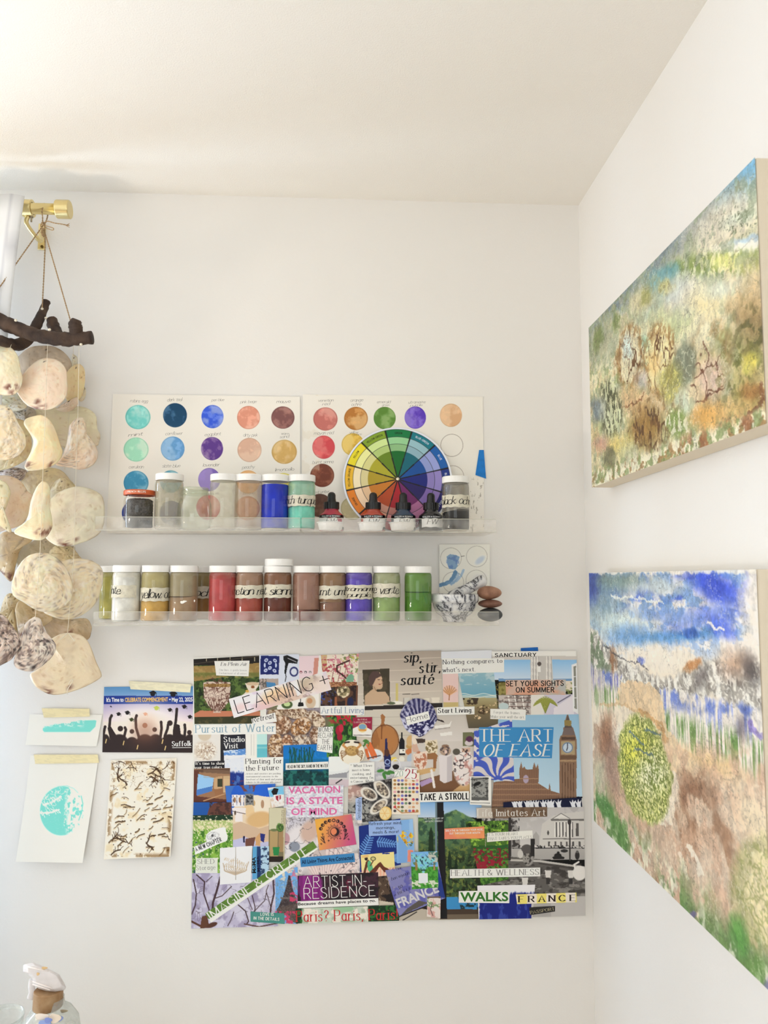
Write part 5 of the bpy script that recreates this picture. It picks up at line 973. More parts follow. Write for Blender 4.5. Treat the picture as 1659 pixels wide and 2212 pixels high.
# --- kitchen
def f(r):
    r.vg(1400,(172,158,144),1470,(196,184,170)); r.vg(1470,(196,184,170),1530,(206,196,182)); r.vg(1530,(206,198,184),1700,(196,186,172))
    for y in (1428,1452,1476,1500): r.line(((770,y),(960,y-8)),1,(222,212,198),.8)
    for y in (1550,1568,1590): r.line(((770,y),(960,y-3)),1,(176,166,152),.8)
    r.poly([(783,1447),(841,1444),(843,1520),(787,1523)],(66,58,44)); r.mot((86,76,58),12,.5,.6,2,.7,mask=((r.X>785)&(r.X<841)&(r.Y>1447)&(r.Y<1520))*1.)
    r.poly([(788,1523),(788,1503),(798,1494),(806,1488),(804,1475),(826,1470),(827,1482),(824,1488),(812,1490),(814,1494),(832,1494),(841,1506),(842,1520)],(196,166,136)); r.poly([(803,1475),(808,1462),(820,1452),(826,1466),(826,1480),(818,1487),(812,1484)],(206,172,142)); r.poly([(797,1478),(796,1462),(804,1451),(816,1450),(825,1460),(812,1466),(806,1478),(802,1484)],(84,64,60)); r.ell(818,1468,3,1,(70,50,40)); r.ell(820,1478,2.5,1.2,(150,70,60)); r.line(((824,1468),(827,1475),(824,1477)),1,(140,100,80)); r.line(((808,1484),(812,1492)),1.6,(160,124,96))
    r.poly([(855,1476),(860,1476),(860,1518),(855,1518)],(206,190,120)); r.ell(857,1518,13,3.5,(236,232,220)); r.ell(845,1519,9,3,(90,100,70))
    for x in (878,897): r.poly([(x-7,1508),(x+7,1507),(x+6,1524),(x-6,1524)],(206,202,192)); r.line(((x-8,1500),(x+8,1499)),1.5,(110,100,90)); r.line(((x-6,1508),(x-6,1523)),1,(120,112,104))
    r.poly([(915,1508),(928,1508),(926,1522),(917,1522)],(220,212,196)); r.poly([(932,1507),(950,1506),(948,1522),(934,1522)],(226,216,200)); r.poly([(788,1526),(960,1518),(960,1528),(788,1534)],(44,38,36))
    # cutting board, bottles, bowls
    r.ell(832,1600,29,34,(176,120,70)); r.poly([(822,1546),(826,1542),(832,1548),(830,1562),(834,1570),(820,1570),(824,1560)],(160,106,62)); r.mot((150,96,54),14,.5,.6,5,.7,mask=r.em(832,1600,29,34),sy=50); r.line(((825,1568),(824,1596)),2,(120,70,40)); r.ring(832,1600,29,34,1,(110,66,36))
    r.poly([(862,1610),(863,1598),(866,1594),(866,1582),(870,1582),(870,1594),(874,1600),(875,1632),(862,1632)],(26,22,28)); r.rect(863,1618,875,1627,(236,234,226)); r.ell(871,1621,1.5,2,(60,50,50))
    r.ell(810,1632,18,14,(220,224,226)); r.ell(807,1636,16,8,(206,214,222))
    for x0,y0,x1,y1 in ((794,1610,806,1636),(799,1606,812,1634),(791,1620,796,1638)): r.line(((x0,y0),(x1,y1)),6,(216,110,60))
    r.mot((70,120,50),4,.45,.55,6,.95,mask=r.em(790,1606,8,9)); r.line(((794,1638),(822,1632)),2,(60,60,70)); r.ell(885,1612,8,6,(190,150,90)); r.ell(885,1624,9,7,(200,120,70)); r.ell(886,1600,8,12,(206,170,120),10)
    r.ell(851,1640,7,4.5,(232,206,90)); r.ell(868,1640,6,6,(226,222,210)); r.ell(893,1640,14,14,(176,190,206)); r.rect(770,1645,900,1700,(206,204,206)); r.mot((170,170,180),10,.5,.6,7,.7,mask=(r.Y>1645)*1.)
    r.poly([(829,1640),(831,1622),(832,1596),(836,1594),(838,1622),(844,1632),(845,1655),(840,1662),(832,1662)],(30,34,84)); r.ell(836,1626,5,8,(80,50,40)); r.ring(837,1646,5,5,1.2,(160,180,220)); r.line(((832,1655),(842,1654)),1.2,(150,170,220)); r.ell(855,1658,8,7,(30,24,26)); r.ring(855,1652,9,12,1,(220,220,224))
    for cx,cy,a in ((822,1665,-10),(836,1670,20),(830,1676,70),(845,1668,15)): r.ell(cx,cy,8,3.5,(70,130,60),a)
clip('kitchen_photo',[(775,1411),(953,1405),(960,1700),(768,1702)],f,[('sip,',873,1431,910,1429.5,23,'serifbi',INK),('stir,',906,1454,951,1451,23,'serifbi',INK),('saut\u00e9',866,1480,936,1477,23,'serifbi',INK)],1.1)
# --- studio with ceramics
def f(r):
    r.fill((206,198,190)); r.vg(1536,(196,188,178),1600,(214,206,200)); r.poly([(895,1690),(1030,1650),(1030,1715),(890,1715)],(120,84,58)); r.poly([(970,1715),(1005,1688),(1030,1700),(1030,1715)],(206,166,116))
    r.poly([(940,1552),(956,1556),(962,1562),(945,1556)],(50,40,38)); r.poly([(938,1568),(970,1564),(976,1556),(972,1570),(940,1574)],(236,232,226)); r.poly([(950,1584),(976,1580),(977,1588),(952,1590)],(234,230,224)); r.line(((940,1576),(972,1572)),1,(140,130,124))
    r.poly([(948,1632),(977,1630),(977,1686),(960,1692),(950,1686)],(222,214,214)); r.poly([(966,1636),(977,1630),(977,1686),(966,1690)],(196,188,190)); r.ell(962,1622,12,10,(176,150,130)); r.ell(962,1612,8,4,(140,110,90)); r.mot((60,50,60),4,.5,.58,3,.9,mask=r.em(962,1622,12,10)); r.ell(963,1624,3,4,(226,200,190))
    r.poly([(917,1600),(944,1598),(946,1615),(944,1628),(922,1630)],(226,212,186)); r.mot((120,100,60),4,.5,.58,4,.9,mask=r.em(932,1614,13,14)); r.poly([(888,1610),(900,1605),(905,1620),(903,1625),(892,1624)],(206,170,150)); r.ell(896,1598,6,10,(230,216,200)); r.poly([(898,1595),(918,1596),(918,1604),(902,1606)],(70,56,50))
    r.poly([(895,1630),(940,1626),(946,1632),(944,1640),(900,1640)],(150,104,66)); r.poly([(893,1628),(923,1622),(922,1650),(916,1665),(902,1666),(894,1650)],(232,212,196)); r.mot((180,110,80),5,.5,.58,5,.9,mask=r.em(908,1642,14,20)); r.poly([(900,1664),(942,1656),(940,1666),(902,1676)],(206,168,116)); r.line(((932,1664),(938,1700)),5,(232,226,222)); r.poly([(935,1632),(944,1630),(942,1660),(936,1660)],(150,104,66)); r.poly([(905,1690),(930,1680),(935,1688),(910,1700)],(176,150,190))
    r.ell(1002,1657,23,40,(236,226,222)); r.poly([(998,1616),(1016,1615),(1016,1624),(998,1625)],(206,172,150)); b=r.em(1002,1657,23,40,0,.05); r.vein((60,44,48),15,.045,6,.95,mask=b); r.mot((206,150,140),9,.6,.66,7,.8,mask=b); r.rect(1000,1582,1025,1612,(110,112,80)); r.ell(1014,1598,8,8,(90,50,80)); r.ell(1013,1605,9,6,(210,200,200)); r.ell(1014,1597,6,6,(84,44,76)); r.ell(986,1624,8,7,(90,84,74))
clip('ceramics_studio_photo',[(890,1545),(1025,1540),(1026,1713),(888,1713)],f,step=1.1)
# --- oysters
def oys(r,x,y,rx,ry,a,s,c=(176,140,104)):
    m=r.em(x,y,rx,ry,a,.12); r.put(r.em(x+1.5,y+2,rx*1.08,ry*1.08,a,.2),(70,52,46),.8); r.put(m,c); r.vein((92,58,40),6,.10,s,.85,mask=m); r.mot((232,216,196),6,.5,.58,s+1,.85,mask=m); r.mot((110,74,48),5,.58,.64,s+2,.8,mask=m)
def f(r):
    r.fill((150,140,148)); r.mot((110,98,104),8,.5,.6,1)
    for i,(x,y,rx,ry,a,c) in enumerate(((600,1540,22,12,0,(190,170,140)),(640,1540,26,13,6,(206,186,160)),(678,1552,20,16,30,(214,200,180)),(610,1566,19,20,20,(170,130,100)),(650,1570,18,24,50,(190,140,90)),(686,1586,16,20,30,(190,160,140)),(594,1610,15,27,10,(196,160,120)),(622,1604,13,17,-10,(180,130,96)),(652,1602,20,15,0,(170,160,150)),(668,1624,20,14,0,(170,150,130)),(640,1630,20,14,10,(196,170,140)),(690,1560,14,12,0,(200,180,150)),(600,1634,14,8,0,(120,90,70)))): oys(r,x,y,rx,ry,a,i*5,c)
clip('oyster_shell_photo',[(575,1534),(704,1528),(704,1640),(575,1640)],f,step=1.0)
# --- LEARNING strip
def f(r):
    r.fill((244,242,244)); u=r.X; r.ell(520,1528,14,8,(236,200,200),-15,.8,.7); r.mot((214,196,216),14,.5,.65,1,.7,mask=sstep(530,550,u)); r.ell(575,1525,26,16,(226,190,190),-15,.6,.9); r.ell(600,1500,34,14,(240,206,160),-18,.6,.9); r.ell(625,1510,34,18,(214,182,160),-15,.6,.8); r.ell(668,1477,26,16,(196,176,150),-15,.6,.9); r.mot((150,120,110),8,.56,.66,2,.6,mask=sstep(580,600,u)*sstep(700,680,u)); r.ell(696,1482,24,20,(240,222,212),-15,.8,.9); r.poly([(632,1472),(640,1470),(650,1500),(642,1504)],(246,244,246))
clip('slogan_strip',[(494,1510),(704,1450),(716,1490),(505,1551)],f,[('LEARNING +',514,1541,712,1478.5,30,'light',(40,32,36))],1.5)
clip('slogan_strip',[(543,1553),(594,1539),(598,1559),(545,1565)],(242,240,236),[('Retreat',546,1561,592,1551,12,'serifi',(40,40,44))])
clip('slogan_strip',[(419,1566),(596,1562),(596,1586),(420,1587)],W_,[('Pursuit of Water',423,1583,594,1580,17,'serif',(150,180,196))])
def f(r):
    r.fill((226,222,216)); r.ell(442,1588,14,12,(206,192,170)); r.ell(442,1622,22,20,(206,190,170),0,.4); r.mot((246,240,230),4,.48,.54,1,1,mask=r.em(442,1622,24,20,0,.3)); r.mot((140,110,90),3,.6,.64,2,.9,mask=r.em(446,1622,20,18,0,.3)); r.rect(476,1580,484,1650,(40,38,42)); r.rect(484,1628,535,1650,(232,234,238)); r.line(((489,1640),(510,1643),(531,1636)),1,(190,190,196))
clip('coral_photo',[(419,1587),(536,1586),(536,1646),(419,1646)],f)
def f(r): r.fill((34,34,46)); r.poly([(484,1622),(530,1617),(531,1632),(483,1632)],(90,140,206)); r.mot((220,232,244),7,.5,.56,1,.9,mask=(r.Y>1620)*1.,sy=4)
clip('slogan_strip',[(482,1588),(530,1586),(531,1631),(483,1632)],f,[('Studio',484,1603,528,1602,11.5,'serifb',(240,240,238)),('Visit',485,1617,514,1616,11.5,'serifb',(240,240,238))])
def f(r):
    r.fill((238,236,228)); r.rect(542,1586,543.5,1632,(190,186,180)); r.rect(548,1586,549,1632,(206,202,196)); r.rect(555,1586,578,1608,(190,226,222)); r.vg(1586,(196,228,226),1608,(176,216,216)) if False else None; r.rect(555,1608,578,1640,(100,186,200)); r.rect(555,1613,578,1617,(130,200,206)); r.rect(531,1586,541,1634,(244,242,236))
clip('doorway_photo',[(531,1586),(577,1585),(577,1640),(531,1640)],f)
def f(r):
    r.fill((232,236,244)); r.put(sstep(1664,1672,r.Y+10*(r.n(4,14,2)-.5)),(26,50,130)); r.mot((80,120,190),5,.56,.64,1,.8,mask=(r.Y>1664)*1.,sy=14); r.mot((120,50,50),6,.5,.6,3,.9,mask=(r.Y>1686)*1.); r.mot((214,222,238),6,.6,.66,4,.8,mask=(r.Y<1662)*1.)
clip('night_snow_photo',[(485,1642),(530,1634),(530,1702),(486,1702)],f)
clip('slogan_strip',[(421,1645),(485,1643),(485,1659),(420,1663)],(34,32,38),[("It's time to show",423,1652,484,1651.5,6,'serifb',W_),('your true colors.',421,1661,481,1659.5,6,'serifb',W_)])
def f(r):
    r.fill((150,110,80)); r.poly([(420,1662),(485,1660),(497,1660),(497,1672),(430,1668)],(96,70,56)); r.poly([(418,1663),(430,1665),(426,1720),(497,1728),(497,1735),(418,1735)],(96,54,42)); r.poly([(428,1672),(462,1680),(458,1709),(424,1719)],(150,196,236)); r.poly([(425,1706),(459,1698),(458,1709),(424,1719)],(70,120,190)); r.poly([(462,1680),(480,1676),(480,1705),(462,1704)],(196,160,120)); r.rect(470,1682,480,1700,(60,60,40)); r.poly([(462,1706),(482,1702),(482,1722),(466,1724)],(150,104,70)); r.rect(482,1676,497,1712,(206,176,136)); r.line(((440,1730),(494,1712)),2,(190,150,110))
    for y in range(1664,1680,3): r.line(((440,y),(497,y+2)),.8,(170,140,110),.7)
clip('beach_cabin_photo',[(419,1661),(497,1659),(497,1734),(418,1734)],f)
clip('slogan_strip',[(527,1637),(612,1635),(611,1698),(527,1703)],W_,[('Planting for',531,1650,609,1648.5,11,'serif',INK),('the Future',531,1665,602,1663,11,'serif',INK)]+[(t,531,1673+i*6.2,x,1672.5+i*6.2,3.6,'serifi',(100,98,96)) for i,(t,x) in enumerate((('Artists and curators are pushing',606),('environmental concerns to the',600),('forefront of their work-and paying',609),('tribute to the pioneers who paved',606),('their way',548)))])
def f(r):
    r.vg(1608,(18,110,190),1640,(14,120,196)); r.vg(1640,(14,110,170),1700,(10,60,70)); r.put(sstep(1660,1668,r.Y+12*(r.n(12,seed=1)-.5)),(8,62,66)); r.mot((40,120,110),9,.52,.6,2,.8,mask=(r.Y>1664)*1.); r.mot((6,40,44),7,.55,.62,3,.8,mask=(r.Y>1664)*1.)
    for i in range(26): x=626+i*2; r.line(((x,1650),(x+6*math.sin(i*1.7),1626-9*math.sin(i*.13*3)),(x+8*math.sin(i*1.7),1620-6*math.cos(i))),1.6,(14,70,74) if i%2 else (20,96,90))
    r.mot((40,140,206),9,.5,.6,4,.5,mask=(r.Y<1640)*(r.X>680)*1.)
clip('underwater_photo',[(612,1610),(711,1607),(711,1697),(612,1697)],f)
clip('slogan_strip',[(617,1649),(709,1645),(710,1661),(617,1663)],W_,[('HEAD IN THE SKY, HAND IN THE WATER',621,1659.5,708,1657,6.4,'cond',INK)])
def f(r):
    r.fill((40,84,36)); r.mot((90,150,60),6,.48,.56,1,.9,sy=14); r.mot((20,50,24),6,.56,.64,2,.9,sy=12); r.mot((190,30,54),4.5,.46,.52,3,.95,mask=sstep(1568,1556,r.Y)); r.ell(732,1578,7,11,(160,24,50)); r.ell(737,1573,5,9,(190,40,66)); r.ell(734,1592,6,8,(150,26,50)); r.ell(744,1562,3,5,(180,30,56)); r.ell(700,1560,12,14,(110,104,80),0,.5)
clip('tulip_field_photo',[(702,1545),(770,1544),(770,1636),(706,1636)],f,step=1.0)
clip('slogan_strip',[(692,1525),(788,1524),(787,1545),(692,1545)],W_,[('Artful Living',695,1541,785,1540,13,'serif',(140,156,180))])
def f(r):
    r.fill((240,236,230)); r.poly([(761,1549),(805,1549),(804,1578),(790,1570),(775,1568),(762,1574)],(150,34,64)); r.ell(783,1572,10,10,(226,200,140)); r.ell(783,1570,8,6,(120,160,190)); r.rect(775,1575,791,1579,(214,150,70)); r.line(((764,1588),(801,1588)),1.2,(90,80,80))
clip('pigment_card',[(762,1550),(804,1549),(803,1593),(762,1590)],f,[('NATURAL',773,1556,794,1556,3.4,'serif',(240,226,220)),('EARTH PIGMENT',765,1562,801,1562,3.6,'serif',(240,226,220))])
clip('slogan_strip',[(687,1571),(720,1569),(718,1627),(684,1622)],W_,[('WOMEN',688,1581.5,719,1580,10.5,'hand',INK),('RECLAIM',687,1594,719,1593,10.5,'hand',INK),('THE',695,1607,712,1606.5,10,'hand',INK),('EARTH',686,1620,716,1620,10.5,'hand',INK)])
def f(r):
    r.fill((206,204,204)); r.ell(724,1655,34,22,(226,228,228)); r.ell(722,1650,34,16,(240,242,240)); r.ring(724,1655,34,22,1,(150,150,152)); r.poly([(710,1674),(750,1668),(750,1680),(710,1680)],(150,150,156)); r.rect(700,1684,756,1702,(206,190,196)); r.line(((726,1692),(738,1684)),2.4,(40,36,40))
clip('crockery_photo',[(710,1634),(755,1634),(755,1700),(710,1700)],f)
def f(r):
    r.fill((240,232,214)); r.ell(760,1622,15,11,(176,140,84)); r.ell(760,1620,12,8,(196,160,100)); r.mot((130,96,56),3,.55,.62,1,.7,mask=r.em(760,1622,14,10))
    for s in (-1,1):
        r.line(((760+s*12,1616),(760+s*19,1610),(760+s*15,1604)),4.5,(196,140,80)); r.line(((760+s*15,1604),(760+s*6,1603)),3.4,(46,36,34))
        for k in range(4): r.line(((760+s*12,1624+k*2),(760+s*22,1622+k*5),(760+s*(25-k*2),1628+k*5)),1.5,(140,100,60))
ZL[0]+=1; d_=PD+.00012+ZL[0]*6.5e-5
q_=[(760+28*math.cos(a)*(1+.03*math.sin(3*a)),1625+27*math.sin(a)) for a in np.linspace(0,2*PI,27)[:-1]]
def disc_clip(name,q_,f,texts=(),cx=None,cy=None,rings=34):
    ZL[0]+=1; d=PD+.00012+ZL[0]*6.5e-5; B=np.array(smooth_path([np.array(p) for p in list(q_)+[q_[0]]],4)[:-1]); c=np.array([cx or B[:,0].mean(),cy or B[:,1].mean()]); n=len(B)
    XY=c+(B[None]-c)*np.linspace(0.01,1,rings)[:,None,None]; r=R(XY[...,0],XY[...,1]); f(r); V=np.array([[P(*p,d) for p in row] for row in XY])
    F=[(i*n+j,(i+1)*n+j,(i+1)*n+(j+1)%n,i*n+(j+1)%n) for i in range(rings-1) for j in range(n)]+[tuple(range(n))]
    o=mk(name,V.reshape(-1,3),F,PAPER,poster,alb(r.C,K))
    if texts: put_text(o,texts,lambda x,y,z: P(x,y,d+z),2.5e-5)
    return o
disc_clip('crab_cutout',q_,f)
clip('slogan_strip',[(754,1648),(809,1646),(809,1701),(753,1700)],W_,[('" What I love',758,1657,804,1656,5.5,'serif',INK),('most is home,',761,1666,800,1665,5.2,'serif',INK),('cooking, and',762,1674.5,801,1674,5.2,'serif',INK),('entertaining. I\'m',757,1682.5,806,1682,5.2,'serif',INK),('a Cancer. What',758,1690.5,805,1690,5.2,'serif',INK),('can I say?"',765,1698.5,798,1698,5.2,'serif',INK)])
# --- scallop "Home"
def f(r):
    a=np.arctan2(r.Y-1592,r.X-912); r.fill((36,34,84)); r.mot((206,206,232),4,.54,.6,1,.9,mask=(r.Y>1556)*1.+.15); k=sstep(.55,.85,.5+.5*np.sin(a*46)); r.put(k*(np.hypot(r.X-912,r.Y-1592)>42),(214,212,232),.75); r.mot((214,214,238),5,.52,.58,2,.8,mask=(r.X<885)*1.)
q_=[(869,1560),(864,1545),(870,1530),(880,1517),(895,1509),(910,1510),(925,1516),(936,1527),(942,1542),(944,1555),(938,1565),(936,1572),(925,1580),(916,1588),(906,1592),(900,1588),(884,1582),(874,1572)]
disc_clip('scallop_cutout',q_,f,(),906,1555)
clip('slogan_strip',[(876,1549),(925,1536),(929,1554),(880,1567)],W_,[('Home',878,1562,925,1550,12,'light',(60,60,66))])
# --- top right
clip('paper_strip',[(953,1408),(1062,1404),(1062,1424),(953,1424)],(228,230,236))
def f(r):
    r.fill((226,196,190)); 
    for i in range(15): a=math.radians(200+i*10); r.line(((971,1502),(971+17*math.cos(a),1498+17*math.sin(a))),1.4,(176,120,80) if i%2 else (226,176,130))
    r.line(((971,1500),(970,1512)),2,(176,120,80)); r.rect(955,1517,995,1530,(196,176,120))
clip('gold_fan_photo',[(956,1453),(990,1452),(990,1528),(958,1528)],f)
def f(r):
    r.vg(1448,(150,186,196),1500,(110,164,186)); r.mot((206,216,214),16,.5,.65,1,.6,mask=(r.Y<1480)*1.,sy=6); r.vg(1500,(120,170,186),1510,(206,212,202)); r.vg(1508,(170,160,120),1530,(140,124,86)); r.vg(1530,(130,112,80),1580,(80,74,62)); r.put(sstep(1.2,0,np.abs(r.Y-1500-2*np.sin(r.X/7))),(232,232,220)); r.put(sstep(1.2,0,np.abs(r.Y-1505-2*np.sin(r.X/9))),(226,226,214))
    r.mot((50,40,34),5,.5,.56,2,.9,mask=((r.Y>1508)&(r.Y<1520)&(r.X<1035))*1.); r.mot((230,200,160),5,.5,.58,3,.95,mask=r.em(1045,1533,13,8)+r.em(1063,1520,9,5)+r.em(1032,1549,8,5)); r.mot((60,44,30),4,.55,.6,4,.9,mask=r.em(1045,1533,15,10)+r.em(1020,1518,14,5))
clip('shell_beach_photo',[(989,1453),(1078,1452),(1078,1572),(1012,1573)],f)
clip('slogan_strip',[(944,1528),(1025,1526),(1025,1543),(944,1545)],W_,[('Start Living.',947,1540,1021,1538.5,10,'serifb',INK)])
def f(r):
    r.vg(1405,(240,238,232),1420,(240,238,232)); r.rect(1064,1417,1250,1426,(206,200,194)); r.vg(1426,(140,190,230),1468,(206,220,236)); r.rect(1077,1466,1250,1472,(110,150,190)); r.poly([(1077,1476),(1095,1474),(1095,1502),(1077,1502)],(150,140,80)); r.mot((110,100,50),5,.5,.58,1,.9,mask=((r.X<1095)&(r.Y>1474))*1.)
    r.poly([(1145,1417),(1192,1417),(1196,1500),(1148,1500)],(200,196,190))
    for x in (1148,1154,1160,1180,1187): r.rect(x,1418,x+2.4,1500,(236,232,226)); r.rect(x+2.4,1418,x+4,1500,(176,170,166))
    r.ell(1165,1434,4.5,4.5,(90,80,76)); r.rect(1162,1440,1168,1452,(236,234,230)); r.poly([(1192,1474),(1240,1470),(1240,1490),(1192,1500)],(226,214,196)); r.mot((130,140,80),6,.5,.6,3,.9,mask=((r.X>1215)&(r.Y>1474)&(r.Y<1500)&(r.X<1240))*1.)
    r.rect(1077,1502,1147,1545,(196,186,180)); r.mot((110,100,96),6,.5,.58,4,.9,mask=((r.X<1147)&(r.Y>1500))*1.,sy=3)
    for x in (1098,1112,1128): r.line(((x,1504),(x+4,1530)),2.4,(240,236,230))
    for y in (1508,1517,1526): r.line(((1090,y),(1145,y)),1.4,(120,96,90))
    r.ell(1088,1526,11,8,(190,206,206)); r.rect(1147,1500,1175,1545,(226,222,214)); r.rect(1175,1500,1250,1545,(206,200,214)); r.poly([(1196,1530),(1240,1500),(1240,1545),(1196,1545)],(226,220,226)); r.line(((1205,1518),(1232,1502)),1.8,(90,84,110))
    for i in range(26): a=math.radians(-170+i*6.4); r.line(((1178,1540),(1178+10*math.cos(a),1518+8*math.sin(a)),(1178+26*math.cos(a),1520+16*math.sin(a)+8*abs(math.cos(a)))),1.3,(120,130,50) if i%2 else (176,176,90))
    r.poly([(1235,1436),(1246,1432),(1250,1543),(1238,1536)],(236,236,236)); r.poly([(1239,1440),(1244,1438),(1246,1532),(1241,1530)],(140,140,130)); 
    for y in (1462,1484,1508): r.line(((1238,y),(1248,y-1)),1.4,(236,236,236))
clip('beach_house_photo',[(1062,1407),(1245,1406),(1249,1543),(1077,1546)],f,[('SANCTUARY',1070,1419,1158,1418,7.5,'sansb',INK)],1.0)
clip('slogan_strip',[(955,1422),(1089,1422),(1089,1452),(956,1456)],W_,[('Nothing compares to',957,1435,1085,1431.5,9.5,'serif',(50,50,60)),("what's next.",957,1452,1027,1450,9.5,'serif',(50,50,60))])
def f(r): r.fill((206,176,160)); r.mot((214,150,120),26,.45,.65,1,.7); r.mot((176,190,190),26,.5,.65,3,.7,mask=(r.X>1150)*1.)
clip('slogan_strip',[(1092,1469),(1222,1468),(1222,1501),(1093,1501)],f,[('SET YOUR SIGHTS',1094,1482,1217,1481,10.5,'sansb',INK),('ON SUMMER',1115,1495.5,1197,1495,10.5,'sansb',INK)],2)
# --- London
def f(r):
    r.vg(1540,(150,190,216),1720,(190,216,232)); br=(140,106,84); dk=(96,70,60)
    r.poly([(1062,1745),(1062,1690),(1122,1682),(1122,1660),(1126,1646),(1129,1660),(1133,1655),(1136,1662),(1150,1662),(1154,1646),(1158,1658),(1162,1650),(1164,1664),(1163,1692),(1185,1706),(1187,1690),(1190,1708),(1210,1714),(1210,1745)],br)
    r.put(((r.Y>1660)&(r.X<1212))*sstep(.4,.6,.5+.5*np.sin(r.X*1.6))*(np.abs(r.C[...,0]-140)<2),dk,.4); r.put(((r.Y>1690)&(r.X<1212)&(np.sin(r.Y*.55)>.7)&(r.C[...,2]<120)),(170,134,104),.6); r.ell(1136,1683,6,9,(176,160,180)) ; r.rect(1122,1681,1163,1683,(170,134,104))
    r.poly([(1209,1745),(1208,1598),(1211,1589),(1216,1588),(1217,1572),(1220,1570),(1220,1560),(1224,1545),(1227,1543),(1231,1556),(1235,1570),(1238,1572),(1243,1588),(1246,1600),(1245,1745)],(140,110,88))
    r.poly([(1219,1572),(1222,1558),(1227,1544),(1231,1558),(1236,1572)],(96,84,80)); r.rect(1219,1556,1234,1568,(150,130,80)); r.poly([(1214,1588),(1219,1572),(1236,1572),(1243,1588)],(120,104,100)); r.rect(1213,1592,1243,1598,(90,70,60)); r.rect(1212,1601,1242,1630,(176,156,120)); r.ell(1226,1615,11.5,11.5,(200,214,226)); r.ring(1226,1615,10.5,10.5,1.4,(110,130,160)); r.line(((1226,1616),(1226,1606)),1.6,(40,40,60)); r.line(((1226,1615),(1224,1621)),1.8,(40,40,60)); r.rect(1210,1632,1245,1640,(110,84,66)); r.rect(1210,1642,1245,1645,(176,146,110))
    for x in (1214,1220,1226,1232,1238): r.rect(x,1648,x+1.6,1745,(96,70,56))
clip('london_photo',[(1077,1545),(1250,1543),(1258,1724),(1062,1745)],f,step=1.0)
clip('slogan_strip',[(1059,1531),(1136,1533),(1135,1556),(1059,1553)],(238,236,230),[('Forget the frames.',1067,1541,1124,1543,5.5,'serifl',(90,88,86)),('Make your wall the art.',1060,1550.5,1133,1552,5.5,'serifl',(90,88,86))])
def f(r):
    r.fill((70,92,190)); a=np.arctan2(r.Y-1685,r.X-1076); d=np.hypot(r.X-1076,r.Y-1685); r.put(sstep(.0,.25,np.sin(a*11+1.2*np.sin(d/9)))*sstep(8,12,d)*sstep(60,56,d),(214,206,206)); r.put(sstep(58,62,d)*sstep(.5,.54,r.n(16,11,3)),(220,212,214)); r.ell(1076,1688,5,4,(214,206,206))
clip('leaf_pattern_clipping',[(1024,1580),(1106,1554),(1111,1688),(1023,1682)],f,step=1.0)
clip('slogan_strip',[(1035,1571),(1196,1571),(1192,1638),(1035,1635)],(60,138,196),[('THE ART',1037,1601.5,1193,1601.5,26,'serif',W_),('OF EASE',1043,1633.5,1188,1633.5,26,'serifi',W_)])
# --- window with mountains, tulips, black and white square
def f(r):
    r.vg(1730,(120,170,220),1765,(190,206,226)); mt=np.interp(r.X,[900,930,960,985,1000,1036],[1765,1768,1758,1748,1756,1775]); m=sstep(-1,3,r.Y-mt-3*(r.n(10,seed=3)-.5)); r.put(m,(84,120,86)); r.mot((120,150,90),9,.5,.6,1,.8,mask=m); r.mot((44,72,60),10,.52,.62,2,.8,mask=m); r.vg(1840,(60,84,50),1860,(56,74,44)) if False else None; r.put(sstep(1800,1850,r.Y)*.7,(48,66,34)); r.mot((120,130,60),6,.54,.62,5,.8,mask=sstep(1810,1840,r.Y)); r.mot((24,34,20),7,.52,.6,6,.8,mask=sstep(1830,1860,r.Y))
    for x,y0,y1,w in ((931,1785,1850,6),(971,1836,1875,5),(985,1850,1880,4)): r.poly([(x-w,y1),(x-w*.7,y0+14),(x,y0),(x+w*.7,y0+14),(x+w,y1)],(24,44,26))
    r.poly([(960,1938),(1035,1938),(1035,1975),(966,1972)],(60,140,196)); r.mot((24,40,40),6,.54,.6,7,.9,mask=((r.Y>1938)&(r.X>990))*1.); r.rect(885,1964,1040,1990,(70,56,46)); r.poly([(885,1975),(1040,1975),(1040,1990),(885,1990)],(110,96,80)); r.poly([(943,1733),(958,1733),(966,1985),(952,1985)],(22,22,26)); r.rect(940,1733,944,1880,(110,130,140)); r.line(((958,1880),(990,1940)),.1,(20,20,20))
    r.rect(818,1890,890,1990,(70,56,50))
clip('mountain_window_photo',[(903,1733),(1040,1731),(1045,1985),(905,1987)],f,[('THE SANCTUARY OF',915,1770,958,1769,3.2,'sansb',(214,220,214)),('ARTISTIC ENERGY',918,1776,956,1775,3.2,'sansb',(214,220,214))],1.0)
def f(r):
    r.fill((84,66,54)); r.mot((150,130,110),9,.5,.6,1,.9); r.mot((30,26,28),9,.52,.6,2,.9); r.poly([(818,1945),(850,1950),(850,1962),(818,1960)],(206,194,176)); r.poly([(862,1982),(900,1962),(950,1968),(950,1986),(862,1989)],(190,180,164)); r.line(((870,1988),(900,1970)),2,(40,36,34)); r.line(((860,1980),(925,1955)),4,(34,30,32))
clip('interior_photo',[(817,1890),(945,1890),(950,1986),(818,1990)],f)
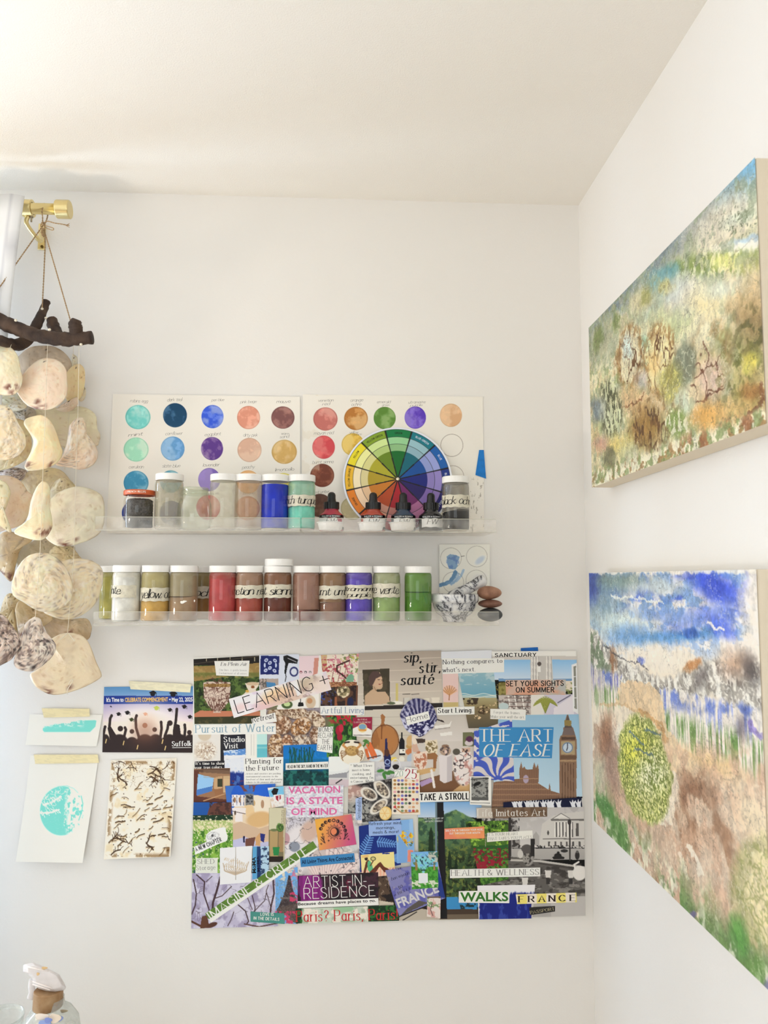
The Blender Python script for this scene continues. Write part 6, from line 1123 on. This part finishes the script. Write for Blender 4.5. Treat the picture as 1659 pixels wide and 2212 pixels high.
# --- middle band
clip('digit_cutout',[(853,1662),(875,1664),(872,1679),(852,1678)],W_,[('20',854,1677,870,1677.5,13,'serifl',(130,170,140))])
def f(r):
    r.fill((238,226,206)); g_=random.Random(3); C_=[(206,150,110),(190,60,60),(60,50,110),(80,90,60),(226,190,150),(40,36,44),(110,140,100),(226,160,170),(170,120,60),(110,110,190),(90,60,60)]
    r.poly([(847,1725),(906,1725),(906,1760),(846,1760)],(232,222,208)); r.line(((853,1722),(854,1745),(868,1756),(903,1754)),2,(190,140,96))
    for row in range(9):
        for k in range(7):
            if g_.random()<.9: r.ell(853+k*8,1686+row*8.2,3.2,2.8,C_[g_.randrange(len(C_))],0,.15,.9)
clip('paint_palette_photo',[(847,1681),(906,1669),(908,1760),(846,1759)],f,step=.9)
clip('digit_cutout',[(874,1657),(901,1660),(898,1686),(870,1681)],W_,[('25',875,1681,899,1682.5,20,'serif',(176,50,70))])
def f(r):
    r.fill((60,58,60)); r.mot((30,28,30),5,.5,.6,1); r.mot((130,124,120),6,.56,.64,2,.8); r.ell(765,1715,26,20,(176,140,130),20,.3); r.mot((226,206,196),7,.5,.6,4,.8,mask=r.em(765,1712,26,22)); r.ell(775,1750,30,30,(176,176,170),0,.4,.8); r.vein((40,40,44),12,.08,8,.9,mask=r.em(775,1750,30,30))
    for x,y,rx,ry,a,s in ((797,1715,20,13,30,5),(825,1705,24,13,50,6),(818,1742,24,11,-40,7)): 
        m=r.em(x,y,rx,ry,a,.1); r.put(m,(226,220,210)); r.ell(x+1,y,rx*.74,ry*.7,(130,116,104),a); r.mot((214,200,176),5,.5,.58,s,.9,mask=r.em(x,y,rx*.7,ry*.66,a)); r.mot((60,54,50),4,.56,.62,s+9,.9,mask=r.em(x,y,rx*.74,ry*.7,a))
    r.ell(833,1757,13,15,(240,200,120),20,.1); r.ell(831,1757,11,12,(246,224,170),20); 
    for k in range(6): a=k*PI/3; r.line(((831,1757),(831+10*math.cos(a),1757+11*math.sin(a))),1,(226,180,110))
clip('oysters_and_lemon_photo',[(752,1698),(846,1682),(846,1776),(752,1776)],f,step=1.0)
def f(r):
    r.fill((190,184,184)); r.mot((226,216,214),12,.48,.6,1); r.mot((140,130,134),10,.56,.66,2,.7); r.ell(646,1778,26,18,(200,196,206),-30,.2); r.vein((120,112,122),7,.08,4,.8,mask=r.em(646,1778,30,20)); r.ell(650,1830,36,50,(226,220,222),0,.2); r.ell(636,1829,12,11,(140,146,160)); r.ell(612+5,1812,9,13,(190,150,156)); r.ell(720,1872,52,40,(232,214,210),-10,.2); a=np.arctan2(r.Y-1925,r.X-700); r.put(sstep(.2,.7,np.sin(a*60))*r.em(715,1868,50,44),(200,170,170),.7); r.ell(668,1796,18,24,(206,176,160),20,.3); r.ell(690,1850,14,22,(206,190,186)); r.vein((90,84,90),22,.02,6,.8); r.ell(745,1785,16,30,(226,190,150),10,.4,.7); r.ell(765,1810,14,30,(206,206,206),0,.4); r.ell(742,1710,20,26,(206,160,150),0,.4)
clip('seashell_photo',[(612,1762),(782,1757),(782,1892),(612,1895)],f,step=1.0)
def f(r): r.fill((210,210,222)); r.mot((236,236,240),5,.48,.56,1,.9,sy=3); r.mot((180,180,192),6,.58,.66,2,.8,sy=3)
clip('slogan_strip',[(612,1698),(742,1696),(741,1765),(613,1766)],f,[('VACATION',623,1714,735,1712,15,'boldx',(232,120,176)),('IS A STATE',619,1737,740,1736,15,'boldx',(232,120,176)),('OF MIND',629,1760.5,728,1759.5,15,'boldx',(232,120,176))],1.4)
clip('slogan_strip',[(768,1725),(782,1721),(781,1772),(768,1771)],(170,190,226),[('Sustainability',778.5,1770,779.5,1724,8,'serif',(50,60,100))])
def f(r):
    r.fill((60,110,190)); r.mot((120,60,50),10,.5,.56,1,.9,mask=(r.Y<1710)*1.); r.rect(486,1745,600,1835,(214,186,156)); r.poly([(486,1760),(505,1745),(520,1720),(600,1715),(600,1800),(500,1790)],(226,206,180)); r.poly([(497,1722),(500,1712),(505,1700),(513,1694),(521,1700),(528,1712),(529,1722)],(34,92,196)); r.line(((514,1690),(514,1696)),1.6,(236,232,226)); r.line(((511,1692),(518,1692)),1.4,(236,232,226)); r.poly([(548,1715),(552,1697),(560,1694),(587,1695),(586,1722),(566,1720)],(36,98,206)); r.rect(501,1717,528,1742,(232,228,230)); 
    for x in (503,511,519,526): r.rect(x,1718,x+1.3,1740,(60,70,110))
    for x in (506,517): r.ell(x+1,1728,2.5,6,(150,110,80))
    r.poly([(548,1718),(585,1722),(583,1760),(550,1755)],(238,226,206)); r.ell(549,1735,2.3,6,(196,160,110)); r.ell(567,1737,3.6,9,(176,140,110)); r.rect(530,1715,548,1740,(130,130,130)); r.mot((40,40,46),4,.5,.56,5,.9,mask=((r.X>532)&(r.X<546)&(r.Y>1716)&(r.Y<1738))*1.); r.poly([(528,1740),(545,1738),(550,1755),(532,1765)],(226,196,150))
    r.ell(560,1770,28,17,(214,176,124),-10,.2); r.poly([(500,1745),(531,1745),(531,1760),(524,1755),(524,1775),(508,1775),(508,1757),(500,1765)],(236,228,226)); r.ell(508,1756,2,5,(90,70,50)); r.line(((495,1750),(510,1754),(530,1758)),1,(60,40,36)); r.poly([(503,1780),(520,1775),(560,1790),(585,1782),(585,1815),(503,1812)],(206,178,150)); r.poly([(503,1815),(530,1808),(560,1820),(580,1818),(580,1832),(503,1832)],(190,190,220)); r.rect(525,1806,529,1820,(40,40,80)); r.poly([(530,1812),(552,1808),(548,1828),(530,1828)],(110,70,60)); r.poly([(562,1800),(573,1802),(570,1820),(563,1816)],(34,44,120)); r.poly([(552,1810),(562,1798),(562,1828),(552,1826)],(206,160,110))
clip('blue_dome_village_photo',[(486,1698),(595,1693),(588,1834),(500,1834)],f,step=.9)
def f(r): r.fill((30,84,160)); r.poly([(447,1762),(452,1745),(462,1735),(500,1732),(500,1764)],(100,60,50)); r.mot((60,40,36),7,.5,.6,1,.8,mask=(r.X>452)*1.)
clip('sea_cliff_photo',[(418,1733),(500,1733),(503,1764),(417,1764)],f)
def f(r):
    r.fill((96,150,50)); r.rect(410,1758,505,1774,(24,54,34)); r.put(((r.Y>1772)&(r.Y<1792))*1.,(176,190,120),.9); r.mot((226,216,180),3.5,.52,.58,1,.9,mask=((r.Y>1770)&(r.Y<1800))*1.); r.mot((60,110,34),5,.5,.6,2,.9,mask=(r.Y>1795)*1.,sy=12); r.mot((150,190,80),4,.55,.62,3,.8,mask=(r.Y>1790)*1.,sy=12); r.mot((236,230,200),3,.64,.68,4,.9); r.mot((40,60,110),5,.62,.66,6,.9,mask=((r.X<440)&(r.Y>1818))*1.)
clip('meadow_photo',[(417,1761),(503,1760),(503,1890),(415,1890)],f,step=1.0)
def f(r): r.fill((240,240,238)); r.ell(460,1806,14,9,(206,206,206),-10); r.ell(460,1806,11,7,(236,236,236),-10); r.ell(459,1805,3,3,(50,50,54)); r.vein((120,120,124),5,.05,2,.7,mask=r.em(460,1806,14,9,-10))
disc_clip('flower_slogan_cutout',[(446,1818),(445,1806),(452,1797),(466,1791),(485,1787),(488,1795),(491,1814),(470,1824),(448,1834),(424,1845),(421,1838),(420,1829),(432,1825)],f,[('A NEW CHAPTER',424,1839,479,1817,8.5,'cond',(70,70,74))])
clip('slogan_strip',[(424,1854),(470,1853),(470,1886),(422,1886)],(222,224,214),[('SHED',427,1866,463,1865.5,10,'serifl',(110,110,104)),('Storage',424,1880,465,1878,10,'serifl',(110,110,104))])
# --- lower left
def tree(r,pts,w,c=(60,40,46)): r.line(pts,w,c)
def f(r):
    r.fill((186,180,204)); r.mot((206,202,220),24,.42,.6,1); r.mot((150,140,172),22,.55,.68,2,.8)
    for pts,w in ((((418,1900),(424,1930),(422,1955),(414,1975)),2.4),(((425,1890),(442,1905),(440,1930),(450,1960),(458,1985)),2.6),(((476,1895),(468,1925),(460,1950),(458,1985)),4.2),(((500,1915),(480,1935),(466,1940)),1.8),(((590,1900),(592,1930),(585,1960),(583,1985)),3.2),(((545,1935),(551,1960),(549,1980)),1.8),(((515,1955),(530,1968),(537,1990),(533,1996)),2.2),(((548,1970),(572,1945),(575,1930)),1.5),(((545,1965),(535,1940)),1.3),(((505,1970),(500,1985),(492,2000)),1.6),(((585,1960),(575,1925),(580,1912)),1.4),(((445,1905),(458,1893)),1.4)): r.line(pts,w,(66,44,50))
    r.line(((413,1990),(440,2004)),4,(84,52,40)); r.poly([(436,1980),(448,1976),(452,2004),(432,2006)],(96,60,44)); r.ell(458,1998,12,5,(84,52,40),-20); r.line(((528,1996),(560,2002),(600,1994)),2.4,(90,60,50)); r.vein((90,76,96),26,.012,5,.6)
clip('lilac_tree_painting',[(415,1886),(600,1886),(600,2001),(413,2006)],f,step=1.0)
def f(r):
    r.fill((240,240,242)); c=(190,170,146)
    for i in range(11): x=484+i*4.9; t=(i-5)/5; r.line(((508,1888),(x,1880-6*(1-abs(t))),(x-2*t,1862-10*(1-abs(t))+6*abs(t))),1.2,c)
    for i in range(30): x=484+(i*37%48); y=1858+(i*23%26); r.line(((x,y),(x+3,y-5)),1,(206,190,166))
    r.line(((482,1865),(486,1882),(508,1890),(530,1882),(537,1862)),1.6,c); r.line(((509,1830),(509,1900)),1,(150,140,130))
clip('coral_chandelier_clipping',[(475,1832),(545,1827),(542,1906),(475,1911)],f,step=.9)
def f(r):
    r.fill((120,110,80)); r.rect(581,1745,612,1792,(206,200,170)); r.rect(612,1745,620,1862,(190,180,150)); r.rect(583,1794,600,1850,(176,150,104)); r.rect(602,1792,612,1840,(160,130,90)); r.ell(592,1793,8,3,(110,120,80)); r.ell(605,1788,8,9,(60,90,44)); r.mot((110,150,70),3,.5,.56,1,.8,mask=r.em(605,1786,8,9)); r.rect(580,1850,612,1862,(40,30,26)); r.poly([(589,1830),(604,1830),(602,1848),(591,1848)],(40,130,70)); 
    for y in (1750,1758,1766,1774): r.rect(608,y,614,y+6,(150,140,110)); r.rect(609,y+1,613,y+5,(200,192,164))
clip('bamboo_room_photo',[(581,1745),(618,1745),(614,1862),(580,1862)],f)
def f(r): r.fill((90,160,206)); r.rect(555,1820,563,1900,(30,60,110)); r.rect(563,1820,582,1900,(176,206,226)); r.mot((30,50,90),5,.54,.6,1,.9,mask=(r.X>563)*1.)
clip('book_spine_clipping',[(546,1829),(581,1828),(581,1893),(545,1900)],f,[('MoMA',553,1886,552,1851,8,'boldx',INK),('MoMA',561,1883,560,1849,6,'bold',(20,24,60))])
def f(r):
    r.fill((110,170,226)); r.mot((230,214,190),9,.55,.62,1,.9,mask=sstep(1930,1890,r.Y)); r.mot((206,120,150),6,.55,.62,2,.9,mask=(r.X>622)*1.); c=(62,52,56)
    r.poly([(623,1891),(627,1891),(631,1915),(640,1945),(645,1962),(600,1962),(612,1935),(619,1912)],c); r.poly([(598,1962),(645,1950),(645,1996),(628,1990),(618,1975),(600,1985)],(84,70,66)); r.rect(606,1938,640,1942,(110,100,96)); r.vein((130,120,116),4,.08,3,.6,mask=((r.Y>1900))*.8); r.mot((200,60,100),5,.5,.58,4,.95,mask=((r.Y>1968)|((r.X>626)&(r.Y>1925)&(r.Y<1950)))*1.)
clip('iron_tower_photo',[(595,1888),(643,1872),(643,1996),(595,1994)],f,step=.9)
def f(r): r.fill((86,122,46)); r.mot((104,140,60),12,.5,.6,1,.7); e=(r.Y-1988)+(r.X-455)*.665; r.put(sstep(-4.5,-3.5,e*.83),(240,240,234))
clip('slogan_strip',[(443,1973),(676,1817),(687,1834),(456,1993)],f,[('IMAGINE & CREATE',456,1986,668,1841,17,'serif',W_)],1.2)
clip('slogan_strip',[(541,1969),(614,1973),(615,1996),(541,1991)],(70,140,130),[('LOVE IS',563,1978,591,1978,6,'sansb',W_),('IN THE DETAILS',548,1986,603,1989,6,'sansb',W_)])
# --- centre bottom
def f(r):
    t=np.clip((r.X-685+(r.Y-1800)*.3)/80,0,1)[...,None]; r.C=(1-t)*np.array((232,170,70))+t*np.array((196,80,130)); r.ring(723,1797,9,9,1.2,(40,26,36)); r.ell(725,1797,7,7.5,(40,26,36)); r.ell(721,1796,6.5,7,(222,130,90)) 
    for i in range(28): a=2*PI*i/28; k=17 if i%2 else 14; r.line(((722+11.5*math.cos(a),1797+11.5*math.sin(a)),(722+k*math.cos(a),1797+k*math.sin(a))),.9,(60,36,44))
    for i in range(9): a=math.radians(196+i*19.5); x,y=719+27*math.cos(a),1797+25*math.sin(a); r.ring(x,y,3,3,.9,(50,30,40)); r.ell(x-1.2 if i<4 else x+1.2,y,1.7,2.7,(40,24,34)) if i!=4 else None
    for x,y,s in ((699,1812,1),(746,1804,-1)): r.line(((x-5*s,y-4),(x,y+2),(x+3*s,y+9)),1.6,(50,30,40)); r.line(((x-2*s,y-7),(x,y+2)),1,(50,30,40)); r.line(((x+1*s,y-6),(x+1*s,y+3)),1,(50,30,40)); r.line(((x-6*s,y+1),(x+1*s,y+8)),1,(50,30,40))
    for x,y in ((697,1802),(746,1793),(710,1816),(735,1811),(753,1813),(694,1823)): r.line(((x-2,y),(x+2,y)),.8,(50,30,40)); r.line(((x,y-2),(x,y+2)),.8,(50,30,40))
clip('moon_phase_card',[(680,1770),(759,1759),(770,1824),(690,1837)],f,step=.8)
clip('slogan_strip',[(648,1853),(765,1843),(767,1862),(650,1873)],(60,130,186),[('All Living Things Are Connected',652,1866.5,763,1856.5,9,'bold',(16,26,60))])
def f(r):
    r.fill((20,44,124)); 
    for (x0,y0,x1,y1,s) in ((784,1845,800,1806,1),(815,1818,855,1824,.8),(850,1858,864,1848,.7)):
        r.line(((x0,y0),(x1,y1)),1.4,(110,160,220))
        for k in range(8):
            t=k/8; x=x0+(x1-x0)*t; y=y0+(y1-y0)*t
            for sd in (-1,1):
                dx,dy=(x1-x0),(y1-y0); l=math.hypot(dx,dy); nx,ny=-dy/l*sd,dx/l*sd; r.line(((x,y),(x+nx*13*s*(1-.5*t)+dx/l*4,y+ny*13*s*(1-.5*t)+dy/l*4)),2.4,(110,160,220),.85)
clip('blue_fern_print',[(775,1785),(865,1768),(866,1868),(778,1884)],f,step=.9)
def f(r):
    r.fill((130,176,226)); r.rect(884,1768,893,1800,(150,190,232)); r.mot((240,200,50),7,.44,.5,1,1,mask=r.em(876,1812,18,18)); r.mot((206,140,30),5,.56,.62,2,.9,mask=r.em(876,1812,18,18)); r.mot((60,90,50),5,.56,.62,3,.9,mask=r.em(880,1826,14,8)); r.poly([(881,1836),(893,1836),(893,1862),(880,1862)],(226,140,120)); r.poly([(860,1800),(880,1830),(880,1864),(860,1864)],(120,166,220)); r.rect(866,1776,867,1798,(90,130,190))
clip('yellow_flowers_photo',[(854,1773),(892,1769),(896,1862),(858,1865)],f,step=.9)
clip('slogan_strip',[(796,1775),(866,1771),(868,1803),(797,1806)],(150,178,226),[('Refresh your mind,',797,1782.5,868,1780,6.2,'sans',(30,36,70)),('mornings,',813,1791.5,853,1790,6.2,'sans',(30,36,70)),('meals & more!',806,1801,861,1799,6.2,'sans',(30,36,70))])
def f(r):
    r.fill((238,222,150)); s=(100,50,34); r.put(((r.Y>1880-(r.X-782)*.1))*1.,(240,178,150)); r.put(((r.Y>1880-(r.X-782)*.1)&(np.sin(r.X*.9)>.2))*1.,(246,214,190)); r.poly([(784,1888),(788,1872),(790,1862),(796,1856),(799,1866),(792,1876),(789,1890)],s); r.poly([(794,1862),(799,1858),(803,1866),(808,1884),(800,1886),(794,1878)],(90,180,130)); r.poly([(798,1884),(818,1864),(822,1862),(830,1872),(845,1880),(850,1874),(848,1884),(830,1884),(820,1872),(812,1884),(804,1887)],s); r.ell(791,1855,3.5,4,(40,26,26)); r.ell(789,1850,8,3,(230,190,120),-10); r.ell(791,1848,4,3.5,(230,190,120)); r.poly([(801,1852),(811,1851),(811,1858),(802,1859)],(206,196,130)); r.ring(806,1855,5,4,.8,(90,90,60)); r.line(((800,1870),(806,1860)),2,s); r.rect(826,1842,842,1845,(40,60,140))
clip('reader_illustration',[(779,1847),(851,1840),(854,1890),(782,1896)],f,step=.8)
def f(r): r.fill((36,28,34)); r.poly([(645,1891),(690,1889),(700,1945),(650,1947)],(120,30,110)); r.put(r.em(670,1915,30,30)*sstep(.4,.6,.5+.5*np.sin(r.X*.5)),(150,50,140),.6); r.mot((70,40,54),12,.5,.6,2,.8,mask=(r.X>700)*1.); r.mot((120,30,60),8,.6,.66,4,.8,mask=r.em(765,1912,24,24))
clip('slogan_strip',[(643,1892),(817,1884),(817,1940),(643,1947)],f,[('ARTIST-IN-',657,1917,792,1912,23,'light',W_),('RESIDENCE',657,1942,811,1935,23,'light',W_)],2)
clip('slogan_strip',[(643,1947),(817,1940),(818,1955),(643,1962)],W_,[('Because dreams have places to go.',644,1956,812,1948,6.5,'bold',INK)])
def f(r): r.fill((196,206,190)); r.mot((160,176,150),8,.5,.6,1,.8); r.rect(636,1950,652,2000,(24,56,40)); r.rect(795,1950,866,2000,(20,50,30)); r.mot((50,110,50),5,.54,.6,2,.9,mask=((r.X>795)|(r.X<655))*1.); r.mot((236,226,214),10,.52,.6,3,.9,mask=((r.X>655)&(r.X<795))*1.); r.ell(742,1963,22,8,(150,190,150))
clip('slogan_strip',[(638,1963),(862,1955),(862,1989),(640,1995)],f,[('Paris? Paris, Paris!',641,1991,859,1986,23,'serif',(206,50,54))],1.3)
def f(r): r.fill((20,50,30)); r.mot((50,110,50),5,.5,.58,2,.9); r.mot((196,180,160),10,.52,.6,3,.9,mask=(r.X<835)*1.)
def f(r):
    r.fill((130,130,180)); r.mot((190,170,150),20,.45,.6,1,.8,mask=sstep(1935,1900,r.Y)); r.mot((90,90,170),16,.5,.6,2,.8); r.poly([(832,1935),(835,1928),(863,1978),(862,1982)],(40,48,120)); r.poly([(880,1962),(905,1945),(925,1950),(863,1980)],(90,84,80)); r.poly([(940,1862),(962,1925),(962,1940),(948,1938)],(34,56,130))
clip('travel_postcard_clipping',[(832,1880),(946,1862),(962,1940),(862,1979)],f,[('our',856,1880,868,1876,5,'script',(70,60,80)),('bon voyage',846,1902,884,1888,7,'script',(40,36,60)),('to',862,1922,870,1916,9,'script',(40,36,60)),('a BELLE',852,1936,889,1920,5,'hand',(24,24,60)),('FRANCE',861,1961,949,1926,20,'boldx',(226,224,226))],1.2)
def f(r):
    r.fill((120,176,226)); r.rect(885,1872,950,1925,(80,160,60)); r.mot((50,120,40),5,.5,.6,1,.9,mask=(r.Y>1872)*1.); r.mot((230,226,214),6,.48,.56,2,.9,mask=((r.Y>1902)&(r.Y<1916))*1.); r.rect(897,1850,902,1880,(150,120,70)); r.rect(936,1845,940,1880,(170,130,90)); r.mot((90,120,50),5,.5,.58,3,.9,mask=r.em(899,1858,8,12)+r.em(938,1850,10,14)); r.rect(925,1840,948,1862,(190,190,180)); r.mot((60,110,100),5,.5,.58,5,.9,mask=((r.X>925)&(r.Y<1868))*1.)
    m=r.em(914,1862,14,18)+r.em(896,1850,9,5,30)+r.em(932,1858,10,5,-25)+r.em(913,1880,5,8); r.put(np.clip(m,0,1)*sstep(.38,.5,r.n(5,seed=7)),(130,206,214)); r.mot((40,60,80),4,.58,.64,8,.9,mask=np.clip(m,0,1)); r.poly([(904,1886),(924,1886),(924,1907),(904,1908)],(226,230,234))
clip('garden_statue_photo',[(887,1841),(945,1838),(947,1917),(890,1921)],f,step=.9)
def f(r): r.fill((226,214,206)); r.mot((206,150,140),9,.5,.6,1,.8); r.mot((110,150,90),6,.58,.64,2,.8,mask=(r.Y<1960)*1.); r.line(((934,1950),(930,1965),(935,1978)),1,(60,50,50)); r.rect(921,1936,953,1940,(110,90,80))
clip('flower_sketch_clipping',[(923,1937),(952,1936),(951,1984),(922,1980)],f)
clip('slogan_strip',[(905,1712),(1013,1709),(1013,1730),(906,1733)],W_,[('TAKE A STROLL',908,1728.5,1012,1726,13,'cond',(36,32,36))])
def f(r): r.fill((236,234,228)); r.rect(1018,1679,1055,1729,(150,150,146)); r.mot((70,70,70),5,.54,.6,1,.8,mask=((r.X>1018)&(r.X<1055)&(r.Y>1679)&(r.Y<1729))*1.,sy=3); r.line(((1018,1684),(1055,1681)),1.6,(60,60,60)); r.ell(1031,1693,8,4,(30,30,30),-20); r.line(((1025,1696),(1024,1702)),1.2,(30,30,30)); r.line(((1052,1700),(1052,1722)),1.6,(40,40,40)); r.rect(1018,1722,1055,1729,(90,90,88)); r.line(((1017,1734),(1058,1735)),1,(90,90,90))
clip('black_and_white_print',[(1015,1677),(1061,1677),(1061,1740),(1015,1738)],f,step=.9)
def f(r):
    r.vg(1740,(176,172,170),1830,(206,202,198)); r.mot((206,202,200),20,.5,.62,1,.6,mask=(r.Y<1790)*1.); r.poly([(1171,1780),(1190,1766),(1195,1762),(1210,1758),(1264,1752),(1264,1832),(1165,1830)],(206,202,196)); r.poly([(1193,1768),(1212,1757),(1230,1766)],(226,222,216)); r.line(((1193,1769),(1212,1757),(1231,1768)),1,(90,86,84)); r.rect(1190,1769,1264,1773,(120,116,112)); r.rect(1172,1811,1264,1813,(110,106,102))
    for x in range(1198,1240,7): r.rect(x,1776,x+2.6,1808,(236,232,226)); r.rect(x+2.6,1776,x+5,1808,(80,76,74))
    r.rect(1244,1778,1250,1806,(90,86,84)); r.ell(1184,1799,2,5,(70,66,64)); 
    for x in (1184,1198,1210,1222,1236,1250): r.rect(x,1818,x+4,1828,(90,86,84))
    r.poly([(1060,1768),(1098,1764),(1122,1790),(1124,1832),(1060,1832)],(150,146,142)); r.mot((50,46,46),6,.5,.58,2,.9,mask=((r.X<1122)&(r.Y>1768)&(r.Y<1830))*1.); r.poly([(1149,1808),(1158,1796),(1165,1806),(1165,1826),(1150,1826)],(170,166,162)); r.mot((40,38,38),3,.48,.54,3,.9,mask=((r.Y>1826)&(r.Y<1834)&(r.X>1120))*1.); r.vg(1834,(176,172,168),1856,(166,162,158)); r.line(((1231,1772),(1231,1858)),3,(60,56,54)); r.ell(1230,1776,4,6,(60,56,56))
    r.ell(1205,1848,8,5,(30,28,28)); r.poly([(1192,1852),(1204,1846),(1220,1852),(1218,1856),(1196,1856)],(34,32,32)); r.ell(1206,1842,3,3,(30,28,28)); r.ell(1219,1838,8,3.5,(50,48,48)); r.ell(1247,1848,5,9,(44,42,42)); r.ell(1247,1840,3,3,(90,86,84)); r.poly([(1096,1850),(1164,1856),(1266,1880),(1266,1990),(1040,1990),(1040,1862)],(96,92,88)); r.mot((60,56,54),14,.48,.6,4,.9,mask=(r.Y>1866)*1.,sy=7); r.mot((150,146,140),12,.56,.64,5,.7,mask=(r.Y>1880)*(r.Y<1936)*1.,sy=6); r.line(((1104,1858),(1165,1860),(1264,1874)),4,(190,186,180)); r.line(((1165,1865),(1264,1880)),3,(70,66,64))
    r.ell(1141,1853,12,18,(150,146,140)); r.mot((50,46,46),5,.5,.56,6,.9,mask=r.em(1141,1850,13,22)); r.ell(1138,1834,12,10,(84,80,78)); r.ell(1124,1845,6,9,(200,196,190)); r.rect(1146,1812,1155,1850,(40,38,38))
    for x,y in ((1184,1886),(1233,1886),(1134,1902)): r.poly([(x-7,y-6),(x+7,y-6),(x+5,y+10),(x-5,y+10)],(214,210,204)); r.rect(x-4,y+12,x+4,y+24,(50,48,48))
    r.ell(1252,1886,15,16,(226,222,216)); r.line(((1243,1878),(1240,1868),(1250,1862)),3.4,(226,222,216)); r.put(((r.Y>1938))*1.,(176,172,168),.95); r.put(((r.Y>1936)&(r.X>1190))*1.,(190,186,182),.9); r.rect(1098,1765,1104,1858,(50,46,46)); r.rect(1045,1740,1098,1768,(130,110,100))
clip('old_city_square_photo',[(1045,1745),(1261,1742),(1265,1978),(1045,1984)],f,step=.95)
def f(r):
    r.fill((46,86,34)); r.rect(1000,1770,1100,1826,(70,110,40)); r.mot((150,190,70),6,.5,.58,1,.9,mask=((r.Y<1828))*1.); r.mot((24,40,20),7,.54,.6,2,.9,mask=(r.Y<1812)*1.); r.rect(1048,1800,1049.5,1830,(150,150,120)); r.poly([(1010,1832),(1098,1824),(1098,1832),(1010,1838)],(40,90,40)); r.mot((90,140,50),5,.48,.56,3,.9,mask=(r.Y>1834)*1.); r.mot((130,24,44),4.5,.54,.58,4,.95,mask=((r.Y>1832)&(r.Y<1872))*1.); r.mot((150,30,50),8,.54,.58,5,.95,mask=((r.Y>1850)&(r.Y<1880))*1.)
clip('tulip_border_photo',[(1005,1775),(1098,1772),(1098,1900),(1040,1912)],f,step=.95)
def f(r): r.fill((16,20,50)); 
clip('hands_strip',[(1087,1733),(1256,1722),(1258,1743),(1087,1746)],lambda r:(r.fill((16,22,54)),[ (r.poly([(x,1746),(x-3,1737),(x-6,1730),(x-1,1734),(x+1,1726),(x+3,1733),(x+8,1728),(x+6,1738),(x+8,1746)],(230,232,238))) for x in (1110,1121,1137,1146,1157,1172,1183,1190,1205,1236,1248)]),step=.9)
def f(r): r.fill((120,96,76)); r.poly([(1028,1740),(1060,1740),(1066,1770),(1028,1770)],(196,186,174)); r.mot((96,76,60),10,.5,.6,2,.7,mask=(r.X>1064)*1.)
clip('slogan_strip',[(1029,1745),(1182,1743),(1182,1764),(1030,1768)],f,[('Life Imitates Art',1032,1763.5,1178,1762,15,'serif',(240,236,228))],1.5)
clip('slogan_strip',[(960,1790),(1046,1785),(1047,1811),(960,1813)],lambda r:(r.fill((226,130,104)),r.mot((232,150,96),30,.4,.65,1)),[('BREATHE IN THROUGH YOUR NOSE,',963,1796.5,1044,1793.5,3.8,'sansb',W_),('OUT THROUGH YOUR MOUTH',971,1802.5,1037,1800.5,3.8,'sansb',W_)],3)
clip('slogan_strip',[(1052,1799),(1150,1794),(1151,1811),(1052,1819)],(236,234,226),[("IT'S YOUR HEART",1053.5,1805.5,1119,1803.5,5.8,'serifl',(60,58,56)),('THAT TAKES YOU PLACES',1054,1815,1149,1811,6,'serifl',(60,58,56))])
clip('slogan_strip',[(972,1878),(1167,1874),(1167,1893),(972,1897)],W_,[('HEALTH & WELLNESS',975,1892,1164,1889.5,12.5,'serif',(150,148,144))])
def f(r):
    r.fill((232,230,232)); m=sstep(1926,1932,r.Y+12*(r.n(3,12,1)-.5))*sstep(1034,1037,r.X+4*(r.n(4,seed=3)-.5)); r.put(m,(22,36,124)); r.mot((60,80,170),8,.56,.64,2,.7,mask=m,sy=20); r.rect(1148,1952,1160,1990,(196,192,188))
clip('blue_brush_stroke_clipping',[(1031,1913),(1156,1911),(1150,1984),(1034,1986)],f,step=1)
clip('slogan_strip',[(991,1925),(1101,1923),(1100,1951),(991,1950)],W_,[('WALKS',994,1947,1098,1946,20,'boldx',(56,122,44))])
clip('slogan_strip',[(1114,1932),(1245,1928),(1246,1949),(1117,1953)],lambda r:(r.fill((236,226,214)),r.put((np.sin((r.X-1118)/20.8*PI)>0)*1.,(236,222,120))),[(c,x,1949-i*.6,x+w,1949-i*.6,13,'serifb',(50,36,34)) for i,(c,x,w) in enumerate((('F',1121,10),('R',1142,12),('A',1164,13),('N',1186,13),('C',1208,13),('E',1232,11)))],1.5)
clip('slogan_strip',[(1143,1960),(1199,1957),(1199,1969),(1145,1977)],(44,42,42),[('PASSPORT',1146,1974.5,1198,1966,6.5,'serif',(196,186,150))])
def f(r):
    r.fill((230,226,222)); r.poly([(578,1708),(600,1699),(612,1698),(614,1716),(584,1722)],(120,190,226)); r.poly([(586,1710),(592,1702),(602,1704),(598,1716),(590,1718)],(24,22,26)); r.mot((214,190,170),8,.5,.6,1,.8,mask=(r.Y>1722)*1.); r.poly([(591,1717),(609,1716),(609,1732),(592,1731)],(240,238,238)); r.poly([(595,1719),(607,1718),(607,1725),(601,1731),(596,1727)],(160,40,60)); r.rect(601,1719,604,1729,(220,200,204))
clip('graduation_clipping',[(578,1702),(613,1698),(614,1740),(588,1745)],f,step=.9)
